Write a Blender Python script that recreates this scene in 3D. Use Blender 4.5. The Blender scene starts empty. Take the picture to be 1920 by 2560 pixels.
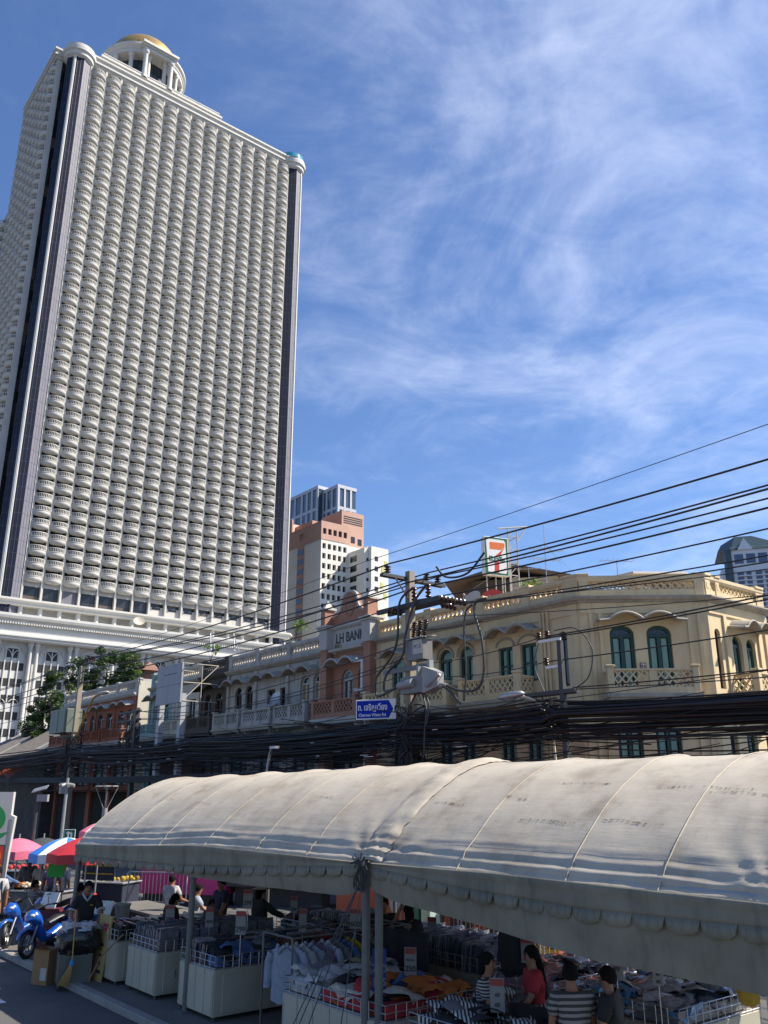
import bpy, bmesh, math, random
from mathutils import Vector, Matrix
R = math.radians
rnd = random.Random(7)
scene = bpy.context.scene
COL = scene.collection

# ---------------------------------------------------------------- camera
CAM_H, PITCH, FPX = 3.5, R(18.02), 2140.0
cd = bpy.data.cameras.new('camera'); cam = bpy.data.objects.new('camera', cd); COL.objects.link(cam)
cam.location = (0, 0, CAM_H); cam.rotation_euler = (R(90) + PITCH, 0, 0)
cd.sensor_fit = 'VERTICAL'; cd.sensor_height = 24; cd.sensor_width = 18; cd.lens = 24 * FPX / 2560
cd.clip_start = 0.1; cd.clip_end = 9000
scene.camera = cam
scene.view_settings.view_transform = 'Standard'; scene.view_settings.look = 'None'
scene.view_settings.gamma = 1; scene.view_settings.use_curve_mapping = False
scene.view_settings.exposure = 0.92
scene.cycles.max_bounces = 6; scene.cycles.diffuse_bounces = 3; scene.cycles.glossy_bounces = 3
scene.cycles.transparent_max_bounces = 12; scene.cycles.transmission_bounces = 4

# ---------------------------------------------------------------- sky and sun
SUN_EL, SUN_AZ = R(48), R(2.0)          # azimuth counted from +X towards +Y
w = bpy.data.worlds.new('World'); scene.world = w; w.use_nodes = True
wn = w.node_tree.nodes; wl = w.node_tree.links; wn.clear()
def N(nodes, t, **kw):
    n = nodes.new(t)
    for k, v in kw.items():
        if k.startswith('i_'): n.inputs[k[2:].replace('_', ' ')].default_value = v
        else: setattr(n, k, v)
    return n
sky = N(wn, 'ShaderNodeTexSky', sky_type='NISHITA', sun_disc=False, sun_elevation=SUN_EL, sun_rotation=R(90) - SUN_AZ,
        altitude=0, air_density=1.0, dust_density=0.6, ozone_density=3.0)
tc = N(wn, 'ShaderNodeTexCoord'); sx = N(wn, 'ShaderNodeSeparateXYZ'); wl.new(tc.outputs['Generated'], sx.inputs[0])
def wmath(op, a, b=None, c=None):
    n = N(wn, 'ShaderNodeMath', operation=op)
    for i, v in enumerate((a, b, c)):
        if v is None: continue
        if isinstance(v, (int, float)): n.inputs[i].default_value = v
        else: wl.new(v, n.inputs[i])
    return n.outputs[0]
zz = wmath('MAXIMUM', sx.outputs['Z'], 0.0)
den = wmath('ADD', zz, 0.16)
cx, cy = wmath('DIVIDE', sx.outputs['X'], den), wmath('DIVIDE', sx.outputs['Y'], den)
cmb = N(wn, 'ShaderNodeCombineXYZ'); wl.new(cx, cmb.inputs[0]); wl.new(cy, cmb.inputs[1])
mp = N(wn, 'ShaderNodeMapping'); wl.new(cmb.outputs[0], mp.inputs['Vector'])
mp.inputs['Rotation'].default_value = (0, 0, R(24)); mp.inputs['Scale'].default_value = (0.85, 1.0, 1); mp.inputs['Location'].default_value = (3.1, 1.7, 0)
def wnoise(scale, det, rough, dist, off):
    m = N(wn, 'ShaderNodeMapping'); wl.new(mp.outputs[0], m.inputs['Vector']); m.inputs['Location'].default_value = off
    n = N(wn, 'ShaderNodeTexNoise', noise_dimensions='3D'); wl.new(m.outputs[0], n.inputs['Vector'])
    n.inputs['Scale'].default_value = scale; n.inputs['Detail'].default_value = det; n.inputs['Roughness'].default_value = rough; n.inputs['Distortion'].default_value = dist
    return n.outputs['Fac']
big = wnoise(0.75, 2, 0.45, 0.2, (3.3, 1.4, 0.3))
fine = wnoise(2.6, 9, 0.62, 0.9, (5.0, 1.0, 0.0))
wisp = wnoise(7.5, 6, 0.6, 1.6, (1.0, 7.0, 0.5))
cov = wmath('ADD', wmath('MULTIPLY', big, 1.20), wmath('MULTIPLY', fine, 0.85))
cov = wmath('ADD', cov, wmath('MULTIPLY', wisp, 0.24))
rampn = N(wn, 'ShaderNodeMapRange', interpolation_type='SMOOTHSTEP'); wl.new(cov, rampn.inputs['Value'])
rampn.inputs['From Min'].default_value = 0.99; rampn.inputs['From Max'].default_value = 1.55; rampn.inputs['To Max'].default_value = 0.50
vmul = N(wn, 'ShaderNodeVectorMath', operation='MULTIPLY'); wl.new(sky.outputs[0], vmul.inputs[0]); vmul.inputs[1].default_value = (0.77, 0.90, 1.12)
gam = N(wn, 'ShaderNodeGamma'); wl.new(vmul.outputs[0], gam.inputs[0]); gam.inputs[1].default_value = 1.0
cmix = N(wn, 'ShaderNodeMix', data_type='RGBA'); wl.new(rampn.outputs[0], cmix.inputs['Factor'])
wl.new(gam.outputs[0], cmix.inputs['A']); cmix.inputs['B'].default_value = (7.3, 7.8, 9.4, 1)
bg = N(wn, 'ShaderNodeBackground'); wl.new(cmix.outputs['Result'], bg.inputs['Color']); bg.inputs['Strength'].default_value = 0.086
wo = N(wn, 'ShaderNodeOutputWorld'); wl.new(bg.outputs[0], wo.inputs['Surface'])
ld = bpy.data.lights.new('sun', 'SUN'); sun = bpy.data.objects.new('sun', ld); COL.objects.link(sun)
ld.energy = 5.0; ld.angle = R(0.55); ld.color = (1.0, 0.92, 0.80)
sdir = Vector((math.cos(SUN_EL) * math.cos(SUN_AZ), math.cos(SUN_EL) * math.sin(SUN_AZ), math.sin(SUN_EL)))
sun.rotation_euler = sdir.to_track_quat('Z', 'Y').to_euler(); sun.location = (60, 0, 80)

# ---------------------------------------------------------------- pixel helpers (a pixel gives a direction only)
_c, _s = math.cos(PITCH), math.sin(PITCH)
def ray(px, py):
    xr, yu = (px - 960) / FPX, -(py - 1280) / FPX
    return Vector((xr, _c - _s * yu, _s + _c * yu))
def on_ground(px, py, z=0.0):
    d = ray(px, py); t = (z - CAM_H) / d.z
    return Vector((d.x * t, d.y * t, z))
def at_depth(px, py, Y):
    d = ray(px, py); t = Y / d.y
    return Vector((d.x * t, Y, CAM_H + d.z * t))
TH_ROW, TH_SIDE = R(-51.3), R(38.7)
DR = Vector((math.cos(TH_ROW), math.sin(TH_ROW), 0)); DN = Vector((-DR.y, DR.x, 0))   # along the street, and away from it
B1 = Vector((6.95, 30.0, 0))
def row(x, y, z=0.0): return B1 + DR * x + DN * y + Vector((0, 0, z))
def street(x, y, z=0.0): return DR * x + DN * y + Vector((0, 0, z))   # the same axes counted from under the camera

# ---------------------------------------------------------------- materials
def srgb(h, g=None, b=None):
    if g is not None: c = (h, g, b)
    else: c = tuple(int(h[i:i + 2], 16) for i in (0, 2, 4))
    return tuple(((v / 255) / 12.92 if v / 255 <= 0.04045 else ((v / 255 + 0.055) / 1.055) ** 2.4) for v in c)
MATS = {}
def mat(name, col, rough=0.7, metal=0.0, var=0.12, vscale=1.5, bump=0.0, bscale=30.0, stain=0.0, scol=(0.05, 0.045, 0.04), sscale=1.0, streak=True, spec=None, coat=0.0, trans=0.0, alpha=1.0, emit=None, grain=0.0, coords='Object'):
    if name in MATS: return MATS[name]
    m = bpy.data.materials.new(name); m.use_nodes = True; n = m.node_tree.nodes; l = m.node_tree.links
    b = n['Principled BSDF']
    if isinstance(col, str): col = srgb(col)
    t = n.new('ShaderNodeTexCoord')
    src = n.new('ShaderNodeNewGeometry').outputs['Position'] if coords == 'World' else t.outputs[coords]
    cur = None
    ns = n.new('ShaderNodeTexNoise'); l.new(src, ns.inputs['Vector']); ns.inputs['Scale'].default_value = vscale; ns.inputs['Detail'].default_value = 6; ns.inputs['Roughness'].default_value = 0.6
    mr = n.new('ShaderNodeMapRange'); l.new(ns.outputs['Fac'], mr.inputs['Value']); mr.inputs['From Min'].default_value = 0.25; mr.inputs['From Max'].default_value = 0.75
    mr.inputs['To Min'].default_value = 1 - var; mr.inputs['To Max'].default_value = 1 + var
    vm = n.new('ShaderNodeVectorMath'); vm.operation = 'SCALE'; vm.inputs[0].default_value = col; l.new(mr.outputs[0], vm.inputs['Scale'])
    cur = vm.outputs[0]
    if stain > 0:
        mp_ = n.new('ShaderNodeMapping'); l.new(src, mp_.inputs['Vector'])
        mp_.inputs['Scale'].default_value = (2.2 * sscale, 2.2 * sscale, (0.35 if streak else 2.2) * sscale)
        s = n.new('ShaderNodeTexNoise'); l.new(mp_.outputs[0], s.inputs['Vector']); s.inputs['Scale'].default_value = 1.3; s.inputs['Detail'].default_value = 8; s.inputs['Roughness'].default_value = 0.68
        r = n.new('ShaderNodeMapRange'); r.interpolation_type = 'SMOOTHSTEP'; l.new(s.outputs['Fac'], r.inputs['Value']); r.inputs['From Min'].default_value = 0.46; r.inputs['From Max'].default_value = 0.80
        r.inputs['To Max'].default_value = stain
        mx = n.new('ShaderNodeMix'); mx.data_type = 'RGBA'; l.new(r.outputs[0], mx.inputs['Factor']); l.new(cur, mx.inputs['A']); mx.inputs['B'].default_value = (*scol, 1)
        cur = mx.outputs['Result']
    l.new(cur, b.inputs['Base Color'])
    b.inputs['Roughness'].default_value = rough; b.inputs['Metallic'].default_value = metal
    if spec is not None: b.inputs['Specular IOR Level'].default_value = spec
    if coat: b.inputs['Coat Weight'].default_value = coat; b.inputs['Coat Roughness'].default_value = 0.15
    if trans: b.inputs['Transmission Weight'].default_value = trans
    if alpha < 1: b.inputs['Alpha'].default_value = alpha
    if emit: b.inputs['Emission Color'].default_value = (*emit[0], 1); b.inputs['Emission Strength'].default_value = emit[1]
    if bump > 0:
        bn = n.new('ShaderNodeTexNoise'); l.new(src, bn.inputs['Vector']); bn.inputs['Scale'].default_value = bscale; bn.inputs['Detail'].default_value = 5
        bp = n.new('ShaderNodeBump'); bp.inputs['Strength'].default_value = bump; bp.inputs['Distance'].default_value = 0.02; l.new(bn.outputs['Fac'], bp.inputs['Height']); l.new(bp.outputs[0], b.inputs['Normal'])
    MATS[name] = m
    return m

# ---------------------------------------------------------------- mesh builder
class MB:
    def __init__(s, T=None):
        s.v = []; s.f = []; s.m = []; s.cur = 0; s.T = T or Matrix.Identity(4)
    def add(s, pts, faces):
        o = len(s.v); T = s.T
        s.v.extend([tuple(T @ Vector(p)) for p in pts])
        for f in faces: s.f.append([o + i for i in f]); s.m.append(s.cur)
    def quad(s, *p): s.add(p, [list(range(len(p)))])
    def box(s, x0, x1, y0, y1, z0, z1):
        p = [(x0, y0, z0), (x1, y0, z0), (x1, y1, z0), (x0, y1, z0), (x0, y0, z1), (x1, y0, z1), (x1, y1, z1), (x0, y1, z1)]
        s.add(p, [[0, 3, 2, 1], [4, 5, 6, 7], [0, 1, 5, 4], [1, 2, 6, 5], [2, 3, 7, 6], [3, 0, 4, 7]])
    def bbox(s, x0, x1, y0, y1, z0, z1, b=0.02):
        # box with chamfered vertical and top edges
        xs = [(x0 + b, y0), (x1 - b, y0), (x1, y0 + b), (x1, y1 - b), (x1 - b, y1), (x0 + b, y1), (x0, y1 - b), (x0, y0 + b)]
        ins = [(x0 + 2 * b, y0 + b), (x1 - 2 * b, y0 + b), (x1 - b, y0 + 2 * b), (x1 - b, y1 - 2 * b), (x1 - 2 * b, y1 - b), (x0 + 2 * b, y1 - b), (x0 + b, y1 - 2 * b), (x0 + b, y0 + 2 * b)]
        p = [(x, y, z0) for x, y in xs] + [(x, y, z1 - b) for x, y in xs] + [(x, y, z1) for x, y in ins]
        f = [[7, 6, 5, 4, 3, 2, 1, 0], list(range(16, 24))]
        for k in (0, 8):
            for i in range(8): f.append([k + i, k + (i + 1) % 8, k + 8 + (i + 1) % 8, k + 8 + i])
        s.add(p, f)
    def prism(s, poly, z0, z1, plane='xy'):
        n = len(poly)
        g = {'xy': lambda a, b, h: (a, b, h), 'xz': lambda a, b, h: (a, h, b), 'yz': lambda a, b, h: (h, a, b)}[plane]
        p = [g(a, b, z0) for a, b in poly] + [g(a, b, z1) for a, b in poly]
        s.add(p, [list(range(n))[::-1], list(range(n, 2 * n))] + [[i, (i + 1) % n, n + (i + 1) % n, n + i] for i in range(n)])
    def cyl(s, p0, p1, r0, r1=None, n=10, cap=True):
        r1 = r0 if r1 is None else r1
        p0, p1 = Vector(p0), Vector(p1); d = (p1 - p0)
        if d.length < 1e-7: return
        q = d.to_track_quat('Z', 'Y')
        pts = []
        for p, r in ((p0, r0), (p1, r1)):
            for i in range(n):
                a = 2 * math.pi * i / n; pts.append(p + q @ Vector((r * math.cos(a), r * math.sin(a), 0)))
        f = [[i, (i + 1) % n, n + (i + 1) % n, n + i] for i in range(n)]
        if cap: f += [list(range(n))[::-1], list(range(n, 2 * n))]
        s.add(pts, f)
    def tube(s, path, r, n=6, cap=True, closed=False):
        P = [Vector(p) for p in path]; k = len(P); pts = []; prev = None
        for i in range(k):
            if closed: d = P[(i + 1) % k] - P[i - 1]
            else: d = P[min(i + 1, k - 1)] - P[max(i - 1, 0)]
            if d.length < 1e-9: d = Vector((0, 0, 1))
            d.normalize()
            up = Vector((0, 0, 1)) if abs(d.z) < 0.95 else Vector((1, 0, 0))
            if prev is None: a = d.cross(up).normalized()
            else:
                a = prev - d * prev.dot(d); a = a.normalized() if a.length > 1e-6 else d.cross(up).normalized()
            prev = a; b = d.cross(a)
            rr = r[i] if isinstance(r, (list, tuple)) else r
            for j in range(n):
                t = 2 * math.pi * j / n; pts.append(P[i] + a * (rr * math.cos(t)) + b * (rr * math.sin(t)))
        f = []
        for i in range(k if closed else k - 1):
            o, q = i * n, ((i + 1) % k) * n
            for j in range(n): f.append([o + j, o + (j + 1) % n, q + (j + 1) % n, q + j])
        if cap and not closed: f += [list(range(n))[::-1], list(range((k - 1) * n, k * n))]
        s.add(pts, f)
    def lathe(s, prof, c=(0, 0, 0), n=16, a0=0, a1=2 * math.pi, sx=1, sy=1):
        full = abs(a1 - a0 - 2 * math.pi) < 1e-6; m = n if full else n + 1; pts = []
        for r, z in prof:
            for i in range(m):
                a = a0 + (a1 - a0) * i / n; pts.append((c[0] + sx * r * math.cos(a), c[1] + sy * r * math.sin(a), c[2] + z))
        f = []
        for k in range(len(prof) - 1):
            for i in range(n):
                j = (i + 1) % m; f.append([k * m + i, k * m + j, (k + 1) * m + j, (k + 1) * m + i])
        s.add(pts, f)
    def grid(s, fn, nu, nv):
        pts = [fn(i / nu, j / nv) for j in range(nv + 1) for i in range(nu + 1)]
        s.add(pts, [[j * (nu + 1) + i, j * (nu + 1) + i + 1, (j + 1) * (nu + 1) + i + 1, (j + 1) * (nu + 1) + i] for j in range(nv) for i in range(nu)])
    def sweep(s, path, prof, cap=True):
        # a moulding: prof = [(outward, z)...] carried along a plan path, outward to its right-hand side, mitred
        P = [Vector((a, b, 0)) for a, b in path]; k = len(P); off = []
        for i in range(k):
            ns = []
            if i > 0: d = (P[i] - P[i - 1]).normalized(); ns.append(Vector((d.y, -d.x, 0)))
            if i < k - 1: d = (P[i + 1] - P[i]).normalized(); ns.append(Vector((d.y, -d.x, 0)))
            if len(ns) == 2: q = (ns[0] + ns[1]).normalized(); off.append(q / max(0.3, q.dot(ns[0])))
            else: off.append(ns[0])
        m = len(prof); pts = [P[i] + off[i] * o + Vector((0, 0, z)) for i in range(k) for o, z in prof]
        f = [[i * m + j, (i + 1) * m + j, (i + 1) * m + (j + 1) % m, i * m + (j + 1) % m] for i in range(k - 1) for j in range(m)]
        if cap: f += [list(range(m)), list(range((k - 1) * m, k * m))[::-1]]
        s.add(pts, f)
    def mesh(s, name):
        me = bpy.data.meshes.new(name); me.from_pydata(s.v, [], s.f); return me
    def build(s, name, mats, parent=None, smooth=False, fix=True, inv=None):
        me = s.mesh(name)
        if not isinstance(mats, (list, tuple)): mats = [mats]
        for m in mats: me.materials.append(m)
        if len(mats) > 1: me.polygons.foreach_set('material_index', s.m)
        if fix:
            b = bmesh.new(); b.from_mesh(me); bmesh.ops.recalc_face_normals(b, faces=b.faces); b.to_mesh(me); b.free()
        if smooth is True: me.polygons.foreach_set('use_smooth', [True] * len(me.polygons))
        elif smooth:
            me.polygons.foreach_set('use_smooth', [True] * len(me.polygons)); me.set_sharp_from_angle(angle=R(smooth))
        o = bpy.data.objects.new(name, me); COL.objects.link(o)
        if parent: o.parent = parent
        return o
def Tm(x=0, y=0, z=0, rz=0, rx=0, ry=0):
    return Matrix.Translation((x, y, z)) @ Matrix.Rotation(rz, 4, 'Z') @ Matrix.Rotation(ry, 4, 'Y') @ Matrix.Rotation(rx, 4, 'X')
def tag(o, label, cat, group=None):
    o['label'] = label; o['category'] = cat
    if group: o['group'] = group
    return o
def thing(name, label, cat, loc=(0, 0, 0), rz=0.0, group=None):
    o = bpy.data.objects.new(name, None); o.empty_display_size = 0.2; COL.objects.link(o); o.location = loc; o.rotation_euler = (0, 0, rz)
    return tag(o, label, cat, group)
def struct(o): o['kind'] = 'structure'; return o
def stuff(o): o['kind'] = 'stuff'; return o
def inst(src, parent, loc, rz=0.0, name=None):
    c = src.copy(); COL.objects.link(c); c.parent = parent; c.location = loc; c.rotation_euler = (0, 0, rz)
    if name: c.name = name
    return c
TMP = bpy.data.scenes.new('bench')          # an empty bench for evaluating curves and modifiers, removed at the end
def bake(o):
    TMP.collection.objects.link(o); vl = TMP.view_layers[0]; vl.update(); dg = vl.depsgraph
    me = bpy.data.meshes.new_from_object(o.evaluated_get(dg)); TMP.collection.objects.unlink(o); return me
def text_obj(body, size, m, parent, T, name='lettering', extrude=0.004, align='CENTER', bold=0.0, sx=1.0, shear=0.0):
    cu = bpy.data.curves.new(name, 'FONT'); cu.body = body; cu.size = size; cu.extrude = extrude; cu.align_x = align; cu.align_y = 'CENTER'; cu.offset = bold; cu.shear = shear
    o = bpy.data.objects.new(name, cu)
    me = bake(o)
    bpy.data.objects.remove(o); bpy.data.curves.remove(cu)
    me.transform(T @ Matrix.Rotation(R(90), 4, 'X') @ Matrix.Diagonal((sx, 1, 1, 1)))
    me.materials.clear(); me.materials.append(m)
    o = bpy.data.objects.new(name, me); COL.objects.link(o)
    if parent: o.parent = parent
    return o
# ---------------------------------------------------------------- ground
m_asph = mat('asphalt', (0.078, 0.076, 0.074), 0.9, var=0.22, vscale=0.9, bump=0.35, bscale=60, stain=0.5, scol=(0.03, 0.03, 0.032), sscale=0.35, streak=False)
m_pave = mat('pavement_concrete', (0.115, 0.108, 0.097), 0.85, var=0.15, vscale=1.2, bump=0.2, bscale=40, stain=0.55, scol=(0.12, 0.11, 0.1), sscale=0.5, streak=False)
m_kerb = mat('kerb_concrete', (0.24, 0.23, 0.21), 0.85, var=0.2, vscale=2, bump=0.2, stain=0.4, streak=False)
m_paint = mat('road_paint', (0.62, 0.62, 0.58), 0.7, var=0.2, vscale=6, stain=0.6, scol=(0.07, 0.07, 0.07), streak=False)
g = MB(); g.quad((-4000, -1500, -0.12), (4000, -1500, -0.12), (4000, 6000, -0.12), (-4000, 6000, -0.12)); struct(g.build('ground', m_asph))
FR = Matrix.Rotation(TH_ROW, 4, 'Z')
def slab(name, y0, y1, x0=-90, x1=60, z=0.0, m=m_pave):
    b = MB(FR); b.bbox(x0, x1, y0, y1, -0.11, z, 0.012); return struct(b.build(name, m))
slab('pavement', 6.95, 13.6); slab('kerb', 6.77, 6.945, z=0.008, m=m_kerb)
slab('far_pavement', 20.2, 24.0); slab('far_kerb', 20.0, 20.195, z=0.008, m=m_kerb)
for i, (x, y, l_, w_) in enumerate([(-19.9, 5.3, 1.0, 0.5), (-19.0, 5.0, 1.3, 0.55), (-17.6, 4.95, 0.5, 0.25)]):
    k = MB(FR); k.quad((x, y, -0.116), (x + l_, y + 0.02, -0.116), (x + l_ - 0.06, y + w_, -0.116), (x + 0.04, y + w_ - 0.03, -0.116)); struct(k.build('road_marking', m_paint))

# ---------------------------------------------------------------- the balcony tower
m_tw = mat('tower_stone', (0.47, 0.455, 0.42), 0.75, var=0.13, vscale=0.22, stain=0.6, scol=(0.30, 0.275, 0.23), sscale=0.2, coords='World')
m_tw2 = mat('tower_white', (0.53, 0.52, 0.485), 0.7, var=0.08, vscale=0.3, stain=0.22, scol=(0.3, 0.28, 0.24), sscale=0.2)
m_navy = mat('tower_dark_cladding', (0.012, 0.015, 0.032), 0.55, var=0.3, vscale=0.2, spec=0.2)
m_gold = mat('gilded_dome', (0.62, 0.40, 0.12), 0.34, metal=0.75, var=0.08, vscale=0.4)
m_tglass = mat('rotunda_glass', (0.03, 0.05, 0.07), 0.08, var=0.3, vscale=0.3, spec=0.9)
m_turq = mat('turquoise_glass', (0.05, 0.30, 0.38), 0.15, var=0.1, vscale=1, spec=0.8)
m_lav = mat('pale_grey_panel', (0.13, 0.13, 0.16), 0.6, var=0.12, vscale=0.6, stain=0.4, scol=(0.2, 0.2, 0.2), sscale=0.3)
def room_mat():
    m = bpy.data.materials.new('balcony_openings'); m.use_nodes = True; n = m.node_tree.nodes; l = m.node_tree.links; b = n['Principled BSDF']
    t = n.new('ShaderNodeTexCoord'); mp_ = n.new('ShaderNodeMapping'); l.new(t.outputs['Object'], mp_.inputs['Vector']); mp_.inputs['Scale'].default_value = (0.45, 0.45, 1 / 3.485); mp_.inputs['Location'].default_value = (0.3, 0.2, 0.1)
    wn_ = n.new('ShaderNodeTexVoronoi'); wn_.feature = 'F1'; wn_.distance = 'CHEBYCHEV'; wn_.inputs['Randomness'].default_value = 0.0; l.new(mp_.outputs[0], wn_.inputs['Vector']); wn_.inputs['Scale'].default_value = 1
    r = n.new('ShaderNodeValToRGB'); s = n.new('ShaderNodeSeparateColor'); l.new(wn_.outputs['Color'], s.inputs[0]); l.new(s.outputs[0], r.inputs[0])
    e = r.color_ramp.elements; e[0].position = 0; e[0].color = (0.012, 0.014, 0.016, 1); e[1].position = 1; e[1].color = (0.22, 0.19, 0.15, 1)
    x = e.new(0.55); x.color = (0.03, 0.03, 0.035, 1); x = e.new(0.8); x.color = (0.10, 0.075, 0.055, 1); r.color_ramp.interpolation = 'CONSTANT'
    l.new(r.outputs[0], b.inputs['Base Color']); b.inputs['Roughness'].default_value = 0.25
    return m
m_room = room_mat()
F0 = Vector((-91.0, 209.8, 0))
tower = thing('high_rise_tower', 'tall white tower covered in curved balconies with gilded dome and dark corner shafts', 'tower', F0, TH_SIDE)
NR, FH, Z0 = 47, 3.485, 56.2
ZTOP = Z0 + (NR - 1) * FH
def balcony_mesh(b, seg=12, nb=13, w=2.3, d=1.5):
    # origin: middle of the wall line at rail-top height, projecting towards -y
    rad = (w * w + d * d) / (2 * d); yc = rad - d; a = math.asin(w / rad)
    def arc(n): return [(rad * math.sin(-a + 2 * a * i / n), yc - rad * math.cos(-a + 2 * a * i / n)) for i in range(n + 1)]
    A = arc(seg)
    def ring(prof):
        pts = [(x * k, y * k, z) for k, z in prof for x, y in A]; m = seg + 1
        b.add(pts, [[j * m + i, j * m + i + 1, (j + 1) * m + i + 1, (j + 1) * m + i] for j in range(len(prof) - 1) for i in range(seg)])
    ring([(0.93, -0.18), (0.93, 0), (1.03, 0), (1.03, -0.18), (0.93, -0.18)])
    ring([(0.93, -1.3), (0.93, -1.08), (1.03, -1.08), (1.04, -1.22), (0.99, -1.25), (0.98, -1.72), (1.02, -1.77), (1.0, -1.92), (0.93, -2.22), (0.76, -2.48), (0.46, -2.62), (0.0, -2.64)])
    b.add([(x * 0.93, y * 0.93, -1.3) for x, y in A], [list(range(seg + 1))])
    for x, y in arc(nb)[1:-1]:
        x0, y0 = x * 0.98, y * 0.98; L = math.hypot(x0, y0 - yc); ux, uy = x0 / L, (y0 - yc) / L; tx, ty = -uy, ux; h, q = 0.075, 0.05
        c = [(x0 + tx * h + ux * q, y0 + ty * h + uy * q), (x0 - tx * h + ux * q, y0 - ty * h + uy * q), (x0 - tx * h - ux * q, y0 - ty * h - uy * q), (x0 + tx * h - ux * q, y0 + ty * h - uy * q)]
        p = [(u, v, -1.09) for u, v in c] + [(u, v, -0.17) for u, v in c]
        b.add(p, [[i, (i + 1) % 4, 4 + (i + 1) % 4, 4 + i] for i in range(4)])
bb = MB(); balcony_mesh(bb); proto = bb.build('balcony', m_tw, tower, smooth=35)
COLX = [2.7 + 4.82 * i for i in range(15)]
spots = [(x, Z0 + FH * r) for r in range(NR) for x in COLX]
rest_front = []
for i, (x, z) in enumerate(spots):
    if i < 300:
        if i == 0: proto.location = (x, 0, z)
        else: inst(proto, tower, (x, 0, z))
    else: rest_front.append((x, z))
rb = MB()
for x, z in rest_front:
    rb.T = Tm(x, 0, z); balcony_mesh(rb, 10, 12)
LEFTY = [6.9 + 4.4 * i for i in range(7)]; XL = -8.6
for r in range(NR):
    for y in LEFTY: rb.T = Tm(XL, y, Z0 + FH * r, R(-90)); balcony_mesh(rb, 8, 9)
for r in range(36):
    for y in [39.5 + 4.4 * i for i in range(6)]: rb.T = Tm(XL - 0.8, y, Z0 + FH * r, R(-90)); balcony_mesh(rb, 6, 6)
stuff(rb.build('balcony_rows', m_tw, tower, smooth=35, fix=False))
# walls behind the balconies
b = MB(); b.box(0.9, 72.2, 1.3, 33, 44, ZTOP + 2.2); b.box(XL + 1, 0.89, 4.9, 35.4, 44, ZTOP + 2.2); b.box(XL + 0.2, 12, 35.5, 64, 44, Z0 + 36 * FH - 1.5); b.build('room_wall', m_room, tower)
b = MB()
for r in range(NR + 1):
    z = Z0 + FH * r - 1.35
    b.box(-0.1, 72.9, 0.0, 1.5, z - 0.35, z); b.box(XL, XL + 1.5, 4.6, 35.5, z - 0.352, z - 0.002)
    if r < 36: b.box(XL - 0.8, XL + 1.6, 36.8, 64, z - 0.35, z)
for i in range(16): x = 2.7 + 4.82 * (i - 0.5); b.box(x - 0.28, x + 0.28, -0.25, 1.4, 48.6, ZTOP + 1.4)
for i in range(8): y = 6.9 + 4.4 * (i - 0.5); b.box(XL - 0.22, XL + 1.4, y - 0.28, y + 0.28, 48.6, ZTOP + 1.4)
for i in range(7): y = 39.5 + 4.4 * (i - 0.5); b.box(XL - 1.0, XL + 1.2, y - 0.28, y + 0.28, 48.6, Z0 + 35.6 * FH)
b.box(XL - 0.9, 14, 36.7, 64.2, Z0 + 35.6 * FH - 1, Z0 + 35.6 * FH)
stuff(b.build('floor_slabs', m_tw, tower))
def shaft(cx, cy, rot, zt, pale, ribs, r=3.6):
    b = MB(Tm(cx, cy, 0, rot)); n = 8
    ring = [(r * math.cos(R(22.5 + 45 * i)), r * math.sin(R(22.5 + 45 * i))) for i in range(8)]
    for i in range(8):
        p, q = ring[i], ring[(i + 1) % 8]; b.cur = 0
        if i == pale: b.cur = 1
        b.add([(*p, 43), (*q, 43), (*q, zt), (*p, zt)], [[0, 1, 2, 3]])
    o = b.build('corner_shaft', [m_navy, m_lav], tower)
    # joints between the dark panels
    j = MB(Tm(cx, cy, 0, rot))
    z = 46.0
    while z < zt - 2:
        j.prism([(1.003 * x, 1.003 * y) for x, y in ring], z, z + 0.10); z += 3.485
    for i in range(8):
        a, c = ring[i], ring[(i + 1) % 8]
        for k in (0.33, 0.66): x, y = a[0] + (c[0] - a[0]) * k, a[1] + (c[1] - a[1]) * k; j.cyl((x * 1.0, y * 1.0, 44), (x, y, zt), 0.05, n=4)
    j.build('panel_joints', mat('panel_joint', (0.05, 0.055, 0.08), 0.5), o)
    s_ = MB(Tm(cx, cy, 0, rot)); 
    for a_ in ribs:
        x, y = r * math.cos(R(a_)), r * math.sin(R(a_))
        for k, rr in ((-0.25, 0.22), (0.0, 0.30), (0.25, 0.22)):
            dx, dy = -math.sin(R(a_)) * k, math.cos(R(a_)) * k; s_.cyl((x + dx, y + dy, 43.5), (x + dx, y + dy, zt), rr, n=8)
    s_.build('corner_rib', m_tw2, o, smooth=40)
    c = MB(Tm(cx, cy, zt)); c.lathe([(3.3, -1.2), (4.3, -0.5), (4.4, 0.6), (4.9, 0.9), (5.0, 2.0), (4.7, 2.3), (4.7, 3.2), (0, 3.3)], n=32)
    c.build('shaft_cap', m_tw2, o, smooth=40)
    return o
# dark shafts: the photo shows a pale rib between two dark faces on the left one
sh = shaft(-3.2, 1.6, R(-12.5), ZTOP + 1.5, 6, (247.5,))
sh2 = shaft(75.2, 2.2, R(22.5), ZTOP + 1.5, 5, (293.5,))
g_ = MB(Tm(74.6, 2.0, ZTOP + 4.6)); g_.lathe([(4.6, 0), (4.6, 1.5)], n=28); g_.lathe([(4.5, 0), (4.5, 1.5)], n=28); g_.build('glass_rail', m_turq, sh2)
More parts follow.
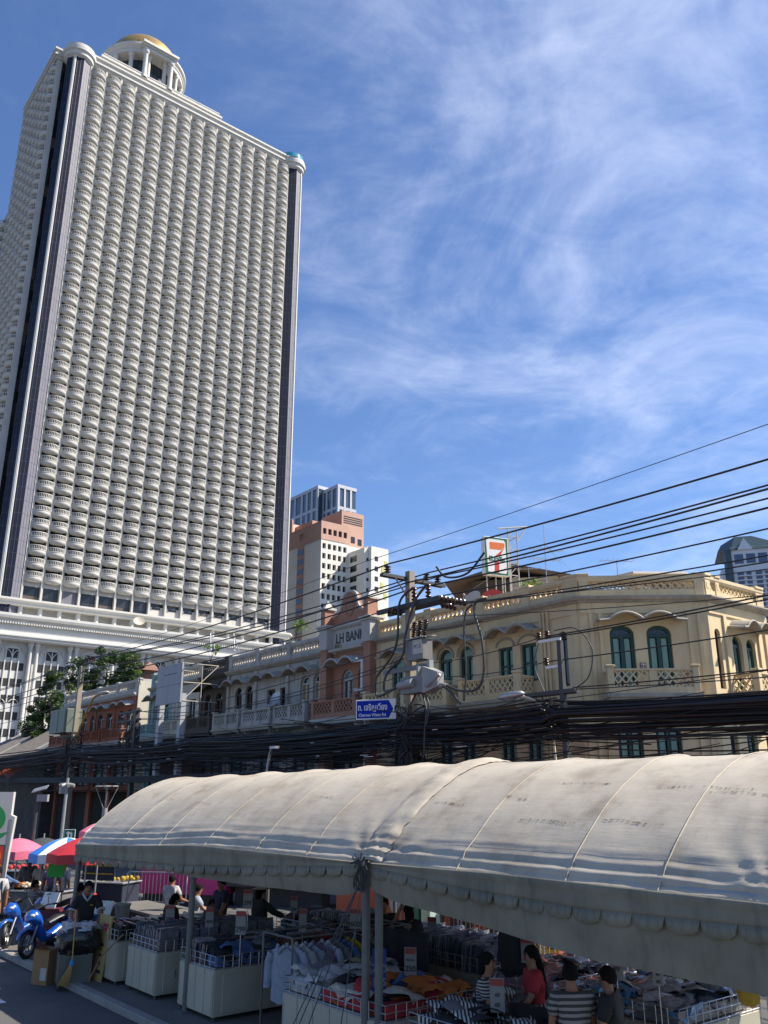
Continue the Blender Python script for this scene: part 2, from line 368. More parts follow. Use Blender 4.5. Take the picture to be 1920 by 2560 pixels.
# roof cornice
b = MB()
b.sweep([(XL + 0.1, 36), (XL + 0.1, 4.9), (0.2, 4.8), (0.2, 0.6), (73, 0.6)], [(-0.5, ZTOP + 1.6), (0.7, ZTOP + 1.6), (0.7, ZTOP + 2.4), (1.3, ZTOP + 2.5), (1.3, ZTOP + 3.1), (0.9, ZTOP + 3.2), (0.9, ZTOP + 4.2), (1.5, ZTOP + 4.4), (1.5, ZTOP + 5.0), (-0.5, ZTOP + 5.0)])
b.build('roof_cornice', m_tw2, tower)
b = MB(); b.box(1, 72, 2.0, 35.4, ZTOP + 2.0, ZTOP + 4.6); b.box(XL + 0.6, 0.99, 5.2, 35.4, ZTOP + 2.0, ZTOP + 4.6); b.build('roof_slab', m_tw, tower)
b = MB()
b.box(3.5, 45, 0.9, 30, ZTOP + 4.7, ZTOP + 7.2); b.sweep([(3.5, 30), (3.5, 0.9), (45, 0.9), (45, 30)], [(-0.3, ZTOP + 7.2), (0.5, ZTOP + 7.2), (0.5, ZTOP + 7.9), (-0.3, ZTOP + 7.9)])
b.box(46.5, 50, 3, 30, ZTOP + 4.7, ZTOP + 6.9)
b.build('terrace', m_tw2, tower)
b = MB()
for i in range(6): b.box(22 + i * 4.2, 24.2 + i * 4.2, 0.86, 0.95, ZTOP + 5.5, ZTOP + 6.6)
b.build('vent_slots', m_navy, tower)
b = MB()
for i in range(60): b.box(4.2 + i * 0.66, 4.5 + i * 0.66, 0.7, 0.95, ZTOP + 7.9, ZTOP + 8.6)
b.box(3.6, 44.6, 0.6, 1.05, ZTOP + 8.6, ZTOP + 8.9)
b.build('terrace_balustrade', m_tw2, tower)
# rotunda
CX, CY, RR, CH = 21.5, 14.5, 12.6, 10.6; ZB = ZTOP + 7.9
rot = MB(Tm(CX, CY, ZB)); rot.lathe([(RR - 2.6, 0), (RR - 2.6, CH + 0.3)], n=48); rot_o = rot.build('rotunda', m_tglass, tower, smooth=True)
b = MB(Tm(CX, CY, ZB))
for i in range(24):
    a = 2 * math.pi * i / 24; x, y = (RR - 2.55) * math.cos(a), (RR - 2.55) * math.sin(a); b.cyl((x, y, 0), (x, y, CH), 0.12, n=5)
for z in (3.5, 7): b.lathe([(RR - 2.5, z), (RR - 2.5, z + 0.25)], n=48)
b.build('mullions', m_navy, rot_o)
def column(b, x, y, z0, z1, r):
    b.lathe([(r * 1.4, 0), (r * 1.4, 0.5), (r * 1.05, 0.8), (r, 1.2), (r * 0.88, z1 - z0 - 1.4), (r * 1.0, z1 - z0 - 1.1), (r * 1.35, z1 - z0 - 0.8), (r * 1.45, z1 - z0 - 0.3), (r * 1.45, z1 - z0)], (x, y, z0), 14)
for i in range(14):
    a = R(-90 + 360 / 14 * (i + 0.5)); c = MB(); column(c, CX + RR * math.cos(a), CY + RR * math.sin(a), ZB - 0.5, ZB + CH, 0.72); c.build('column', m_tw2, rot_o, smooth=40)
for x in (-4.4, 4.4):
    c = MB(); column(c, CX + x, CY - RR - 1.0, ZB - 0.5, ZB + CH, 0.8); c.build('column', m_tw2, rot_o, smooth=40)
b = MB(Tm(CX, CY, ZB + CH)); b.lathe([(RR - 2.6, 0), (RR + 0.9, 0), (RR + 0.9, 1.3), (RR + 1.2, 1.4), (RR + 1.2, 2.0), (RR + 1.9, 2.6), (RR + 1.9, 3.3), (RR + 0.4, 3.9), (RR - 1, 4.1), (0, 4.1)], n=64)
b.T = Tm(CX, CY - RR, ZB + CH); b.box(-5.3, 5.3, -2.0, 3, -0.05, 1.2); b.box(-5.7, 5.7, -2.4, 3, 1.21, 1.8); b.box(-6.2, 6.2, -3.0, 3, 1.81, 2.7)
b.build('entablature', m_tw2, rot_o, smooth=40)
b = MB(Tm(CX, CY, ZB + CH + 3.8)); b.lathe([(12.2 * math.cos(R(6 * k)), 0.6 + 11.6 * math.sin(R(6 * k))) for k in range(16)], n=48); b.build('dome', m_gold, rot_o, smooth=True)
for i in range(18):
    a = 2 * math.pi * i / 18; c = MB(Tm(CX, CY, ZB + CH + 3.8)); x, y = 13.2 * math.cos(a), 13.2 * math.sin(a); c.cyl((x, y, -0.3), (x, y, 1.3), 0.07, n=5); c.box(x - 0.2, x + 0.2, y - 0.2, y + 0.2, 1.2, 1.6); c.build('roof_lamp', m_navy, rot_o)
# the lower storeys
b = MB()
for i in range(15):
    x = COLX[i]
    b.box(x - 2.41, x + 2.41, 0.4, 1.5, 52.6, 54.2)
    if i >= 7: b.box(x - 2.4, x + 2.4, 0.7, 1.6, 48.2, 51.6)
b.build('wall', m_tw, tower)
for i in range(15):
    x = COLX[i]; c = MB()
    if i < 7: c.box(x - 1.95, x + 1.95, 0.72, 0.9, 48.7, 52.58)
    else: c.box(x - 1.2, x + 1.2, 0.62, 0.71, 50.9, 51.55)
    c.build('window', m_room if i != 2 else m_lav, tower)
b = MB(); LP = [(XL - 2.6, 70), (XL - 2.6, 2.5), (-5.4, -1.6), (77.6, -1.6), (79.5, 0.6), (79.5, 30)]
b.sweep(LP, [(-3, 46.9), (0.2, 46.9), (0.6, 47.2), (0.6, 47.7), (1.3, 48.1), (1.3, 48.6), (-3, 48.6)]); b.build('ledge', m_tw2, tower)
b = MB(); b.box(XL - 1.6, 78.5, 1.2, 60, 43.6, 46.9); b.build('gallery_wall', m_tw, tower)
m_purp = mat('gallery_purple_glass', (0.10, 0.06, 0.20), 0.3, var=0.3, vscale=0.4)
for i in range(16):
    x = 2.7 + 4.82 * (i - 0.5); c = MB(); c.cyl((x, -0.9, 43.6), (x, -0.9, 46.95), 0.62, 0.55, 14); c.build('gallery_column', m_tw2, tower, smooth=40)
for i in range(-1, 15):
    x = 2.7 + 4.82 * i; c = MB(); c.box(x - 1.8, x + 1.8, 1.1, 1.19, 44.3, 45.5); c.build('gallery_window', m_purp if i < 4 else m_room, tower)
PD = [(-70, -4.6), (80, -4.6), (80, 40)]
b = MB(); b.sweep(PD, [(-8, 42.2), (0.3, 42.2), (0.3, 42.7), (1.1, 43.0), (1.3, 43.6), (1.3, 44.2), (-8, 44.2)])
b.sweep(PD, [(-6, 39.6), (0, 39.6), (0, 42.2), (-6, 42.2)]); b.sweep(PD, [(-6, 37.8), (0.5, 37.8), (0.9, 38.2), (0.9, 38.6), (1.2, 38.8), (1.2, 39.2), (0.5, 39.6), (-6, 39.6)])
b.build('podium_cornice', m_tw2, tower)
b = MB()
for i in range(240): x = -68 + i * 0.62; b.box(x, x + 0.34, -5.5, -4.8, 41.75, 42.18)
stuff(b.build('dentils', m_tw2, tower))
b = MB(); b.box(-70, 79.5, -2.6, 40, 0, 37.8); b.build('podium_wall', m_tw2, tower)
m_void = mat('dark_opening', (0.012, 0.012, 0.014), 0.6, var=0.2)
BAY = [-14.8, -5.2, 4, 13.6, 23.2, 32.8, 42.4, 52, 61.6, 71.2, 78.6]
for x in BAY:
    for d in (-0.8, 0.8):
        c = MB(); c.lathe([(0.7, 0), (0.66, 0.8), (0.5, 1.2), (0.44, 26.4), (0.52, 26.7), (0.72, 27.1), (0.75, 27.8)], (x + d, -3.6, 10), 14); c.build('podium_column', m_tw2, tower, smooth=40)
for k in range(len(BAY) - 1):
    x0, x1 = BAY[k] + 1.45, BAY[k + 1] - 1.45; wv = (x1 - x0); nsub = 4 if wv > 4 else 2
    for zi, z in enumerate((32.0, 28.2, 24.3, 20.4, 16.5, 12.6)):
        for q in range(nsub):
            c = MB(); a = x0 + wv * q / nsub; c.box(a + 0.22, a + wv / nsub - 0.22, -2.66, -2.58, z - 1.0, z + 0.85); c.build('car_park_opening', m_void, tower)
    c = MB()
    for q in range(nsub + 1): a = x0 + wv * q / nsub; c.box(a - 0.11, a + 0.11, -2.9, -2.6, 10, 34.2 if q in (0, nsub) else 36)
    for lo, hi, zb, rise in ((x0, x1, 34.0, 3.3), (x0, (x0 + x1) / 2, 33.8, 2.2), ((x0 + x1) / 2, x1, 33.8, 2.2), (x0, (x0 + x1) / 2, 22.2, 2.0), ((x0 + x1) / 2, x1, 22.2, 2.0)):
        path = []
        for t in range(17):
            u = t / 16; x = lo + (hi - lo) * u; h = (1 - abs(2 * u - 1) ** 2.0) ** 0.62; path.append((x, -2.8, zb + rise * h))
        c.tube(path, 0.11, 5)
    c.build('arch_tracery', m_tw2, tower)
    if 1 <= k: 
        c = MB(); c.box(x0 + wv * 0.3, x1 - wv * 0.3, -2.66, -2.58, 34.0, 36.2); c.build('arch_light', m_void, tower)

# ---------------------------------------------------------------- salmon and white block behind
m_sal = mat('salmon_render', (0.45, 0.275, 0.21), 0.8, var=0.08, vscale=0.2, stain=0.25, scol=(0.3, 0.16, 0.11), sscale=0.2)
m_wht = mat('white_render', (0.66, 0.64, 0.57), 0.8, var=0.06, vscale=0.2, stain=0.2, scol=(0.4, 0.38, 0.33), sscale=0.15)
m_win = mat('dark_window', (0.015, 0.017, 0.02), 0.18, var=0.4, vscale=0.6, spec=0.7)
blk = thing('apartment_block', 'salmon and white apartment block with square recessed windows beside the tower', 'building', Vector((-20.6, 270, 0)), TH_SIDE)
def grid_wall(b, x0, x1, z0, z1, ops, depth, T):
    """front wall at y=0 with rectangular or arched openings and their reveals"""
    b.T = T
    xs = sorted({x0, x1, *[o[0] for o in ops], *[o[1] for o in ops]}); zs = sorted({z0, z1, *[o[2] for o in ops], *[o[3] for o in ops]})
    for i in range(len(xs) - 1):
        for j in range(len(zs) - 1):
            cx_, cz_ = (xs[i] + xs[i + 1]) / 2, (zs[j] + zs[j + 1]) / 2
            if any(o[0] < cx_ < o[1] and o[2] < cz_ < o[3] for o in ops): continue
            b.quad((xs[i], 0, zs[j]), (xs[i + 1], 0, zs[j]), (xs[i + 1], 0, zs[j + 1]), (xs[i], 0, zs[j + 1]))
    for o in ops:
        a, c, lo, hi = o[:4]; rise = o[4] if len(o) > 4 else 0; sp = hi - rise
        b.quad((a, 0, lo), (a, depth, lo), (a, depth, sp), (a, 0, sp)); b.quad((c, 0, lo), (c, 0, sp), (c, depth, sp), (c, depth, lo)); b.quad((a, 0, lo), (c, 0, lo), (c, depth, lo), (a, depth, lo))
        if rise <= 0: b.quad((a, 0, hi), (a, depth, hi), (c, depth, hi), (c, 0, hi)); continue
        n = 12; arc = [((a + c) / 2 - (c - a) / 2 * math.cos(math.pi * k / n), sp + rise * math.sin(math.pi * k / n)) for k in range(n + 1)]
        for k in range(n):
            p, q = arc[k], arc[k + 1]
            b.quad((p[0], 0, p[1]), (q[0], 0, q[1]), (q[0], 0, hi), (p[0], 0, hi)); b.quad((p[0], 0, p[1]), (p[0], depth, p[1]), (q[0], depth, q[1]), (q[0], 0, q[1]))
def holes(nx, x0, dx, w, zs, h): return [(x0 + i * dx, x0 + i * dx + w, z, z + h) for i in range(nx) for z in zs]
ZF = [79.0 - 3.37 * k for k in range(23)]
FT = Tm(0, 0, 0, 0); LT = Tm(0, 30, 0, R(-90))
def panes(ops, T, d, parent, m=m_win):
    for o in ops:
        c = MB(T); c.box(o[0], o[1], d, d + 0.1, o[2], o[3]); c.build('window', m, parent)
ops = holes(5, 0.55, 2.1, 1.4, ZF, 1.9)
b = MB(); grid_wall(b, 0, 11.1, 0, 82.1, ops, 0.9, FT)
opsl = holes(1, 5.2, 9, 3.0, ZF, 1.9); b.T = LT
grid_wall(b, 0, 30, 0, 82.1, [], 0.1, LT)
b.T = FT; b.box(0.02, 18, 1.3, 30, 0, 82.0)
b.build('wall', m_wht, blk); panes(ops[::1], FT, 0.85, blk)
bs = MB(LT); bs.box(16.0, 20.2, -0.12, 0.05, 0, 82.05); bs.build('salmon_strip', m_sal, blk)
for z in ZF:
    c = MB(LT); c.box(16.4, 19.8, -0.20, -0.121, z, z + 1.8); c.build('window', m_win, blk)
for o in ops[::1][:]:
    pass
b = MB(); ops2 = holes(5, 0.55, 2.1, 1.4, [84.0], 2.0); grid_wall(b, -0.12, 11.2, 82.1, 88.4, ops2, 0.8, Tm(0, -0.12, 0)); grid_wall(b, 0, 30.1, 82.1, 88.4, [(17, 20, 84.2, 86.4)], 0.7, Tm(-0.12, 30, 0, R(-90)))
b.T = FT; b.box(0.4, 11.1, 0.9, 30, 82.2, 88.0); b.build('salmon_top', m_sal, blk)
panes(ops2, Tm(0, -0.12, 0), 0.75, blk); panes([(17, 20, 84.2, 86.4)], Tm(-0.12, 30, 0, R(-90)), 0.6, blk)
b = MB(); b.box(9.6, 19.0, 2.0, 14, 76, 94.5); b.box(-0.1, 0.5, 18, 30, 88.3, 93.2); b.prism([(18, 88.3), (30, 88.3), (30, 93.0), (22, 93.0)], -0.05, 6, 'yz'); b.box(3, 9.5, 10, 22, 88, 91.5); b.build('roof_house', m_sal, blk)
for k in range(4):
    c = MB(); c.box(10.4, 18.4, 1.9, 1.99, 90.2 + k * 0.75, 90.5 + k * 0.75); c.build('louvre', m_void, blk)
for x, z in ((13.6, 83.6), (16.5, 83.2)):
    c = MB(); c.box(x, x + 1.6, 1.9, 1.99, z, z + 2.2); c.build('window', m_win, blk)
W1 = Tm(11.1, 0, 0)
b = MB(); b.box(11.15, 12.9, -8.75, 1.9, 0, 79.2); b.box(12.85, 20.0, -10.3, 1.9, 0, 79.6); b.box(12.9, 13.2, -8, 0, 79, 80); b.build('wing_wall', m_wht, blk)
for k in range(10):
    z = 76.0 - 3.37 * k
    c = MB(); c.box(11.06, 11.149, -4.6, -1.2, z - 0.6, z + 1.4); c.build('window', m_win, blk)
    c = MB(); c.box(12.0, 12.84, -8.84, -8.751, z - 1.2, z - 0.2); c.build('window', m_win, blk)
    c = MB(); c.box(14.3, 15.6, -10.39, -10.301, z - 1.1, z + 0.4); c.build('window', m_win, blk)
m_lime = mat('lime_panel', (0.45, 0.48, 0.12), 0.7)
for x, z in ((17.0, 71.5), (18.3, 73.5), (16.6, 66.0), (18.0, 62.5), (17.2, 57)):
    c = MB(); c.box(x, x + 1.2, -10.37, -10.301, z, z + 2.0); c.build('painted_square', m_lime, blk)
# low link roofs
b = MB(); b.box(6.5, 11.1, -5.5, -0.02, 30, 60.5); b.build('stair_block', m_wht, blk)

# ---------------------------------------------------------------- glass office tower far behind
m_gwl = mat('office_grey', (0.42, 0.44, 0.50), 0.6, var=0.06, vscale=0.1)
m_ggl = mat('office_glass', (0.04, 0.07, 0.10), 0.12, var=0.35, vscale=0.15, spec=0.9)
off = thing('office_tower', 'distant grey office tower with tall blue glass slots behind the salmon block', 'tower', Vector((-24.5, 430, 0)), TH_SIDE)
b = MB(); b.box(0.3, 12, 0.3, 44, 0, 158); b.box(-3.2, 5, 14, 46, 0, 160.5); b.build('glass_core', m_ggl, off)
b = MB()
for z in (0,): pass
for i in range(3): b.box(-0.1 + i * 4.0, 1.1 + i * 4.0, -0.25, 0.28, 100, 158.6)
for y in (-0.2, 4.6, 9.6, 13.2): b.box(-0.25, 0.29, y, y + 1.4, 100, 158.6)
for y in (13.6, 18.6, 23.6, 28.6, 35.6, 42): b.box(-3.6, -3.21, y, y + 1.7, 100, 161)
b.box(-0.3, 12.3, -0.3, 14, 157.2, 159.0); b.box(-3.7, 5, 13.5, 46, 159.6, 161.4)
for z in (145.2, 141.0, 136.5, 132.0): b.box(-0.2, 12.1, -0.2, 13.5, z, z + 1.7)
for z in (147.5, 138.6): b.box(-3.5, 4, 14.2, 45, z, z + 1.6)
b.build('stone_frame', m_gwl, off)

# ---------------------------------------------------------------- far tower on the right
m_fw = mat('far_tower_white', (0.62, 0.63, 0.66), 0.6, var=0.05, vscale=0.05)
m_fg = mat('far_tower_glass', (0.03, 0.055, 0.14), 0.15, var=0.4, vscale=0.12, spec=0.8)
m_fr = mat('far_tower_roof', (0.028, 0.06, 0.075), 0.4, var=0.12, vscale=0.05)
ft = thing('residential_tower', 'distant white and blue residential tower with dark green mansard roof', 'tower', at_depth(1812, 1500, 560) * 1.0, R(-17))
ft.location.z = 0
HT = 145.7; ft.scale.x = 0.62
b = MB(); b.box(12, 70, 0.5, 40, 0, HT + 14); b.box(0.5, 12, 5, 40, 0, HT); b.build('wall', m_fw, ft)
b = MB(); b.prism([(4.6, 4.9), (6.5, 2.0), (12.2, -0.6), (12.2, 5)], 0, HT + 12); b.build('corner_strip', m_fr, ft)
for k in range(30):
    z = HT - 4 - k * 3.05
    for q in range(5):
        x = 16 + q * 9.2; c = MB(); c.box(x, x + (6.4 if q % 2 == 0 else 5), 0.3, 0.49, z - 1.7, z + 0.4); c.build('window', m_fg, ft)
    c = MB(); c.sweep([(12.5, 0.4), (22, -1.2), (34, 0.2), (46, -1.4), (58, 0.2), (69, -1)], [(-1, z + 0.6), (0.4, z + 0.6), (0.4, z + 1.2), (-1, z + 1.2)]); c.build('balcony_band', m_fw, ft)
for x in (15, 27, 39): c = MB(); c.box(x, x + 9, 0.2, 0.49, HT + 2.5, HT + 9); c.build('window', m_fg, ft)
for k in range(14): z = HT - 10 - k * 6; c = MB(); c.box(2, 4, 4.8, 4.99, z, z + 3); c.build('window', m_fg, ft)
b = MB(); b.prism([(19, HT + 11.9), (26.5, HT + 20), (34, HT + 11.9)], -0.95, 3, 'xz'); b.build('gable', m_fw, ft)
b = MB(); zt = HT + 23
b.add([(-0.5, 5, HT + 13), (12, -0.8, HT + 12), (72, -0.8, HT + 12), (72, 42, HT + 12), (-0.5, 42, HT + 13), (4, 8, HT + 18), (19, 7, zt), (36, 7, zt), (44, 34, zt), (14, 34, zt)],
      [[0, 1, 5], [1, 6, 5], [1, 2, 7, 6], [2, 3, 8, 7], [3, 4, 9, 8], [4, 0, 5, 9], [5, 6, 9], [6, 7, 8, 9], [4, 3, 2, 1, 0]])
b.build('roof', m_fr, ft)
# ---------------------------------------------------------------- shophouse row
m_yel = mat('yellow_render', (0.60, 0.475, 0.285), 0.85, var=0.14, vscale=0.9, bump=0.08, bscale=25, stain=0.55, scol=(0.36, 0.27, 0.16), sscale=0.8)
m_ygr = mat('weathered_moulding', (0.33, 0.30, 0.25), 0.9, var=0.2, vscale=2, stain=0.6, scol=(0.10, 0.095, 0.085), sscale=1.2)
m_grn = mat('dark_green_paint', (0.012, 0.055, 0.045), 0.5, var=0.2, vscale=2)
m_mint = mat('mint_shutter', (0.21, 0.35, 0.30), 0.6, var=0.1, vscale=2, stain=0.2, scol=(0.12, 0.2, 0.17))
m_dkgl = mat('old_glass', (0.02, 0.024, 0.028), 0.15, var=0.5, vscale=1.5, spec=0.7)
m_gry = mat('aged_white_render', (0.39, 0.37, 0.335), 0.9, var=0.2, vscale=1.6, bump=0.12, bscale=20, stain=0.92, scol=(0.06, 0.055, 0.05), sscale=1.3)
m_blk = mat('mildewed_render', (0.075, 0.066, 0.058), 0.92, var=0.4, vscale=1.2, bump=0.15, stain=0.7, scol=(0.02, 0.018, 0.016), sscale=1.2)
m_ora = mat('orange_render', (0.31, 0.105, 0.06), 0.85, var=0.12, vscale=1, stain=0.5, scol=(0.13, 0.05, 0.035), sscale=0.8)
m_lhs = mat('salmon_facade', (0.34, 0.17, 0.11), 0.85, var=0.1, vscale=1, stain=0.35, scol=(0.2, 0.09, 0.06), sscale=0.9)
m_lhw = mat('grey_white_band', (0.42, 0.405, 0.375), 0.85, var=0.1, vscale=1.5, stain=0.4, scol=(0.25, 0.25, 0.24), sscale=1)
m_mnt = mat('mint_render', (0.26, 0.36, 0.34), 0.88, var=0.12, vscale=1, stain=0.6, scol=(0.12, 0.15, 0.14), sscale=0.8)
m_crm = mat('cream_render', (0.50, 0.46, 0.37), 0.88, var=0.12, vscale=1, stain=0.5, scol=(0.2, 0.18, 0.14), sscale=0.8)
m_brn = mat('dark_brown_wood', (0.03, 0.022, 0.018), 0.6, var=0.3, vscale=3)
m_och = mat('ochre_shutter', (0.34, 0.20, 0.05), 0.65, var=0.15, vscale=2)
m_paper = mat('pale_pane', (0.42, 0.42, 0.40), 0.6, var=0.2, vscale=3)
m_blgl = mat('blue_grey_pane', (0.12, 0.17, 0.20), 0.3, var=0.4, vscale=2)
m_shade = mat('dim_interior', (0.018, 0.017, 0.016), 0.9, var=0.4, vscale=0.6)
m_steel = mat('galvanised_steel', (0.36, 0.37, 0.38), 0.45, metal=0.7, var=0.2, vscale=4)
m_cable = mat('black_cable', (0.012, 0.012, 0.013), 0.55, var=0.3, vscale=3)

def lattice(b, x0, x1, z0, z1, y0, y1, cell, bar=0.032):
    """diagonal openwork: two sets of bars, the second set a shade deeper so that nothing is coplanar"""
    h = z1 - z0; k = 0.86
    def clip(poly):
        for sgn, lim in ((1, x0), (-1, x1)):
            out = []
            for i in range(len(poly)):
                p, q = poly[i], poly[(i + 1) % len(poly)]; a, c = sgn * (p[0] - lim), sgn * (q[0] - lim)
                if a >= 0: out.append(p)
                if a * c < 0: t = a / (a - c); out.append((p[0] + t * (q[0] - p[0]), p[1] + t * (q[1] - p[1])))
            poly = out
            if len(poly) < 3: return None
        return poly
    n = int((x1 - x0 + h * k) / cell) + 2
    for d in (1, -1):
        for i in range(-1, n + 1):
            xb = x0 + (i * cell - (h * k if d > 0 else 0))
            p = clip([(xb - bar, z0), (xb + bar, z0), (xb + bar + d * h * k, z1), (xb - bar + d * h * k, z1)])
            if p: e = 0.004 if d > 0 else 0; b.prism(p, y0 + e, y1 - e, 'xz')
    b.prism([(x0, z0), (x1, z0), (x1, z0 + 0.03), (x0, z0 + 0.03)], y0 - 0.003, y1 + 0.003, 'xz'); b.prism([(x0, z1 - 0.03), (x1, z1 - 0.03), (x1, z1), (x0, z1)], y0 - 0.003, y1 + 0.003, 'xz')
def window(parent, T, x0, x1, z0, z1, rise, mf, ml, d=0.18, leaves=2, rails=(), fan=None, name='window', fr=0.07, pad=0.5):
    """frame, two leaves with panels, an arched light above"""
    sp = z1 - rise; w_ = x1 - x0; n = 12
    def arc(off): return [((x0 + x1) / 2 - (w_ / 2 - off) * math.cos(math.pi * k / n), sp + max(rise - off, 0.01) * math.sin(math.pi * k / n)) for k in range(n + 1)]
    b = MB(T)
    b.box(x0, x0 + fr, d - 0.06, d + 0.06, z0, sp); b.box(x1 - fr, x1, d - 0.06, d + 0.06, z0, sp); b.box(x0 + fr, x1 - fr, d - 0.06, d + 0.06, z0, z0 + fr)
    b.box(x0 + fr, x1 - fr, d - 0.065, d + 0.06, sp - fr, sp)
    if rise > 0.05:
        A, B_ = arc(0), arc(fr)
        for k in range(n): b.prism([A[k], A[k + 1], B_[k + 1], B_[k]], d - 0.06, d + 0.06, 'xz')
    if leaves == 2: b.box((x0 + x1) / 2 - fr * 0.6, (x0 + x1) / 2 + fr * 0.6, d - 0.07, d + 0.05, z0 + fr, sp - fr)
    f = b.build(name, mf, parent)
    if rise > 0.05:
        c = MB(T); B_ = arc(fr); c.prism(B_, d + 0.0, d + 0.03, 'xz'); c.build('fanlight', fan or m_dkgl, f)
    for q in range(leaves):
        a = x0 + fr + (w_ - 2 * fr) * q / leaves; e = x0 + fr + (w_ - 2 * fr) * (q + 1) / leaves; s_ = fr * pad
        zs = [z0 + fr] + [z0 + (sp - z0) * r for r in rails] + [sp - fr]
        for k in range(len(zs) - 1):
            c = MB(T); c.box(a + s_ + (fr * 0.6 if q == 1 and leaves == 2 else 0), e - s_ - (fr * 0.6 if q == 0 and leaves == 2 else 0), d + 0.0, d + 0.03, zs[k] + s_ * 0.7, zs[k + 1] - s_ * 0.7)
            mm = ml[k] if isinstance(ml, (list, tuple)) else ml
            c.build('shutter_panel' if mm in (m_mint, m_och) else 'pane', mm, f)
        if rails:
            c = MB(T)
            for r in rails: c.box(a, e, d - 0.05, d + 0.04, z0 + (sp - z0) * r - 0.035, z0 + (sp - z0) * r + 0.035)
            c.build('glazing_bar', mf, f)
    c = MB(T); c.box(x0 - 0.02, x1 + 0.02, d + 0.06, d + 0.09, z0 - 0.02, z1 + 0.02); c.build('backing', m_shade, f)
    return f
def hood(parent, T, x0, x1, z, rise, proj, m, wing=0.35, arcs=2, drop=0.12, th=0.07):
    """concrete hood over a window pair: scalloped in front, sloping away from the wall"""
    b = MB(T); pts = []
    n = 14; span = (x1 - x0 - 2 * wing) / arcs
    pts.append((x0, z)); pts.append((x0 + wing * 0.8, z + 0.02))
    for a in range(arcs):
        for k in range(n + 1):
            u = k / n; pts.append((x0 + wing + span * (a + u), z + 0.04 + rise * math.sin(math.pi * u) ** 0.8))
    pts.append((x1 - wing * 0.8, z + 0.02)); pts.append((x1, z))
    top = [(x, 0.0, zz_ + drop) for x, zz_ in pts] + [(x, -proj, zz_) for x, zz_ in pts]
    bot = [(x, 0.0, zz_ + drop - th) for x, zz_ in pts] + [(x, -proj, zz_ - th) for x, zz_ in pts]
    k = len(pts); f = []
    for i in range(k - 1):
        f.append([i, i + 1, k + i + 1, k + i]); f.append([2 * k + i, 3 * k + i, 3 * k + i + 1, 2 * k + i + 1]); f.append([k + i, k + i + 1, 3 * k + i + 1, 3 * k + i])
    f.append([0, k, 3 * k, 2 * k]); f.append([k - 1, 3 * k - 1, 4 * k - 1, 2 * k - 1])
    b.add(top + bot, f); o = b.build('window_hood', m, parent)
    e = MB(T); e.tube([(x, -proj - 0.012, zz_ - 0.015) for x, zz_ in pts], 0.045, 5); e.build('hood_edge', m, o)
    return o
def balcony(parent, T, x0, x1, zf, m, ms, proj=0.95, zr=0.78, side=True, cell=0.25):
    """projecting balcony: slab, pedestal posts, openwork panels, corbels"""
    b = MB(T); b.box(x0 - 0.08, x1 + 0.08, -proj - 0.08, 0.0, zf - 0.16, zf - 0.04); b.box(x0, x1, -proj, 0, zf - 0.28, zf - 0.161); o = b.build('balcony', ms, parent)
    for x in (x0 + 0.09, x1 - 0.09):
        b = MB(T); b.bbox(x - 0.11, x + 0.11, -proj - 0.02, -proj + 0.2, zf - 0.039, zf + zr + 0.06, 0.012); b.bbox(x - 0.15, x + 0.15, -proj - 0.06, -proj + 0.24, zf + zr + 0.061, zf + zr + 0.13, 0.012); b.build('post', m, o)
    b = MB(T); b.box(x0 + 0.2, x1 - 0.2, -proj, -proj + 0.15, zf - 0.038, zf + 0.16); b.box(x0 + 0.2, x1 - 0.2, -proj - 0.02, -proj + 0.17, zf + zr - 0.06, zf + zr)
    if x1 - x0 > 2.2: xm = (x0 + x1) / 2; b.box(xm - 0.13, xm + 0.13, -proj + 0.01, -proj + 0.14, zf + 0.161, zf + zr - 0.061)
    b.build('balcony_rail', m, o)
    sp = [(x0 + 0.2, (x0 + x1) / 2 - 0.13), ((x0 + x1) / 2 + 0.13, x1 - 0.2)] if x1 - x0 > 2.2 else [(x0 + 0.2, x1 - 0.2)]
    for a, c in sp: b = MB(T); lattice(b, a, c, zf + 0.163, zf + zr - 0.063, -proj + 0.03, -proj + 0.11, cell); b.build('openwork_panel', m, o)
    if side:
        for x in (x0 + 0.02, x1 - 0.14):
            b = MB(T @ Tm(x, 0, 0, R(90))); b.box(-proj + 0.2, 0, -0.12, 0, zf - 0.037, zf + 0.155); b.box(-proj + 0.2, 0, -0.13, 0.01, zf + zr - 0.065, zf + zr - 0.005); lattice(b, -proj + 0.22, -0.02, zf + 0.158, zf + zr - 0.068, -0.10, -0.03, cell); b.build('side_rail', m, o)
    for x in (x0 + 0.12, x1 - 0.24):
        b = MB(T); b.prism([(0, zf - 0.281), (-proj + 0.1, zf - 0.281), (-proj + 0.15, zf - 0.42), (-0.35, zf - 0.62), (-0.16, zf - 0.95), (0, zf - 1.0)], x, x + 0.16, 'yz'); b.build('corbel', ms, o)
    return o
def parapet(parent, path, z0, z1, m, mt, segs, T=None, th=0.2, cell=0.26):
    """segs: [(T, xa, xb)] openwork stretches between piers, in face coordinates"""
    b = MB(); b.sweep(path, [(-th, z0), (0, z0), (0, z0 + 0.25), (-th, z0 + 0.25)]); b.sweep(path, [(-th - 0.01, z1 - 0.2), (0.01, z1 - 0.2), (0.05, z1 - 0.12), (0.05, z1), (-th - 0.05, z1), (-th - 0.05, z1 - 0.12)])
    o = b.build('parapet', m, parent)
    for T_, a, c in segs:
        b = MB(T_); lattice(b, a, c, z0 + 0.252, z1 - 0.202, 0.05, 0.15, cell); b.build('openwork_panel', m, o)
    return o
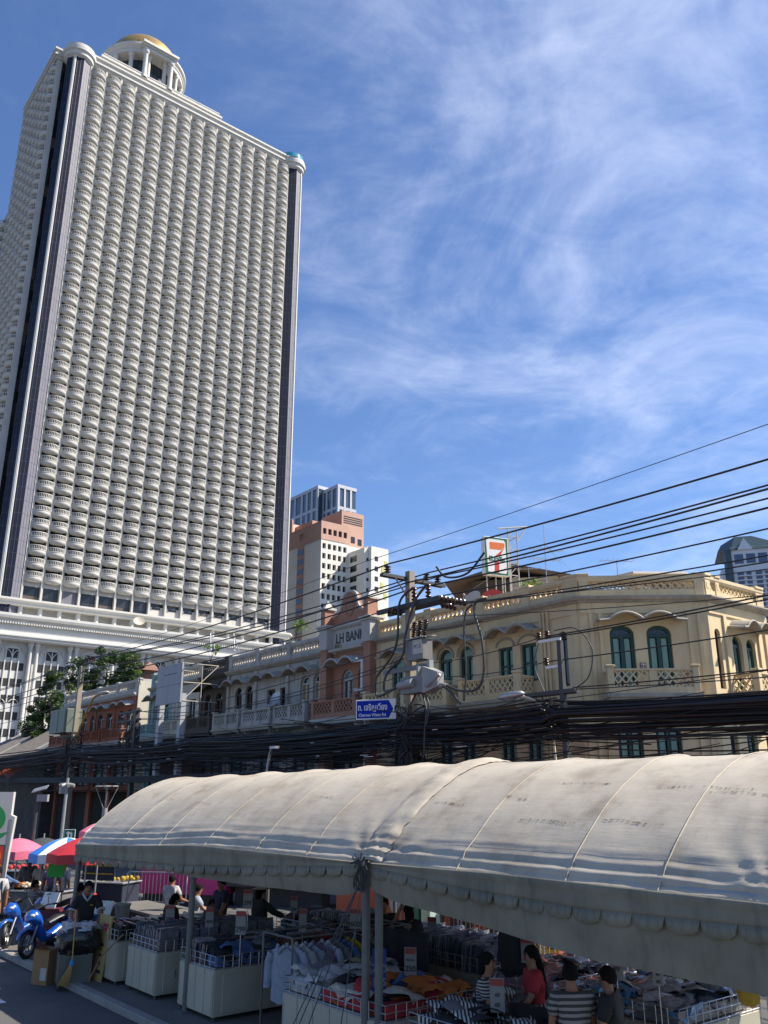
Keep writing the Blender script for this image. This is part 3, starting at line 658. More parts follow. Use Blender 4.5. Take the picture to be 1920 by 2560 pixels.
def pier(parent, T, x0, x1, z0, z1, m, out=0.05, name='parapet_pier'):
    b = MB(T); b.bbox(x0, x1, -out, 0.24, z0, z1, 0.01); b.box(x0 + 0.08, x1 - 0.08, -out - 0.012, -out + 0.01, z0 + 0.3, z1 - 0.24)
    b.bbox(x0 - 0.05, x1 + 0.05, -out - 0.05, 0.29, z1 + 0.001, z1 + 0.09, 0.01)
    return b.build(name, m, parent)

# ---- the yellow corner building
ZP, ZC = 10.83, 9.97
yb = thing('shophouse', 'yellow corner shophouse with dark green shutters and chamfered front', 'building', B1, TH_ROW)
CH_L, CH_A = math.hypot(2.94, 3.35), math.atan2(3.35, 2.94)
TL, TC, TS = Tm(-11.71, 0, 0), Tm(0, 0, 0, CH_A), Tm(2.94, 3.35, 0, R(90))
FP = [(-11.71, 0), (0, 0), (2.94, 3.35), (2.94, 7.4)]
zb, zw = 6.62, 9.03
opL = [(1.15, 1.95, zb, 9.0, 0.4), (4.23, 5.06, zb, 9.05, 0.4), (5.47, 6.25, zb, 9.05, 0.4), (7.66, 8.41, 7.32, 8.72), (8.8, 9.6, 7.32, 8.72), (10.66, 11.06, 7.0, 8.95, 0.2),
       (1.2, 2.0, 3.0, 5.4), (4.2, 5.0, 3.0, 5.4), (5.5, 6.3, 3.0, 5.4), (7.6, 8.4, 3.0, 5.4), (8.9, 9.7, 3.0, 5.4)]
opC = [(0.98, 1.83, zb, zw, 0.3), (2.26, 3.12, zb, zw, 0.3), (0.98, 1.83, 3.0, 5.5), (2.26, 3.12, 3.0, 5.5)]
opS = [(0.30, 0.66, 6.85, 8.95, 0.18), (1.42, 2.06, zb, 8.85, 0.32), (2.36, 2.98, zb, 8.8, 0.3), (0.5, 0.95, 3.0, 5.35), (1.6, 2.3, 3.0, 5.35), (2.9, 3.5, 3.0, 5.35)]
b = MB()
for T, W_, ops in ((TL, 11.71, opL), (TC, CH_L, opC), (TS, 4.05, opS)): grid_wall(b, 0, W_, 0, ZC, ops, 0.22, T)
b.T = Matrix.Identity(4); b.prism([(-11.70, 0.4), (-0.1, 0.4), (2.5, 3.4), (2.5, 7.39), (-11.70, 7.39)], 0.0, ZC - 0.12)
b.quad((-11.71, 0, 0), (-11.71, 7.4, 0), (-11.71, 7.4, ZC), (-11.71, 0, ZC)); b.quad((2.94, 7.4, 0), (-11.71, 7.4, 0), (-11.71, 7.4, ZC), (2.94, 7.4, ZC))
b.build('wall', m_yel, yb)
for T, ops in ((TL, opL), (TC, opC), (TS, opS)):
    for o in ops:
        slim = (o[1] - o[0]) < 0.5
        if o[3] < 6: window(yb, T, *o[:4], 0, m_grn, m_mint, rails=(0.45,), fr=0.09)
        elif slim: window(yb, T, *o, m_brn, m_dkgl, leaves=1, fan=m_dkgl)
        elif len(o) == 4: window(yb, T, *o, 0, m_grn, [m_mint, m_mint], rails=(0.5,), fr=0.085, pad=0.35)
        else: window(yb, T, *o, m_grn, [m_mint, m_mint] if T is TL else m_mint, rails=(0.62,) if T is TL else (), fr=0.11, fan=m_mint if T is TL else m_dkgl, pad=0.3)
b = MB(); b.sweep(FP, [(0.0, ZC - 0.12), (0.10, ZC - 0.12), (0.14, ZC - 0.06), (0.24, ZC - 0.04), (0.30, ZC + 0.03), (0.30, ZC + 0.08), (0.0, ZC + 0.10)]); b.build('cornice', m_ygr, yb)
segL = [(TL, 0.35, 1.9), (TL, 2.3, 3.45), (TL, 3.8, 6.55), (TL, 6.95, 9.0), (TL, 9.4, 11.0)]
segC = [(TC, 0.35, CH_L - 0.35)]; segS = [(TS, 0.35, 0.7), (TS, 0.95, 3.5)]
pp = parapet(yb, FP, ZC + 0.10, ZP, m_yel, m_ygr, segL + segC + segS)
for T, xs in ((TL, ((0.0, 0.35), (1.9, 2.3), (3.45, 3.8), (6.55, 6.95), (9.0, 9.4), (11.0, 11.68))), (TC, ((0.03, 0.35), (CH_L - 0.35, CH_L - 0.03))), (TS, ((0.03, 0.35), (0.7, 0.95), (3.5, 4.0)))):
    for a, c in xs: pier(pp, T, a, c, ZC + 0.101, ZP, m_yel, 0.03)
for T, xs in ((TL, ((0.1, 0.35), (2.6, 2.9), (3.3, 3.6), (6.75, 7.05), (10.0, 10.25), (11.3, 11.6))), (TC, ((0.3, 0.42), (0.62, 0.75), (CH_L - 0.75, CH_L - 0.62), (CH_L - 0.4, CH_L - 0.28))), (TS, ((0.9, 1.1), (3.2, 3.4), (3.7, 3.95)))):
    for a, c in xs: b = MB(T); b.box(a, c, -0.07, 0.003, 3.0, 9.45); b.build('pilaster', m_yel, yb)
    b = MB(T); b.box(0.02, 4.0 if T is not TL else 11.6, -0.05, 0.002, 9.46, ZC - 0.125); b.build('frieze', m_yel, yb)
# plain arched mouldings, hoods, balconies
hood(yb, TC, 0.55, 3.55, 9.13, 0.24, 0.62, m_ygr); hood(yb, TL, 3.75, 6.75, 9.12, 0.25, 0.6, m_ygr); hood(yb, TL, 7.2, 10.05, 9.1, 0.25, 0.6, m_ygr); hood(yb, TL, 0.6, 2.5, 9.12, 0.25, 0.5, m_ygr, arcs=1)
hood(yb, TS, 1.1, 3.3, 9.0, 0.25, 0.7, m_ygr, wing=0.25)
for T, ops in ((TL, opL),):
    for o in ops:
        b = MB(T)
        if o[3] > 6 and o[1] - o[0] > 0.5:
            xm, hw = (o[0] + o[1]) / 2, (o[1] - o[0]) / 2 + 0.09; sp = (o[3] - o[4] if len(o) > 4 else 8.75)
            b.tube([(xm - hw * math.cos(math.pi * k / 12), -0.015, sp + (0.5 if len(o) > 4 else 0.3) * math.sin(math.pi * k / 12)) for k in range(13)], 0.05, 5); b.build('arch_moulding', m_ygr, yb)
balcony(yb, TC, 0.62, 3.62, zb, m_yel, m_ygr); balcony(yb, TL, 2.9, 5.66, zb + 0.1, m_yel, m_ygr); balcony(yb, TL, 6.38, 9.45, zb + 0.1, m_yel, m_ygr); balcony(yb, TL, 0.3, 2.4, zb + 0.1, m_yel, m_ygr); balcony(yb, TS, 1.15, 3.2, zb, m_yel, m_ygr)
b = MB(TC); b.bbox(1.94, 2.15, -0.05, 0.0, 7.35, 7.72, 0.01); sgn = b.build('house_plaque', mat('plaque_rim', (0.20, 0.10, 0.07), 0.6), yb)
b = MB(TC); b.box(1.965, 2.125, -0.062, -0.051, 7.38, 7.69); b.build('plaque_face', m_paper, sgn)
b = MB(TC)
for x, z in ((2.0, 7.6), (2.09, 7.6), (2.0, 7.53), (2.09, 7.53)): b.cyl((x, -0.07, z), (x, -0.061, z), 0.028, n=8)
b.tube([(2.045 + 0.06 * math.cos(t * 0.6), -0.066, 7.43 + 0.03 * math.sin(t * 0.6)) for t in range(11)], 0.008, 4); b.build('plaque_emblem', m_brn, sgn)
for x in (9.95, 10.12, 10.3): b = MB(TL); b.cyl((x, -0.12, 3.2), (x, -0.12, 9.75), 0.04, n=6); b.build('downpipe', m_yel, yb)

# ---- the bank building with the shaped gable
bk = thing('shophouse', 'salmon bank shophouse with white sign band and curved gable', 'building', row(-15.80, 0), TH_ROW)
I4 = Matrix.Identity(4); WB = 4.07
opB = [(1.45, 2.35, 6.7, 8.95, 0.42), (2.75, 3.42, 6.7, 8.95, 0.36), (0.7, 3.3, 2.6, 5.6)]
b = MB(); grid_wall(b, 0, WB, 0, 9.8, opB, 0.25, I4); b.T = I4; b.box(0.01, WB - 0.01, 0.5, 10, 0, 9.75); b.build('wall', m_lhs, bk)
window(bk, I4, *opB[0], m_lhw, m_dkgl, rails=(0.5,), fan=m_blgl, fr=0.1, pad=0.3); window(bk, I4, *opB[1], m_lhw, m_dkgl, rails=(0.5,), fan=m_blgl, fr=0.1, pad=0.3)
window(bk, I4, *opB[2], 0, m_brn, m_dkgl, rails=(0.7,))
for x0, x1 in ((0.26, 0.76), (3.70, 4.20)):
    b = MB(); b.box(x0, x1, -0.42, 0.0, 0, 9.98); p_ = b.build('pier', m_lhs, bk)
    b = MB(); b.box(x0 - 0.06, x1 + 0.06, -0.48, 0.2, 9.981, 10.95); b.bbox(x0 - 0.14, x1 + 0.14, -0.56, 0.28, 10.951, 11.05, 0.02); b.bbox(x0 - 0.2, x1 + 0.2, -0.62, 0.32, 11.051, 11.15, 0.02); b.build('pier_block', m_lhw, p_)
    b = MB(); b.box(x0 + 0.08, x1 - 0.08, -0.5, 0.08, 11.151, 11.95); b.build('pier_stub', m_lhs, p_)
    b = MB(); b.bbox(x0 + 0.0, x1 - 0.0, -0.58, 0.16, 11.951, 12.06, 0.02); b.add([(x0 + 0.1, -0.48, 12.06), (x1 - 0.1, -0.48, 12.06), (x1 - 0.1, 0.06, 12.06), (x0 + 0.1, 0.06, 12.06), ((x0 + x1) / 2, -0.21, 12.45)], [[0, 1, 4], [1, 2, 4], [2, 3, 4], [3, 0, 4]]); b.build('pier_cap', m_lhw, p_)
b = MB(); b.box(0.72, 3.42, -0.1, 0.3, 9.85, 11.0); b.sweep([(0.73, -0.1), (3.41, -0.1)], [(0, 9.80), (0.22, 9.84), (0.28, 9.95), (0.1, 10.0), (0, 10.0)]); b.sweep([(0.73, -0.1), (3.41, -0.1)], [(0, 10.9), (0.08, 10.92), (0.16, 11.0), (0.16, 11.1), (0, 11.15)]); band = b.build('sign_band', m_lhw, bk)
text_obj('LH BANK', 0.66, mat('sign_letters', (0.015, 0.015, 0.017), 0.5), band, Tm(2.22, -0.112, 10.45), 'lettering', 0.006, bold=0.012, sx=0.82)
for i, c_ in enumerate(((0.06, 0.16, 0.13), (0.25, 0.12, 0.06), (0.33, 0.22, 0.08))):
    k = MB(); k.box(1.0 + i * 0.2, 1.17 + i * 0.2, -0.112, -0.101, 10.03, 10.2); k.build('logo_square', mat('logo_%d' % i, c_, 0.5), band)
prof = [(0.72, 11.1), (3.42, 11.1), (3.42, 11.65)]
for k in range(13): t = math.pi / 2 * k / 12; prof.append((3.42 - 0.72 * math.sin(t) , 12.2 - 0.55 * math.cos(t)) if False else (2.7 + 0.72 * (1 - math.sin(t)), 11.62 + 0.55 * (1 - math.cos(t)) ))
prof += [(2.7, 12.28)] + [(2.07 + 0.6 * math.cos(math.pi * k / 12), 12.28 + 0.42 * math.sin(math.pi * k / 12)) for k in range(13)] + [(1.44, 12.28)]
for k in range(13): t = math.pi / 2 * (12 - k) / 12; prof.append((1.44 - 0.72 * (1 - math.sin(t)), 11.62 + 0.55 * (1 - math.cos(t))))
b = MB(); b.prism(prof, -0.02, 0.2, 'xz'); gb = b.build('gable', m_lhs, bk)
b = MB(); b.tube([(x, -0.03, z) for x, z in prof[2:]], 0.07, 6); b.build('gable_moulding', m_lhw, gb)
b = MB(); b.tube([(2.07 + 0.33 * math.cos(t * math.pi / 12), -0.03, 12.0 + 0.5 * math.sin(t * math.pi / 12)) for t in range(24)], 0.04, 5, closed=True); b.build('oval_moulding', m_lhs, gb)
hood(bk, I4, 0.85, 3.40, 9.12, 0.26, 0.75, m_lhw, wing=0.15)
balcony(bk, I4, 0.3, 3.75, 6.7, m_lhs, m_lhw, proj=0.9)
# bracket arms on the pier
b = MB(); b.box(3.3, 4.05, -0.78, -0.7, 9.05, 9.15); b.box(3.45, 4.05, -0.78, -0.7, 7.75, 7.85); b.box(3.98, 4.06, -0.78, -0.7, 7.851, 9.049); b.build('wire_bracket', mat('white_bracket', (0.6, 0.6, 0.6), 0.5), bk)

# ---- aged white terrace, three bays, and its neighbours
def terrace(name_label, x0, x1, mw, mtrim, bays, wins, zpar=ZP, zcor=9.9, balc=True, hoods=True, seg=None, depth=11.0, rail_m=None, cell=0.26):
    t = thing('shophouse', name_label, 'building', row(x0, 0), TH_ROW); W_ = x1 - x0; bw = W_ / bays
    ops = [o[:5] for o in wins]
    gops = [(bw * k + 0.35, bw * (k + 1) - 0.35, 0.0, 3.4) for k in range(bays)] + [(bw * k + 0.6, bw * (k + 1) - 0.6, 3.8, 5.5) for k in range(bays)]
    b = MB(); grid_wall(b, 0, W_, 0, zcor, ops + gops, 0.22, I4); b.T = I4; b.box(0.005, W_ - 0.005, 0.45, depth, 0, zcor - 0.1)
    b.quad((0, 0, 0), (0, 0.45, 0), (0, 0.45, zcor), (0, 0, zcor)); b.quad((W_, 0, 0), (W_, 0.45, 0), (W_, 0.45, zcor), (W_, 0, zcor))
    b.build('wall', mw, t)
    for o in wins: window(t, I4, *o[:5], o[5], o[6], rails=(0.55,), fan=o[7] if len(o) > 7 else m_dkgl, fr=0.08, pad=0.4)
    for k in range(bays):
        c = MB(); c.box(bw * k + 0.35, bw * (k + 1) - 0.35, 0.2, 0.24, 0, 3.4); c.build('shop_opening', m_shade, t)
        f = window(t, I4, bw * k + 0.6, bw * (k + 1) - 0.6, 3.8, 5.5, 0, m_brn, m_blgl, leaves=2, rails=(0.5,))
    b = MB(); b.sweep([(0, 0), (W_, 0)], [(0, zcor - 0.15), (0.1, zcor - 0.14), (0.28, zcor), (0.30, zcor + 0.07), (0, zcor + 0.09)]); b.build('cornice', m_ygr if mtrim is None else mtrim, t)
    pr = parapet(t, [(0, 0), (W_, 0)], zcor + 0.09, zpar, mw, mw, [(I4, bw * k + 0.2, bw * (k + 1) - 0.2) for k in range(bays)], cell=cell)
    for k in range(bays + 1): xa = min(max(bw * k - 0.2, 0.005), W_ - 0.405); pier(pr, I4, xa, xa + 0.4, zcor + 0.091, zpar, mw, 0.03)
    for k in range(bays + 1): xa = min(max(bw * k - 0.13, 0.004), W_ - 0.27); b = MB(); b.box(xa, xa + 0.26, -0.08, 0.002, 3.5, zcor - 0.16); b.build('pilaster', mw, t)
    for k in range(bays):
        if hoods: hood(t, I4, bw * k + 0.25, bw * (k + 1) - 0.2, 9.1, 0.24, 0.7, mtrim or m_ygr, wing=0.18)
        if balc: balcony(t, I4, bw * k + 0.1, bw * (k + 1) - 0.25, 6.75, rail_m or mw, mtrim or m_ygr, proj=0.9, cell=0.24)
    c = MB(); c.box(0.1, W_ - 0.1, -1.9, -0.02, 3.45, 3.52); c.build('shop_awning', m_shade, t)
    return t
A = -25.45
white_t = terrace('grey stained white shophouse terrace with ochre shutters in its end bay', A, -15.84, m_gry, None, 3,
    [(-24.57 - A, -23.8 - A, 6.75, 9.0, 0.35, m_brn, [m_paper, m_dkgl]), (-23.44 - A, -22.61 - A, 6.75, 9.0, 0.35, m_brn, [m_paper, m_dkgl]), (-21.1 - A, -20.29 - A, 6.75, 8.6, 0, m_brn, m_dkgl), (-19.81 - A, -19.03 - A, 6.75, 8.6, 0, m_brn, m_dkgl),
     (-17.9 - A, -17.05 - A, 6.75, 9.0, 0.35, m_lhw, m_och), (-16.75 - A, -15.98 - A, 6.75, 9.0, 0.35, m_lhw, m_och)])
A = -28.75
dark_t = terrace('black mildewed narrow shophouse with a dark openwork parapet', A, -25.47, m_blk, m_blk, 1, [(0.55, 1.35, 6.75, 8.9, 0.35, m_brn, m_blgl), (1.9, 2.7, 6.75, 8.9, 0.35, m_brn, m_dkgl)])
A = -32.4
cream_t = terrace('cream shophouse bay behind the blank billboard', A, -28.77, m_crm, None, 1, [(0.6, 1.5, 6.75, 8.8, 0, m_brn, m_blgl), (2.1, 3.0, 6.75, 8.8, 0, m_brn, m_paper)], hoods=False)
A = -36.0
mint_t = terrace('pale mint shophouse bay next to the alley by the orange building', A, -32.42, m_mnt, None, 1, [(0.6, 1.5, 6.75, 8.9, 0.3, m_lhw, m_blgl), (2.0, 2.9, 6.75, 8.9, 0.3, m_mint, m_blgl)])
A = -52.8
m_wbal = m_lhw
ow = []
for x in (-48.4, -45.1, -43.4, -41.2, -39.75): ow.append((x - A, x - A + 1.05, 6.75, 8.85, 0.35, m_blgl, m_dkgl))
ow += [(-51.6 - A, -50.7 - A, 6.75, 8.85, 0.35, m_blgl, m_dkgl), (-50.2 - A, -49.3 - A, 6.75, 8.85, 0.35, m_blgl, m_dkgl), (-46.6 - A, -45.7 - A, 6.75, 8.85, 0.35, m_blgl, m_dkgl)]
ow.sort()
orange_t = terrace('orange shophouse with a white openwork parapet and paired arched windows', A, -38.2, m_ora, m_lhw, 4, ow, zcor=9.85)
b = MB(); b.box(14.61, 14.7, 0.02, 10.9, 0, 10.7); b.build('end_wall', m_crm, orange_t)
for o in orange_t.children:
    if o.name.startswith('parapet'):
        o.data.materials[0] = m_lhw
        for k in o.children: k.data.materials[0] = m_lhw

# ---- odds and ends on the roofs
hut = thing('roof_hut', 'small weatherboard roof hut with a dark sloping tin roof behind the yellow parapet', 'hut', at_depth(1168, 1480, 39.5).to_2d().to_3d() + Vector((0, 0, 10.7)), TH_ROW + R(38))
b = MB(); b.box(0, 4.2, 0, 3.5, 0, 2.2); b.build('hut_wall', m_blk, hut)
for k in range(11):
    c = MB(); c.box(2.0, 4.25, -0.05, -0.01, 0.15 + k * 0.19, 0.32 + k * 0.19); c.build('weatherboard', m_lhw, hut)
    c = MB(); c.box(4.21, 4.25, 0.0, 3.5, 0.15 + k * 0.19, 0.32 + k * 0.19); c.build('weatherboard', m_lhw, hut)
b = MB(); b.add([(-0.9, -0.9, 1.95), (2.0, -0.9, 2.75), (2.0, 4.2, 2.75), (-0.9, 4.2, 1.95), (5.0, -0.6, 2.1), (5.0, 4.2, 2.1)], [[0, 1, 2, 3], [1, 4, 5, 2]])
o = b.build('hut_roof', mat('rusty_tin', (0.10, 0.085, 0.075), 0.7, var=0.3, stain=0.5), hut); sd = o.modifiers.new('s', 'SOLIDIFY'); sd.thickness = 0.07
# satellite dishes
def dish(label, loc, d, aim, m, rim=True):
    t = thing('satellite_dish', label, 'dish', loc); q = Vector(aim).to_track_quat('Z', 'Y').to_matrix().to_4x4(); Q = Matrix.Translation((0, 0, d * 0.62)) @ q
    b = MB(Q); b.lathe([(0.001, 0), (d * 0.2, d * 0.02), (d * 0.4, d * 0.09), (d * 0.5, d * 0.14)], n=24); b.lathe([(0.001, -0.012), (d * 0.2, d * 0.02 - 0.012), (d * 0.4, d * 0.09 - 0.012), (d * 0.5, d * 0.14 - 0.01)], n=24); b.build('reflector', m, t, smooth=True)
    b = MB(Q); b.tube([(0, -d * 0.45, d * 0.1), (0, -d * 0.2, d * 0.45), (0, 0, d * 0.5)], 0.012, 5); b.cyl((0, 0, d * 0.44), (0, 0, d * 0.56), 0.03, n=8); b.build('feed_arm', m_steel, t)
    b = MB(); b.cyl((0, 0, 0), (0, 0, d * 0.6), 0.03, n=8); b.box(-0.15, 0.15, -0.15, 0.15, 0, 0.02); b.build('mast', m_steel, t); return t
m_red = mat('red_dish', (0.42, 0.045, 0.045), 0.5, var=0.1)
rd = dish('red satellite dish with a white label strip by the roof hut', at_depth(1232, 1500, 35.0).to_2d().to_3d() + Vector((0, 0, 10.3)), 1.05, (-0.35, -0.9, 0.3), m_red)
b = MB(Matrix.Translation((0, 0, 0.65)) @ Vector((-0.35, -0.9, 0.3)).to_track_quat('Z', 'Y').to_matrix().to_4x4()); b.box(-0.3, 0.3, 0.08, 0.2, 0.075, 0.08); b.build('label_strip', m_lhw, rd)
dish('white satellite dish on the yellow parapet', at_depth(1180, 1500, 35.8).to_2d().to_3d() + Vector((0, 0, 10.4)), 1.1, (-0.6, -0.5, 0.5), m_lhw)
dish('grey satellite dish on the stained white balcony', row(-18.9, -0.75, 7.35), 0.85, (-0.7, -0.6, 0.35), m_steel)
dish('cream satellite dish on the tower podium ledge', F0 + Vector((math.cos(TH_SIDE) * 30 + math.sin(TH_SIDE) * 4.0, math.sin(TH_SIDE) * 30 - math.cos(TH_SIDE) * 4.0, 44.25)), 3.0, (0.3, -0.8, 0.6), m_crm)
# rooftop sign of the convenience shop
m_sgw = mat('sign_white', (0.70, 0.70, 0.68), 0.4, var=0.05); m_sgg = mat('sign_green', (0.01, 0.12, 0.055), 0.4, var=0.08); m_sgo = mat('sign_orange', (0.62, 0.14, 0.02), 0.4); m_sgr = mat('sign_red', (0.55, 0.03, 0.03), 0.4)
SG = thing('rooftop_sign', 'square rooftop box sign with a big orange and red numeral on white', 'sign', at_depth(1214, 1466, 36.5), R(38.7) * 0.55)
sw, shh = 1.2, 1.75
TSG = Tm(0, 0, 0.55)
b = MB(TSG); b.bbox(0, sw, 0, 0.28, 0, shh, 0.01); cab = b.build('sign_box', m_sgw, SG)
b = MB(TSG); b.box(0.03, sw - 0.03, -0.006, -0.001, 0.03, shh - 0.03); b.build('green_border', m_sgg, cab)
b = MB(TSG); b.prism([(0.16, 0.14), (sw - 0.16, 0.10), (sw - 0.1, 0.2), (sw - 0.14, shh - 0.2), (sw - 0.22, shh - 0.12), (0.12, shh - 0.1), (0.1, shh - 0.2)], -0.012, -0.007, 'xz'); b.build('white_field', m_sgw, cab)
b = MB(TSG); b.prism([(0.28, 1.5), (1.02, 1.5), (1.02, 1.32), (0.86, 1.18), (0.28, 1.18)], -0.018, -0.013, 'xz'); b.build('numeral_bar', m_sgo, cab)
b = MB(TSG); b.prism([(0.88, 1.17), (1.02, 1.29), (0.74, 0.86), (0.52, 0.86)], -0.017, -0.013, 'xz'); b.prism([(0.50, 0.62), (0.73, 0.62), (0.70, 0.12), (0.48, 0.12)], -0.017, -0.013, 'xz'); b.build('numeral_stem', m_sgr, cab)
text_obj('ELEVEn', 0.3, m_sgg, cab, TSG @ Tm(0.61, -0.02, 0.74), 'lettering', 0.003, bold=0.008, sx=0.85)
b = MB(TSG)
for x in (0.15, 0.6, 1.05): b.cyl((x, 0.14, -0.9), (x, 0.14, 0), 0.03, n=6)
for x, y in ((1.3, 0.1), (1.75, 0.1), (1.3, 0.8), (1.75, 0.8)): b.cyl((x, y, -1.6), (x, y, 2.2), 0.035, n=6)
for z in (0.1, 0.7, 1.3, 1.9):
    b.cyl((1.2, 0.1, z), (1.75, 0.1, z), 0.025, n=5); b.cyl((1.75, 0.1, z), (1.75, 0.8, z), 0.025, n=5); b.cyl((1.3, 0.1, z), (1.75, 0.1, z + 0.5), 0.018, n=5)
b.cyl((0.8, 0.1, 2.2), (2.3, 0.1, 2.45), 0.035, n=6); b.cyl((2.3, 0.1, 2.45), (1.75, 0.1, 1.7), 0.03, n=6)
b.build('sign_frame', m_lhw, SG)
# aerials
def aerial(label, loc, h, els, boomlen=1.0, rz=0.3, guys=False):
    t = thing('tv_aerial', label, 'aerial', loc, rz); b = MB(); b.cyl((0, 0, 0), (0, 0, h), 0.022, 0.014, 6); b.build('mast', m_steel, t)
    for z, L in els:
        b = MB(); b.cyl((-L / 2, 0, z), (L / 2, 0, z), 0.014, n=5)
        for k in range(7): x = -L / 2 + L * k / 6; b.cyl((x, -0.32 + k * 0.02, z + 0.02), (x, 0.32 - k * 0.02, z + 0.02), 0.008, n=4)
        b.build('antenna', m_steel, t)
    if guys:
        for a in (0.4, 2.5, 4.4): c = MB(); c.cyl((0, 0, h * 0.7), (3.0 * math.cos(a), 3.0 * math.sin(a), 0.2), 0.006, n=4); c.build('guy_wire', m_steel, t)
    return t
aerial('tall aerial mast with two booms and guy wires on the yellow roof', at_depth(1368, 1470, 33.0), 2.6, ((1.55, 1.5), (1.15, 1.2)), guys=True)
aerial('low rooftop aerial above the middle of the chamfered parapet', at_depth(1545, 1445, 33.5), 0.75, ((0.7, 1.3),), rz=0.1)
aerial('small aerial between the rooftop sign and the tall mast', at_depth(1324, 1470, 36.0), 0.9, ((0.85, 1.0),), rz=-0.2)
aerial('aerial standing on the stained white parapet in front of the pale block', at_depth(792, 1600, 45), 1.6, ((1.5, 0.9), (1.0, 0.9)), rz=0.2)
# canopy house on the yellow roof
cn = thing('roof_shed', 'flat tin roofed shed with green netting on the yellow roof', 'shed', row(1.0, 4.2, 9.9), TH_SIDE)
b = MB(); b.box(-1.0, 2.6, 0.6, 3, 0, 1.0); b.build('shed_wall', m_crm, cn)
b = MB(); b.add([(-1.8, 0.3, 1.35), (1.6, 0.2, 1.85), (4.2, 0.6, 1.25), (4.2, 3.2, 1.25), (1.6, 3.2, 1.85), (-1.8, 3.2, 1.35)], [[0, 1, 4, 5], [1, 2, 3, 4]]); o = b.build('shed_roof', m_lhw, cn); sd = o.modifiers.new('s', 'SOLIDIFY'); sd.thickness = 0.08
b = MB(); b.box(3.3, 4.0, 0.3, 0.9, 0.6, 1.2); b.build('green_net', mat('green_net', (0.0, 0.22, 0.10), 0.7), cn)
# ---------------------------------------------------------------- poles, wires, lamps, signs
m_conc = mat('pole_concrete', (0.27, 0.235, 0.18), 0.9, var=0.15, vscale=2, bump=0.1, stain=0.4, scol=(0.12, 0.1, 0.08))
m_dsteel = mat('dark_steel', (0.05, 0.05, 0.052), 0.6, metal=0.3, var=0.25, vscale=5)
m_insu = mat('brown_porcelain', (0.05, 0.022, 0.016), 0.25, var=0.2)
m_gbox = mat('grey_cabinet', (0.15, 0.152, 0.15), 0.5, var=0.12, vscale=2, stain=0.3)
m_lbox = mat('light_grey_cabinet', (0.25, 0.253, 0.25), 0.5, var=0.1, vscale=2, stain=0.2)
def axes(x, y, z=0.0):            # matrix whose x runs along the street and y away from it
    return Matrix.Translation(row(x, y, z)) @ FR
def insulator(T, p, h, r, n_sk, name, parent):
    b = MB(T @ Matrix.Translation(p)); pr = [(0.03, -0.12), (0.03, 0)]
    for k in range(n_sk): z = h * k / n_sk; pr += [(r * 0.45, z), (r, z + h * 0.25 / n_sk), (r * 0.9, z + h * 0.5 / n_sk), (r * 0.4, z + h * 0.8 / n_sk)]
    pr += [(0.02, h)]
    b.lathe(pr, n=10); return b.build(name, m_insu, parent, smooth=50)
def pole_body(label, x, y, h, w0=0.32, w1=0.2, m=m_conc):
    t = thing('utility_pole', label, 'utility pole', row(x, y), TH_ROW); b = MB(); a, c = w0 / 2, w1 / 2
    b.add([(-a, -a, 0), (a, -a, 0), (a, a, 0), (-a, a, 0), (-c, -c, h), (c, -c, h), (c, c, h), (-c, c, h)], [[3, 2, 1, 0], [4, 5, 6, 7], [0, 1, 5, 4], [1, 2, 6, 5], [2, 3, 7, 6], [3, 0, 4, 7]])
    b.build('shaft', m, t)
    b = MB()
    for k in range(int(h / 0.55)): z = 1.2 + k * 0.55; 
    for k in range(int(h / 0.6)):
        z = 1.2 + k * 0.6
        if z < h - 0.3: q = a + (c - a) * z / h; b.cyl((-0.0, -q - 0.003, z), (0, -q + 0.01, z), 0.022, n=6)
    stuff(b.build('bolt_holes', m_dsteel, t))
    return t
PX, PY, PH = -5.75, -3.0, 11.65
mp_ = pole_body('concrete utility pole with crossarms, switch gear and a small white plate', PX, PY, PH, 0.36, 0.26)
I4 = Matrix.Identity(4)
b = MB(); b.box(-0.11, 0.0, -1.35, 1.9, 11.3, 11.42); b.box(-0.26, -0.15, -1.3, 1.85, 11.3, 11.42); b.build('crossarm', m_dsteel, mp_)
b = MB(); b.cyl((0, -0.75, 11.3), (0.1, -0.05, 10.4), 0.03, n=5); b.cyl((0, 0.95, 11.3), (0.1, 0.05, 10.4), 0.03, n=5); b.build('arm_brace', mat('rust_brace', (0.12, 0.06, 0.035), 0.8), mp_)
b = MB(); b.box(-1.7, 2.0, -0.32, -0.2, 10.15, 10.33); b.box(-1.65, 1.95, 0.2, 0.32, 10.15, 10.33); b.build('crossarm', m_dsteel, mp_)
for y in (-1.05, 0.95, 1.55): insulator(I4, (-0.1, y, 11.46), 0.3, 0.14, 3, 'pin_insulator', mp_)
for x in (0.55, 1.35): insulator(I4, (x, -0.26, 10.36), 0.55, 0.12, 4, 'post_insulator', mp_)
for k, (x, y) in enumerate(((2.0, -0.3), (2.0, 0.25), (1.2, 0.5), (-0.9, -0.4))):
    for q in range(4): insulator(Tm(x + 0.1 + q * 0.17, y + 0.04 * q, 10.18 - q * 0.05, 0, 0, R(100)), (0, 0, 0), 0.08, 0.13, 1, 'disc_insulator', mp_)
b = MB(); b.bbox(0.25, 1.15, -0.42, 0.1, 8.1, 8.85, 0.02); bx = b.build('switch_box', m_gbox, mp_)
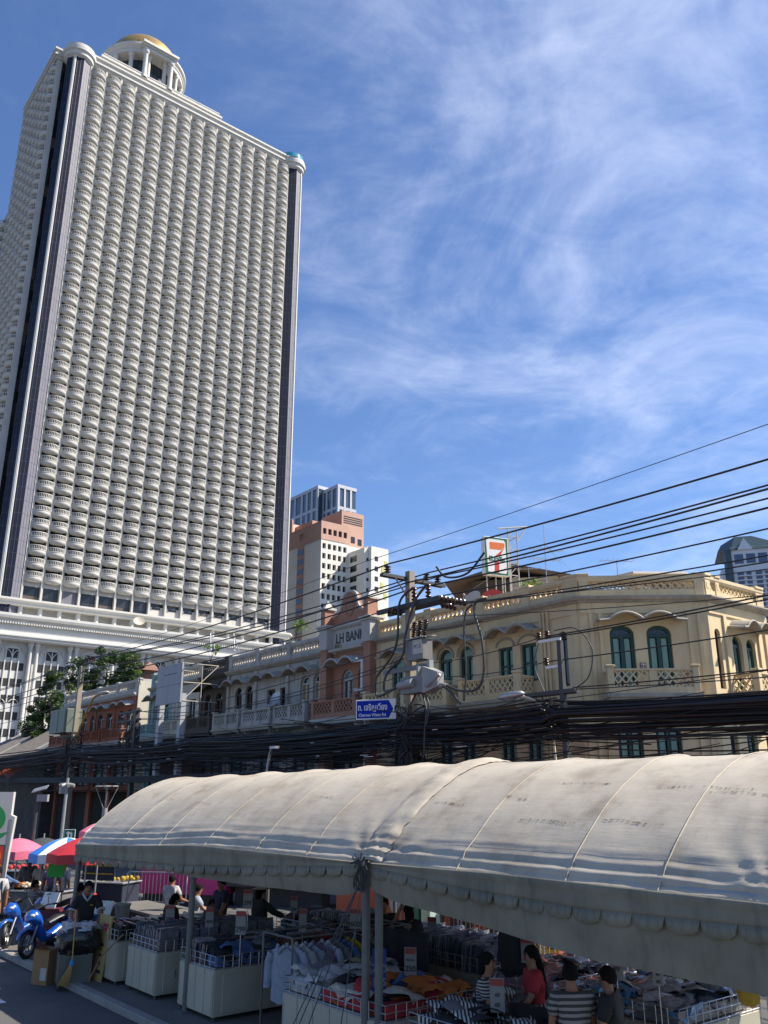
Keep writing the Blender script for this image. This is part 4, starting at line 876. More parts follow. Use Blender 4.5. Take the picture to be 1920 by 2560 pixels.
b = MB(); b.add([(0.15, -0.52, 8.86), (1.25, -0.52, 8.86), (1.25, 0.2, 8.98), (0.15, 0.2, 8.98), (0.15, -0.52, 8.9), (1.25, -0.52, 8.9), (1.25, 0.2, 9.02), (0.15, 0.2, 9.02)], [[3, 2, 1, 0], [4, 5, 6, 7], [0, 1, 5, 4], [1, 2, 6, 5], [2, 3, 7, 6], [3, 0, 4, 7]]); b.build('box_lid', m_lbox, bx)
b = MB(); b.box(0.62, 1.14, -0.432, -0.424, 8.3, 8.82); b.build('number_plate', m_lhw, bx)
text_obj('PC-3', 0.2, mat('plate_letters', (0.02, 0.02, 0.02), 0.5), bx, Tm(0.88, -0.436, 8.56), 'lettering', 0.003, sx=0.95)
for x in (0.35, 0.66, 0.97): insulator(Tm(x, -0.15, 9.0, 0, R(-8), R(8 * (x - 0.6))), (0, 0, 0), 0.62, 0.11, 7, 'bushing', bx)
b = MB(); b.box(-1.35, 1.3, -0.26, -0.18, 7.75, 7.93); b.build('channel_arm', m_gbox, mp_)
b = MB(); b.bbox(0.25, 1.5, -0.75, -0.2, 6.85, 7.45, 0.02); gs = b.build('load_switch', m_gbox, mp_)
b = MB(); b.add([(1.5, -0.75, 6.8), (2.15, -0.6, 7.0), (2.15, -0.3, 7.0), (1.5, -0.2, 6.8), (1.5, -0.75, 7.75), (2.15, -0.6, 7.5), (2.15, -0.3, 7.5), (1.5, -0.2, 7.75)], [[3, 2, 1, 0], [4, 5, 6, 7], [0, 1, 5, 4], [1, 2, 6, 5], [2, 3, 7, 6], [3, 0, 4, 7]]); b.build('switch_cover', m_lbox, gs)
b = MB(); b.box(0.9, 1.0, -0.5, -0.3, 7.45, 7.9); b.box(1.5, 1.62, -0.5, -0.3, 7.7, 8.0); b.build('hanger', m_lbox, gs)
b = MB(); b.cyl((1.7, -0.78, 7.0), (2.5, -0.8, 7.35), 0.05, n=6); b.build('handle', m_lbox, gs)
b = MB(); b.cyl((0.25, -0.8, 7.15), (1.05, -0.8, 7.2), 0.13, 0.16, 12); b.cyl((2.1, -0.45, 7.05), (2.45, -0.45, 7.0), 0.11, 0.08, 10); b.build('cable_gland', m_lbox, gs)
def hang(b, pts, r, n=6, sub=8):
    """smooth cable through points (Catmull-Rom)"""
    P = [Vector(p) for p in pts]; P = [P[0] * 2 - P[1]] + P + [P[-1] * 2 - P[-2]]; out = []
    for i in range(1, len(P) - 2):
        for k in range(sub):
            t = k / sub; a, c, d, e = P[i - 1], P[i], P[i + 1], P[i + 2]
            out.append(0.5 * ((2 * c) + (d - a) * t + (2 * a - 5 * c + 4 * d - e) * t * t + (3 * c - a - 3 * d + e) * t ** 3))
    out.append(P[-2]); b.tube(out, r, n)
m_dcab = mat('grey_black_cable', (0.035, 0.035, 0.037), 0.5, var=0.2)
for pts, r in (([(0.5, -0.26, 10.9), (-0.15, -0.4, 10.4), (-0.25, -0.45, 9.0), (-0.6, -0.5, 8.3), (-1.35, -0.6, 7.6), (-1.2, -0.7, 6.95), (-0.5, -0.8, 6.95), (0.25, -0.8, 7.15)], 0.045),
               ([(1.3, -0.26, 10.9), (0.75, -0.4, 10.3), (0.3, -0.5, 9.1), (0.1, -0.5, 8.3), (-0.7, -0.6, 7.7), (-0.75, -0.7, 7.1), (-0.2, -0.8, 7.05), (0.25, -0.82, 7.15)], 0.045),
               ([(2.45, -0.45, 7.0), (3.2, -0.5, 6.75), (4.0, -0.5, 6.75), (4.35, -0.5, 7.3), (4.3, -0.5, 8.4), (4.0, -0.5, 9.3), (4.1, -0.5, 9.7), (4.6, -0.5, 9.75)], 0.045),
               ([(2.3, -0.5, 7.0), (2.8, -0.55, 6.7), (3.3, -0.6, 6.3)], 0.04), ([(3.35, -0.5, 6.4), (3.5, -0.5, 7.4), (3.45, -0.5, 8.6), (3.55, -0.5, 9.4), (3.9, -0.5, 9.65)], 0.035),
               ([(0.6, -0.3, 6.85), (0.4, -0.4, 6.4), (0.1, -0.3, 6.0), (0.0, -0.25, 5.6)], 0.04), ([(1.0, -0.3, 6.85), (1.25, -0.35, 6.2), (1.2, -0.4, 5.5), (1.15, -0.4, 4.6)], 0.035), ([(1.1, -0.3, 6.85), (1.4, -0.35, 6.4), (1.3, -0.4, 5.7)], 0.03),
               ([(1.65, -0.1, 11.5), (2.2, -0.1, 11.0), (3.4, -0.2, 10.9), (4.4, -0.3, 11.45)], 0.04)):
    c = MB(); hang(c, pts, r); c.build('drop_cable', m_dcab, mp_, smooth=True)
# tangle around the shaft
b = MB()
for k in range(34):
    a = rnd.uniform(0, 6.28); z = rnd.uniform(4.0, 6.2); rr = rnd.uniform(0.25, 0.6); pts = []
    for q in range(7): t = a + q * rnd.uniform(0.4, 1.0); pts.append((rr * math.cos(t) * 1.1, rr * math.sin(t), z + 0.45 * math.sin(q * 1.1 + k) + rnd.uniform(-0.1, 0.1)))
    hang(b, pts, rnd.uniform(0.012, 0.03), 4, 4)
for k in range(14): x = rnd.uniform(-0.3, 0.4); b.cyl((x, -0.2 - rnd.uniform(0, 0.15), rnd.uniform(2.5, 4)), (x + rnd.uniform(-0.1, 0.1), -0.22, rnd.uniform(5.5, 6.6)), rnd.uniform(0.012, 0.03), n=5)
stuff(b.build('wire_tangle', m_cable, mp_))
# left pole
LX = -41.1
lp = pole_body('sunlit concrete utility pole with a steel top bracket in front of the orange shophouse', LX, PY, 11.75, 0.42, 0.28)
b = MB(); b.box(0.25, 0.35, -0.06, 0.06, 10.6, 11.9); b.box(0.35, 2.0, -0.06, 0.06, 11.78, 11.9); b.box(0.14, 1.6, -0.06, 0.06, 10.55, 10.65); b.build('steel_bracket', m_dsteel, lp)
for x in (0.9, 1.4, 1.9): insulator(I4, (x, 0, 11.95), 0.28, 0.12, 3, 'pin_insulator', lp)
b = MB(); hang(b, [(-0.1, -0.2, 11.2), (-0.35, -0.3, 11.7), (-0.8, -0.35, 11.95), (-1.4, -0.4, 12.0)], 0.04); b.bbox(-1.9, -1.3, -0.55, -0.25, 11.93, 12.03, 0.02); b.build('lamp_arm', m_steel, lp)
m_yarm = mat('yellow_pipe', (0.40, 0.22, 0.035), 0.5, var=0.15)
b = MB(); hang(b, [(0.25, 0, 6.6), (0.7, 0, 7.3), (1.6, 0, 8.3), (2.6, 0, 9.2), (3.2, 0, 9.45), (4.0, 0, 9.5)], 0.075); ya = b.build('lamp_arm', m_yarm, lp, smooth=True)
b = MB(Tm(3.7, 0, 9.42, 0)); b.lathe([(0.02, -0.0), (0.2, 0.03), (0.26, 0.1), (0.2, 0.2), (0.03, 0.24)], (0.75, 0, 0), 12, sx=3.6, sy=1); b.build('lamp_head', m_lhw, ya, smooth=True)
b = MB(); b.bbox(-0.42, -0.1, -0.5, -0.2, 3.3, 4.0, 0.02); b.build('meter_box', m_lhw, lp)
b = MB(); b.bbox(-3.6, -0.6, -0.6, 0.6, 7.3, 8.9, 0.05); cbx = b.build('transformer_cabinet', mat('green_grey_metal', (0.13, 0.16, 0.14), 0.55, var=0.1, stain=0.3), lp)
b = MB(); b.box(-2.0, -1.94, -0.615, -0.599, 7.35, 8.85); b.build('door_seam', m_dsteel, cbx)
b = MB(); b.box(-0.61, 0.2, -0.3, 0.3, 7.2, 7.3); b.box(-3.7, 0.3, 0.2, 0.4, 7.05, 7.2); b.build('cabinet_bracket', m_dsteel, lp)
b = MB()
for k in range(30):
    a = rnd.uniform(0, 6.28); z = rnd.uniform(4.2, 6.6); pts = []
    for q in range(6): t = a + q * rnd.uniform(0.4, 1.0); pts.append((0.7 * math.cos(t), 0.5 * math.sin(t), z + 0.5 * math.sin(q * 1.3 + k)))
    hang(b, pts, rnd.uniform(0.015, 0.035), 4, 4)
stuff(b.build('wire_tangle', m_cable, lp))
# slim post with bracket beside the chamfered corner
p3 = pole_body('slim dark post with white angle bracket and short crossarm by the chamfered corner', 1.5, -3.0, 8.0, 0.2, 0.15, m_dsteel)
b = MB(); b.box(-0.85, 0.05, -0.05, 0.02, 8.02, 8.1); b.box(-0.03, 0.05, -0.05, 0.02, 7.25, 8.019); b.box(-0.6, 0.05, -0.05, 0.02, 7.17, 7.249); b.build('angle_bracket', mat('white_bracket', (0.6, 0.6, 0.6), 0.5), p3)
b = MB(); b.box(-1.5, 0.55, -0.12, -0.02, 6.35, 6.47); b.box(-1.4, 0.5, 0.04, 0.14, 6.33, 6.45); b.cyl((-0.9, 0, 6.35), (0, 0, 5.2), 0.025, n=5); b.build('crossarm', m_dsteel, p3)
for x in (-0.85, -0.5): insulator(I4, (x, 0, 8.15), 0.25, 0.1, 3, 'pin_insulator', p3)
insulator(I4, (-0.6, 0, 7.3), 0.25, 0.1, 3, 'pin_insulator', p3)
b = MB(); hang(b, [(-0.2, 0, 8.35), (0.6, 0.1, 8.3), (1.15, 0.1, 7.6), (0.95, 0.1, 6.8), (0.45, 0, 6.45)], 0.018); hang(b, [(-0.85, 0, 8.1), (-1.1, 0, 7.4), (-0.9, 0, 6.8), (-0.7, 0, 6.4)], 0.015); b.build('drop_cable', m_dcab, p3)
# dark post with a service rack before the orange building
p4 = pole_body('dark service post with wire racks in front of the orange shophouse', -30.9, -3.0, 8.2, 0.26, 0.24, m_dsteel)
b = MB()
for z in (8.0, 7.5, 7.0, 6.5): b.box(-2.6, 0.5, -0.06, 0.06, z - 0.06, z + 0.06)
for k in range(20): a = rnd.uniform(-2.5, 0.3); hang(b, [(a, 0.1, rnd.uniform(6.5, 8)), (a + rnd.uniform(-0.5, 0.5), rnd.uniform(-0.3, 0.3), rnd.uniform(5.6, 7)), (a + rnd.uniform(-0.8, 0.8), 0, rnd.uniform(5.2, 6.5))], 0.03, 4, 4)
stuff(b.build('wire_rack', m_cable, p4))

# overhead wires
def sagline(p, q, sag, n=28):
    p, q = Vector(p), Vector(q); return [p.lerp(q, k / n) - Vector((0, 0, sag * 4 * (k / n) * (1 - k / n))) for k in range(n + 1)]
def pt(x, dy, z): return row(x, PY + dy, z)
end_pole = pole_body('concrete utility pole further along the pavement', 30.0, PY, 11.7)
for k, (dl, dm, dr_, zl, zm, zr_, sag, r) in enumerate((
        (0.0, -1.05, -1.05, 12.2, 11.8, 11.75, 0.35, 0.032), (0.02, 0.95, 0.6, 12.15, 11.75, 11.95, 0.4, 0.030), (0.04, 1.55, 1.4, 12.2, 11.7, 11.8, 0.45, 0.030),
        (0.0, -0.25, -0.9, 11.4, 11.15, 11.4, 0.4, 0.033), (0.05, -0.1, 0.3, 11.0, 10.9, 11.15, 0.45, 0.033), (0.1, 0.3, 1.0, 10.6, 10.55, 10.8, 0.5, 0.026))):
    for (xa, da, za), (xb, db, zb_), tail in (((-76, dl, zl), (LX + 0.9 + k * 0.15, dl, zl), 0), ((LX + 0.9 + k * 0.15, dl, zl), (PX, dm, zm), 1), ((PX, dm, zm), (30, dr_, zr_), 2)):
        c = MB(); c.tube(sagline(pt(xa, da, za), pt(xb, db, zb_), sag), r, 5)
        o = c.build('overhead_wire', m_cable, None, smooth=True)
        sp_ = ('beyond the sunlit pole', 'between the sunlit pole and the switch gear pole', 'from the switch gear pole past the rooftop sign')[tail]
        tag(o, ('thick wire on the crossarm insulators ' if k < 3 else 'thick wire slung under the crossarm ') + sp_, 'cable', 'high wires ' + sp_)
c = MB(); c.tube(sagline(pt(LX, -0.4, 12.3), pt(PX - 1.0, -1.5, 12.0), 0.25), 0.012, 4); tag(c.build('overhead_wire', m_cable), 'thin topmost wire running from the sunlit pole to the crossarm end', 'cable')
c = MB(); c.tube(sagline(pt(PX - 1.0, -1.5, 12.0), pt(30, -2.6, 12.3), 0.2), 0.012, 4); tag(c.build('overhead_wire', m_cable), 'thin topmost wire rising over the rooftop sign', 'cable')
for x, y_, z, lab in ((-22, -0.1, 10.95, 'metal spacer on the wires near the salmon gable'), (-20, 0.2, 10.7, 'second metal spacer closer to the salmon gable'), (-55, 0, 11.4, 'metal spacer on the wires beside the dark tree')):
    c = MB()
    for d in (0, 0.25): c.cyl(pt(x, y_, z + 0.5), pt(x + 0.2, y_ + d, z - 0.45), 0.03, n=6)
    tag(c.build('wire_spacer', m_steel), lab, 'spacer')
# second-level wires that cross the yellow facade
mids = [((PX + 2.2, 0.2, 10.0), (30, 0.3, 9.5), 0.5, 0.022), ((PX + 2.4, -0.2, 9.9), (30, 0.5, 9.3), 0.6, 0.022), ((PX + 0.2, -0.2, 9.3), (4.4 + PX, -0.5, 9.0), 0.1, 0.018), ((1.0, 0, 8.2), (30, 0.2, 10.0), 0.5, 0.024), ((0.7, 0, 8.15), (30, 0.1, 9.7), 0.5, 0.022),
        ((0.9, 0, 7.4), (30, 0.3, 8.9), 0.5, 0.02), ((PX + 0.3, 0.0, 8.0), (0.7, 0.0, 8.2), 0.15, 0.016), ((PX + 0.3, 0.05, 7.6), (0.9, 0.0, 7.4), 0.2, 0.014), ((LX + 0.3, 0, 8.6), (PX - 0.3, 0, 8.9), 0.9, 0.02), ((LX + 0.3, 0, 8.2), (PX - 0.3, 0, 8.3), 0.9, 0.02),
        ((-30.9, 0, 8.0), (PX - 0.4, -0.2, 8.1), 0.7, 0.02), ((-30.9, 0, 7.6), (PX - 0.4, -0.2, 7.6), 0.6, 0.016), ((1.9, 0, 6.5), (30, 0.1, 7.3), 0.4, 0.02), ((1.9, 0, 6.45), (30, 0.4, 7.0), 0.5, 0.016), ((0.4, 0, 6.4), (PX, 0.0, 6.3), 0.25, 0.018), ((PX, 0, 6.2), (30, 0.0, 6.4), 0.5, 0.02), ((PX, 0.1, 6.6), (1.5, 0, 5.6), 0.1, 0.014), ((PX, 0.1, 6.1), (30, 0.1, 7.6), 0.3, 0.014),
        ((-30.9, 0, 6.9), (-12, 0.3, 6.2), 0.4, 0.018), ((-30.9, 0, 6.6), (-10, 0.1, 6.4), 0.5, 0.016), ((-76, 0, 8.4), (LX, 0, 8.4), 0.6, 0.022), ((-76, 0, 9.3), (LX, 0, 9.6), 0.6, 0.022), ((PX + 2.4, 0.2, 10.05), (24, 2.6, 8.8), 0.3, 0.016), ((PX + 2.0, 0.2, 9.6), (24, 2.6, 8.0), 0.4, 0.014)]
for p, q, sg_, r in mids:
    c = MB(); c.tube(sagline(pt(*p), pt(*q), sg_, 20), r, 5); tag(c.build('service_wire', m_cable, None, smooth=True), 'thin service wire sagging across the yellow corner front' if q[0] > PX else ('thin service wire left of the sunlit pole' if q[0] <= LX else 'thin service wire sagging across the stained white and salmon fronts'), 'cable', 'service wires across the fronts')
b = MB()
ST = [-80, LX, -23, PX, 1.5, 30]
for k in range(70):
    dy = rnd.uniform(-0.35, 0.3); z0 = 5.05 + 0.95 * rnd.random() ** 0.9; r = rnd.choice((0.012, 0.016, 0.02, 0.025, 0.032, 0.04)); P = []
    for i in range(len(ST) - 1):
        zA, zB = z0 + rnd.uniform(-0.18, 0.18), z0 + rnd.uniform(-0.18, 0.18); L = ST[i + 1] - ST[i]; s_ = rnd.uniform(0.1, 0.5) * min(1, L / 25); n = 12
        zo = 0.35 if ST[i] < -30 else 0.0; zo2 = 0.35 if ST[i + 1] < -30 else 0.0
        for q in range(n + (i == len(ST) - 2)): u = q / n; P.append(pt(ST[i] + L * u, dy + 0.06 * math.sin(u * 9 + k), (zA + zo) * (1 - u) + (zB + zo2) * u - s_ * 4 * u * (1 - u)))
    b.tube(P, r, 5)
o = stuff(b.build('cable_bundle', m_cable, None)); tag(o, 'thick drooping bundle of black telecom cables along the far pavement', 'cables')
b = MB()
for k in range(85):
    xa = rnd.uniform(-60, 6); xb = xa + rnd.uniform(4, 22); za, zb_ = rnd.uniform(3.9, 5.4), rnd.uniform(3.9, 5.6)
    b.tube(sagline(pt(xa, rnd.uniform(-0.4, 0.5), za), pt(xb, rnd.uniform(-0.4, 0.5), zb_), rnd.uniform(0.05, 0.6), 12), rnd.choice((0.010, 0.012, 0.016, 0.022)), 4)
for k in range(90):
    xa = rnd.uniform(-52, -4); b.tube(sagline(pt(xa, rnd.uniform(-0.4, 0.5), rnd.uniform(4.4, 5.9)), pt(xa + rnd.uniform(2, 8), rnd.uniform(-0.4, 2.6), rnd.uniform(3.2, 6.4)), 0.2, 8), 0.012, 4)
for k in range(7):
    z = 4.05 + 0.05 * k; b.tube(sagline(pt(-80, -0.2, z + 0.5), pt(PX, -0.25, z), 0.3, 20) + sagline(pt(PX + 0.1, -0.25, z), pt(30, -0.3, z + 0.4), 0.25, 20), 0.035, 5)
for k in range(60):
    xa = rnd.uniform(-55, 2); xb = xa + rnd.uniform(5, 20); b.tube(sagline(pt(xa, rnd.uniform(-0.5, 0.4), rnd.uniform(5.2, 6.6)), pt(xb, rnd.uniform(-0.5, 0.4), rnd.uniform(4.6, 6.3)), rnd.uniform(0.1, 0.5), 12), rnd.choice((0.012, 0.016, 0.02)), 4)
o = stuff(b.build('loose_cables', m_cable, None)); tag(o, 'loose black cables criss-crossing under the thick bundle', 'cables')
b = MB()
for k in range(20):
    p = pt(rnd.uniform(-45, 6), -0.36, rnd.uniform(4.6, 6.0)); b.T = Matrix.Translation(p) @ FR; L = rnd.uniform(0.15, 0.6); b.box(-L / 2, L / 2, -0.012, 0.012, -0.010, 0.010)
o = stuff(b.build('cable_tags', mat('cable_tag_white', (0.55, 0.55, 0.5), 0.6), None)); tag(o, 'small pale tags and sleeves on the cable bundle', 'cable tags')

# signs
m_blue = mat('sign_blue', (0.006, 0.028, 0.36), 0.6, var=0.06, spec=0.15)
ss = thing('street_sign', 'blue street name sign with an arrow point and white border', 'street sign', row(-9.05, -3.1), TH_ROW * 0.42)
TSS = Tm(0, 0, 6.18)
b = MB(TSS); b.bbox(0, 1.72, -0.02, 0.03, 0, 0.78, 0.01); pl = b.build('sign_plate', m_sgw, ss)
b = MB(TSS); b.prism([(0.05, 0.05), (1.42, 0.05), (1.62, 0.39), (1.42, 0.73), (0.05, 0.73)], -0.026, -0.021, 'xz'); b.build('blue_field', m_blue, pl)
text_obj('ถ. เจริญเวียง', 0.34, m_sgw, pl, TSS @ Tm(0.73, -0.03, 0.46), 'lettering', 0.002, bold=0.006, sx=0.72)
text_obj('Charoen Wiang Rd.', 0.165, m_sgw, pl, TSS @ Tm(0.73, -0.03, 0.17), 'lettering', 0.002, bold=0.003, sx=0.9)
for x in (0.36, 1.4): b = MB(); b.cyl((x, 0.06, 0), (x, 0.06, 6.5), 0.035, n=8); b.build('sign_post', m_steel, ss)
s2 = thing('street_sign', 'small blue sign half hidden behind the cable bundle', 'street sign', row(-4.75, -2.4), TH_ROW * 0.45)
b = MB(Tm(0, 0, 5.55)); b.bbox(0, 0.85, -0.02, 0.03, 0, 0.55, 0.01); pl = b.build('sign_plate', m_sgw, s2)
b = MB(Tm(0, 0, 5.55)); b.box(0.03, 0.82, -0.026, -0.021, 0.03, 0.52); b.build('blue_field', mat('faded_blue', (0.05, 0.13, 0.34), 0.4), pl); b = MB(Tm(0, 0, 5.55)); b.prism([(0.38, 0.12), (0.5, 0.12), (0.44, 0.38)], -0.032, -0.027, 'xz'); b.build('arrow', m_sgw, pl)
b = MB(); b.cyl((0.42, 0.06, 0), (0.42, 0.06, 5.9), 0.035, n=8); b.build('sign_post', m_steel, s2)
# blank hoarding
bb_ = thing('billboard', 'blank grey hoarding panel on two steel posts with a scaffold frame', 'billboard', row(-28.3, -3.0), TH_ROW)
m_hrd = mat('hoarding_grey', (0.28, 0.285, 0.31), 0.6, var=0.05, vscale=1, stain=0.15)
b = MB(); b.bbox(-0.02, 3.12, -0.06, 0.06, 8.1, 10.28, 0.01); pn = b.build('panel', m_hrd, bb_)
for z in (9.1,): b = MB(); b.box(0, 3.1, -0.064, -0.059, z, z + 0.02); b.build('panel_joint', m_dsteel, pn)
b = MB(); b.box(0.9, 2.5, -0.064, -0.059, 9.72, 9.76); b.build('scribble', m_dsteel, pn)
for x in (0.8, 1.5, 2.3): b = MB(); b.box(x, x + 0.015, -0.064, -0.059, 8.15, 10.2); b.build('panel_joint', mat('joint_grey', (0.2, 0.2, 0.22), 0.6), pn)
for x in (0.05, 2.75): b = MB(); b.box(x, x + 0.34, 0.061, 0.35, 0, 8.6); b.build('post', mat('post_grey', (0.33, 0.34, 0.36), 0.6, var=0.1), bb_)
b = MB()
for p, q in (((3.1, 0.1, 10.25), (3.1, 2.2, 10.25)), ((3.1, 2.2, 10.25), (3.1, 0.1, 8.2)), ((3.1, 0.1, 9.2), (3.1, 2.2, 9.2)), ((0.1, 0.1, 10.25), (0.1, 2.2, 10.25)), ((0.1, 2.2, 10.25), (3.1, 2.2, 10.25)), ((3.1, 0.1, 8.2), (3.1, 2.2, 8.2)), ((3.1, 1.2, 10.2), (3.1, 1.2, 8.2))): b.cyl(p, q, 0.022, n=5)
b.build('scaffold', m_crm, bb_)
# dark Thai shop sign
sg3 = thing('shop_sign', 'dim red and dark shop sign with pale Thai lettering', 'sign', row(-30.9, -1.6), TH_ROW); b = MB(); b.box(0, 5.0, -0.1, 0.1, 4.3, 6.0); pl = b.build('sign_panel', mat('sign_dark_red', (0.06, 0.012, 0.014), 0.6), sg3)
b = MB(); b.box(0, 5.0, -0.11, -0.101, 5.1, 6.0); b.build('dark_field', mat('sign_dark', (0.02, 0.02, 0.03), 0.6), pl)
text_obj('ธกลดเบก', 0.85, m_paper, pl, Tm(2.5, -0.13, 5.55), 'lettering', 0.004)
b = MB(); b.box(0.3, 0.4, 0.1, 1.6, 4.8, 4.9); b.box(4.6, 4.7, 0.1, 1.6, 4.8, 4.9); b.build('sign_bracket', m_dsteel, sg3)
# street lamp by the yellow front
sl = thing('street_lamp', 'grey lamp head on a curved arm in front of the yellow balcony', 'street lamp', row(0.95, -2.9), TH_ROW)
b = MB(); hang(b, [(0, 0, 0), (0, 0, 3.0), (-0.02, 0, 4.8), (-0.2, -0.05, 5.7), (-0.55, -0.15, 6.2), (-1.0, -0.3, 6.4)], 0.045); b.build('lamp_arm', m_crm, sl, smooth=True)
b = MB(Tm(-1.35, -0.4, 6.42, R(15), 0, R(-6))); b.lathe([(0.01, -0.09), (0.16, -0.07), (0.2, 0.0), (0.15, 0.1), (0.02, 0.13)], (0, 0, 0), 14, sx=2.6, sy=1.0); b.build('lamp_head', m_steel, sl, smooth=True)
b = MB(Tm(-1.45, -0.42, 6.36, R(15))); b.lathe([(0.01, -0.12), (0.1, -0.09), (0.14, 0)], (0, 0, 0), 12, sx=2.0); b.build('lens', m_blgl, sl, smooth=True)
# bent lamp post seen just above the tent
lq = thing('street_lamp', 'bare bent lamp post rising behind the tent ridge', 'street lamp', row(-13.2, -4.6), TH_ROW); b = MB(); hang(b, [(0, 0, 0), (0, 0, 3.4), (0.0, 0, 4.3), (0.15, 0.0, 4.9), (0.5, -0.1, 5.2)], 0.06); b.build('lamp_post', m_steel, lq, smooth=True); b = MB(); b.box(0.45, 0.9, -0.2, 0.0, 5.15, 5.25); b.build('lamp_head', m_steel, lq)
# modern lamp with three struts
tl = thing('street_lamp', 'modern street lamp with a round disc on slanting struts', 'street lamp', at_depth(262, 2030, 42.0).to_2d().to_3d(), 0)
b = MB(); b.cyl((0, 0, 0), (0, 0, 2.3), 0.10, 0.08, 12); b.cyl((0, 0, 2.3), (0, 0, 2.72), 0.13, 0.12, 12); b.build('lamp_post', m_lbox, tl, smooth=40)
for k in range(4): a = R(20 + 90 * k); b = MB(); b.cyl((0.08 * math.cos(a), 0.08 * math.sin(a), 2.7), (0.5 * math.cos(a), 0.5 * math.sin(a), 3.66), 0.022, n=6); b.build('strut', m_lbox, tl)
b = MB(Tm(0, 0, 3.68)); b.lathe([(0.0, 0.04), (0.5, 0.035), (0.54, 0.0), (0.5, -0.025), (0.16, -0.03), (0.06, -0.14), (0, -0.15)], n=28); b.build('lamp_disc', m_lbox, tl, smooth=40)

# ---------------------------------------------------------------- vegetation and the old roofs at the left
def leaf_mat(name, c, v=0.35):
    m = bpy.data.materials.new(name); m.use_nodes = True; n = m.node_tree.nodes; l = m.node_tree.links; p = n['Principled BSDF']
    g_ = n.new('ShaderNodeNewGeometry'); r = n.new('ShaderNodeMapRange'); l.new(g_.outputs['Random Per Island'], r.inputs['Value']); r.inputs['To Min'].default_value = 1 - v; r.inputs['To Max'].default_value = 1 + v
    s = n.new('ShaderNodeVectorMath'); s.operation = 'SCALE'; s.inputs[0].default_value = c; l.new(r.outputs[0], s.inputs['Scale']); l.new(s.outputs[0], p.inputs['Base Color']); p.inputs['Roughness'].default_value = 0.5
    tr = n.new('ShaderNodeBsdfTranslucent'); l.new(s.outputs[0], tr.inputs['Color']); mx = n.new('ShaderNodeMixShader'); mx.inputs[0].default_value = 0.25; l.new(p.outputs[0], mx.inputs[1]); l.new(tr.outputs[0], mx.inputs[2])
    l.new(mx.outputs[0], n['Material Output'].inputs['Surface']); MATS[name] = m; return m
m_leaf = leaf_mat('tree_leaves', (0.045, 0.085, 0.02)); m_leaf2 = leaf_mat('young_leaves', (0.12, 0.20, 0.03)); m_bark = mat('bark', (0.10, 0.075, 0.05), 0.9, var=0.3, vscale=5)
def leaves(b, c, rad, n, size, rg):
    for k in range(n):
        while True:
            v = Vector((rg.uniform(-1, 1), rg.uniform(-1, 1), rg.uniform(-1, 1)))
            if 0.35 < v.length < 1: break
        p = Vector(c) + Vector((v.x * rad[0], v.y * rad[1], v.z * rad[2])); s = size * rg.uniform(0.6, 1.3)
        a = Vector((rg.uniform(-1, 1), rg.uniform(-1, 1), rg.uniform(-0.6, 0.6))).normalized(); q = a.cross(Vector((rg.uniform(-1, 1), rg.uniform(-1, 1), rg.uniform(0.2, 1)))).normalized()
        b.add([p - a * s, p + q * s * 0.4 - a * s * 0.1, p + a * s, p - q * s * 0.4 - a * s * 0.1], [[0, 1, 2, 3]])
def tree(label, base, h, clumps, n, size, seed, group=None):
    rg = random.Random(seed); t = thing('broadleaf_tree', label, 'tree', base, 0, group); b = MB()
    b.tube([(0, 0, 0), (0.1, 0, h * 0.25), (-0.1, 0.1, h * 0.5), (0.05, 0, h * 0.72)], [0.35, 0.3, 0.24, 0.14], 8)
    for c, r in clumps: b.tube([(0, 0, h * 0.42), (c[0] * 0.5, c[1] * 0.5, (h * 0.5 + c[2]) / 2), c], [0.18, 0.12, 0.05], 6)
    b.build('trunk', m_bark, t, smooth=True); b = MB()
    for c, r in clumps:
        for k in range(9):
            v = Vector((rg.gauss(0, 1), rg.gauss(0, 1), rg.gauss(0, 0.8))).normalized() * rg.uniform(0.3, 0.95); cc = (c[0] + v.x * r, c[1] + v.y * r, c[2] + v.z * r * 0.85); q = r * rg.uniform(0.28, 0.5)
            leaves(b, cc, (q, q, q * 0.8), n, size, rg)
    stuff(b.build('crown', m_leaf, t, fix=False)); return t
tree('dark green tree in front of the low white wall', at_depth(112, 1900, 84).to_2d().to_3d(), 14, [((0.2, 0, 12.4), 1.7), ((-1.0, 0, 10.6), 1.5), ((1.2, 0, 10.8), 1.6), ((0.4, -1, 13.9), 1.2), ((-0.8, -1, 8.8), 1.5), ((1.2, -1, 8.8), 1.5)], 300, 0.13, 3)
tree('wide green tree behind the white parapet of the orange shophouse', at_depth(245, 1900, 98).to_2d().to_3d(), 19, [((-2.4, 0, 16.6), 1.9), ((0, 0, 17.4), 2.0), ((2.4, 0, 17.2), 1.9), ((-2.0, 0, 14.6), 1.8), ((1.4, 0, 15.0), 1.9), ((3.6, 0, 15.8), 1.5), ((-3.2, 0, 15.2), 1.3)], 300, 0.15, 5)
def shrub(label, base, h, n, seed, m=None, s=0.1):
    rg = random.Random(seed); t = thing('rooftop_plant', label, 'plant', base); b = MB(); c = MB()
    for k in range(5):
        a = rg.uniform(0, 6.28); q = (h * 0.3 * math.cos(a), h * 0.3 * math.sin(a), h * rg.uniform(0.6, 1.0)); b.tube([(0, 0, 0), (q[0] * 0.3, q[1] * 0.3, q[2] * 0.5), q], [0.015, 0.012, 0.005], 5); leaves(c, q, (h * 0.22, h * 0.22, h * 0.2), n, s, rg)
    b.build('stem', m_bark, t); c.build('foliage', m or m_leaf2, t, fix=False); return t
shrub('bright green sapling on the stained white parapet', row(-18.6, 0.1, 10.83), 1.3, 22, 4, s=0.12)
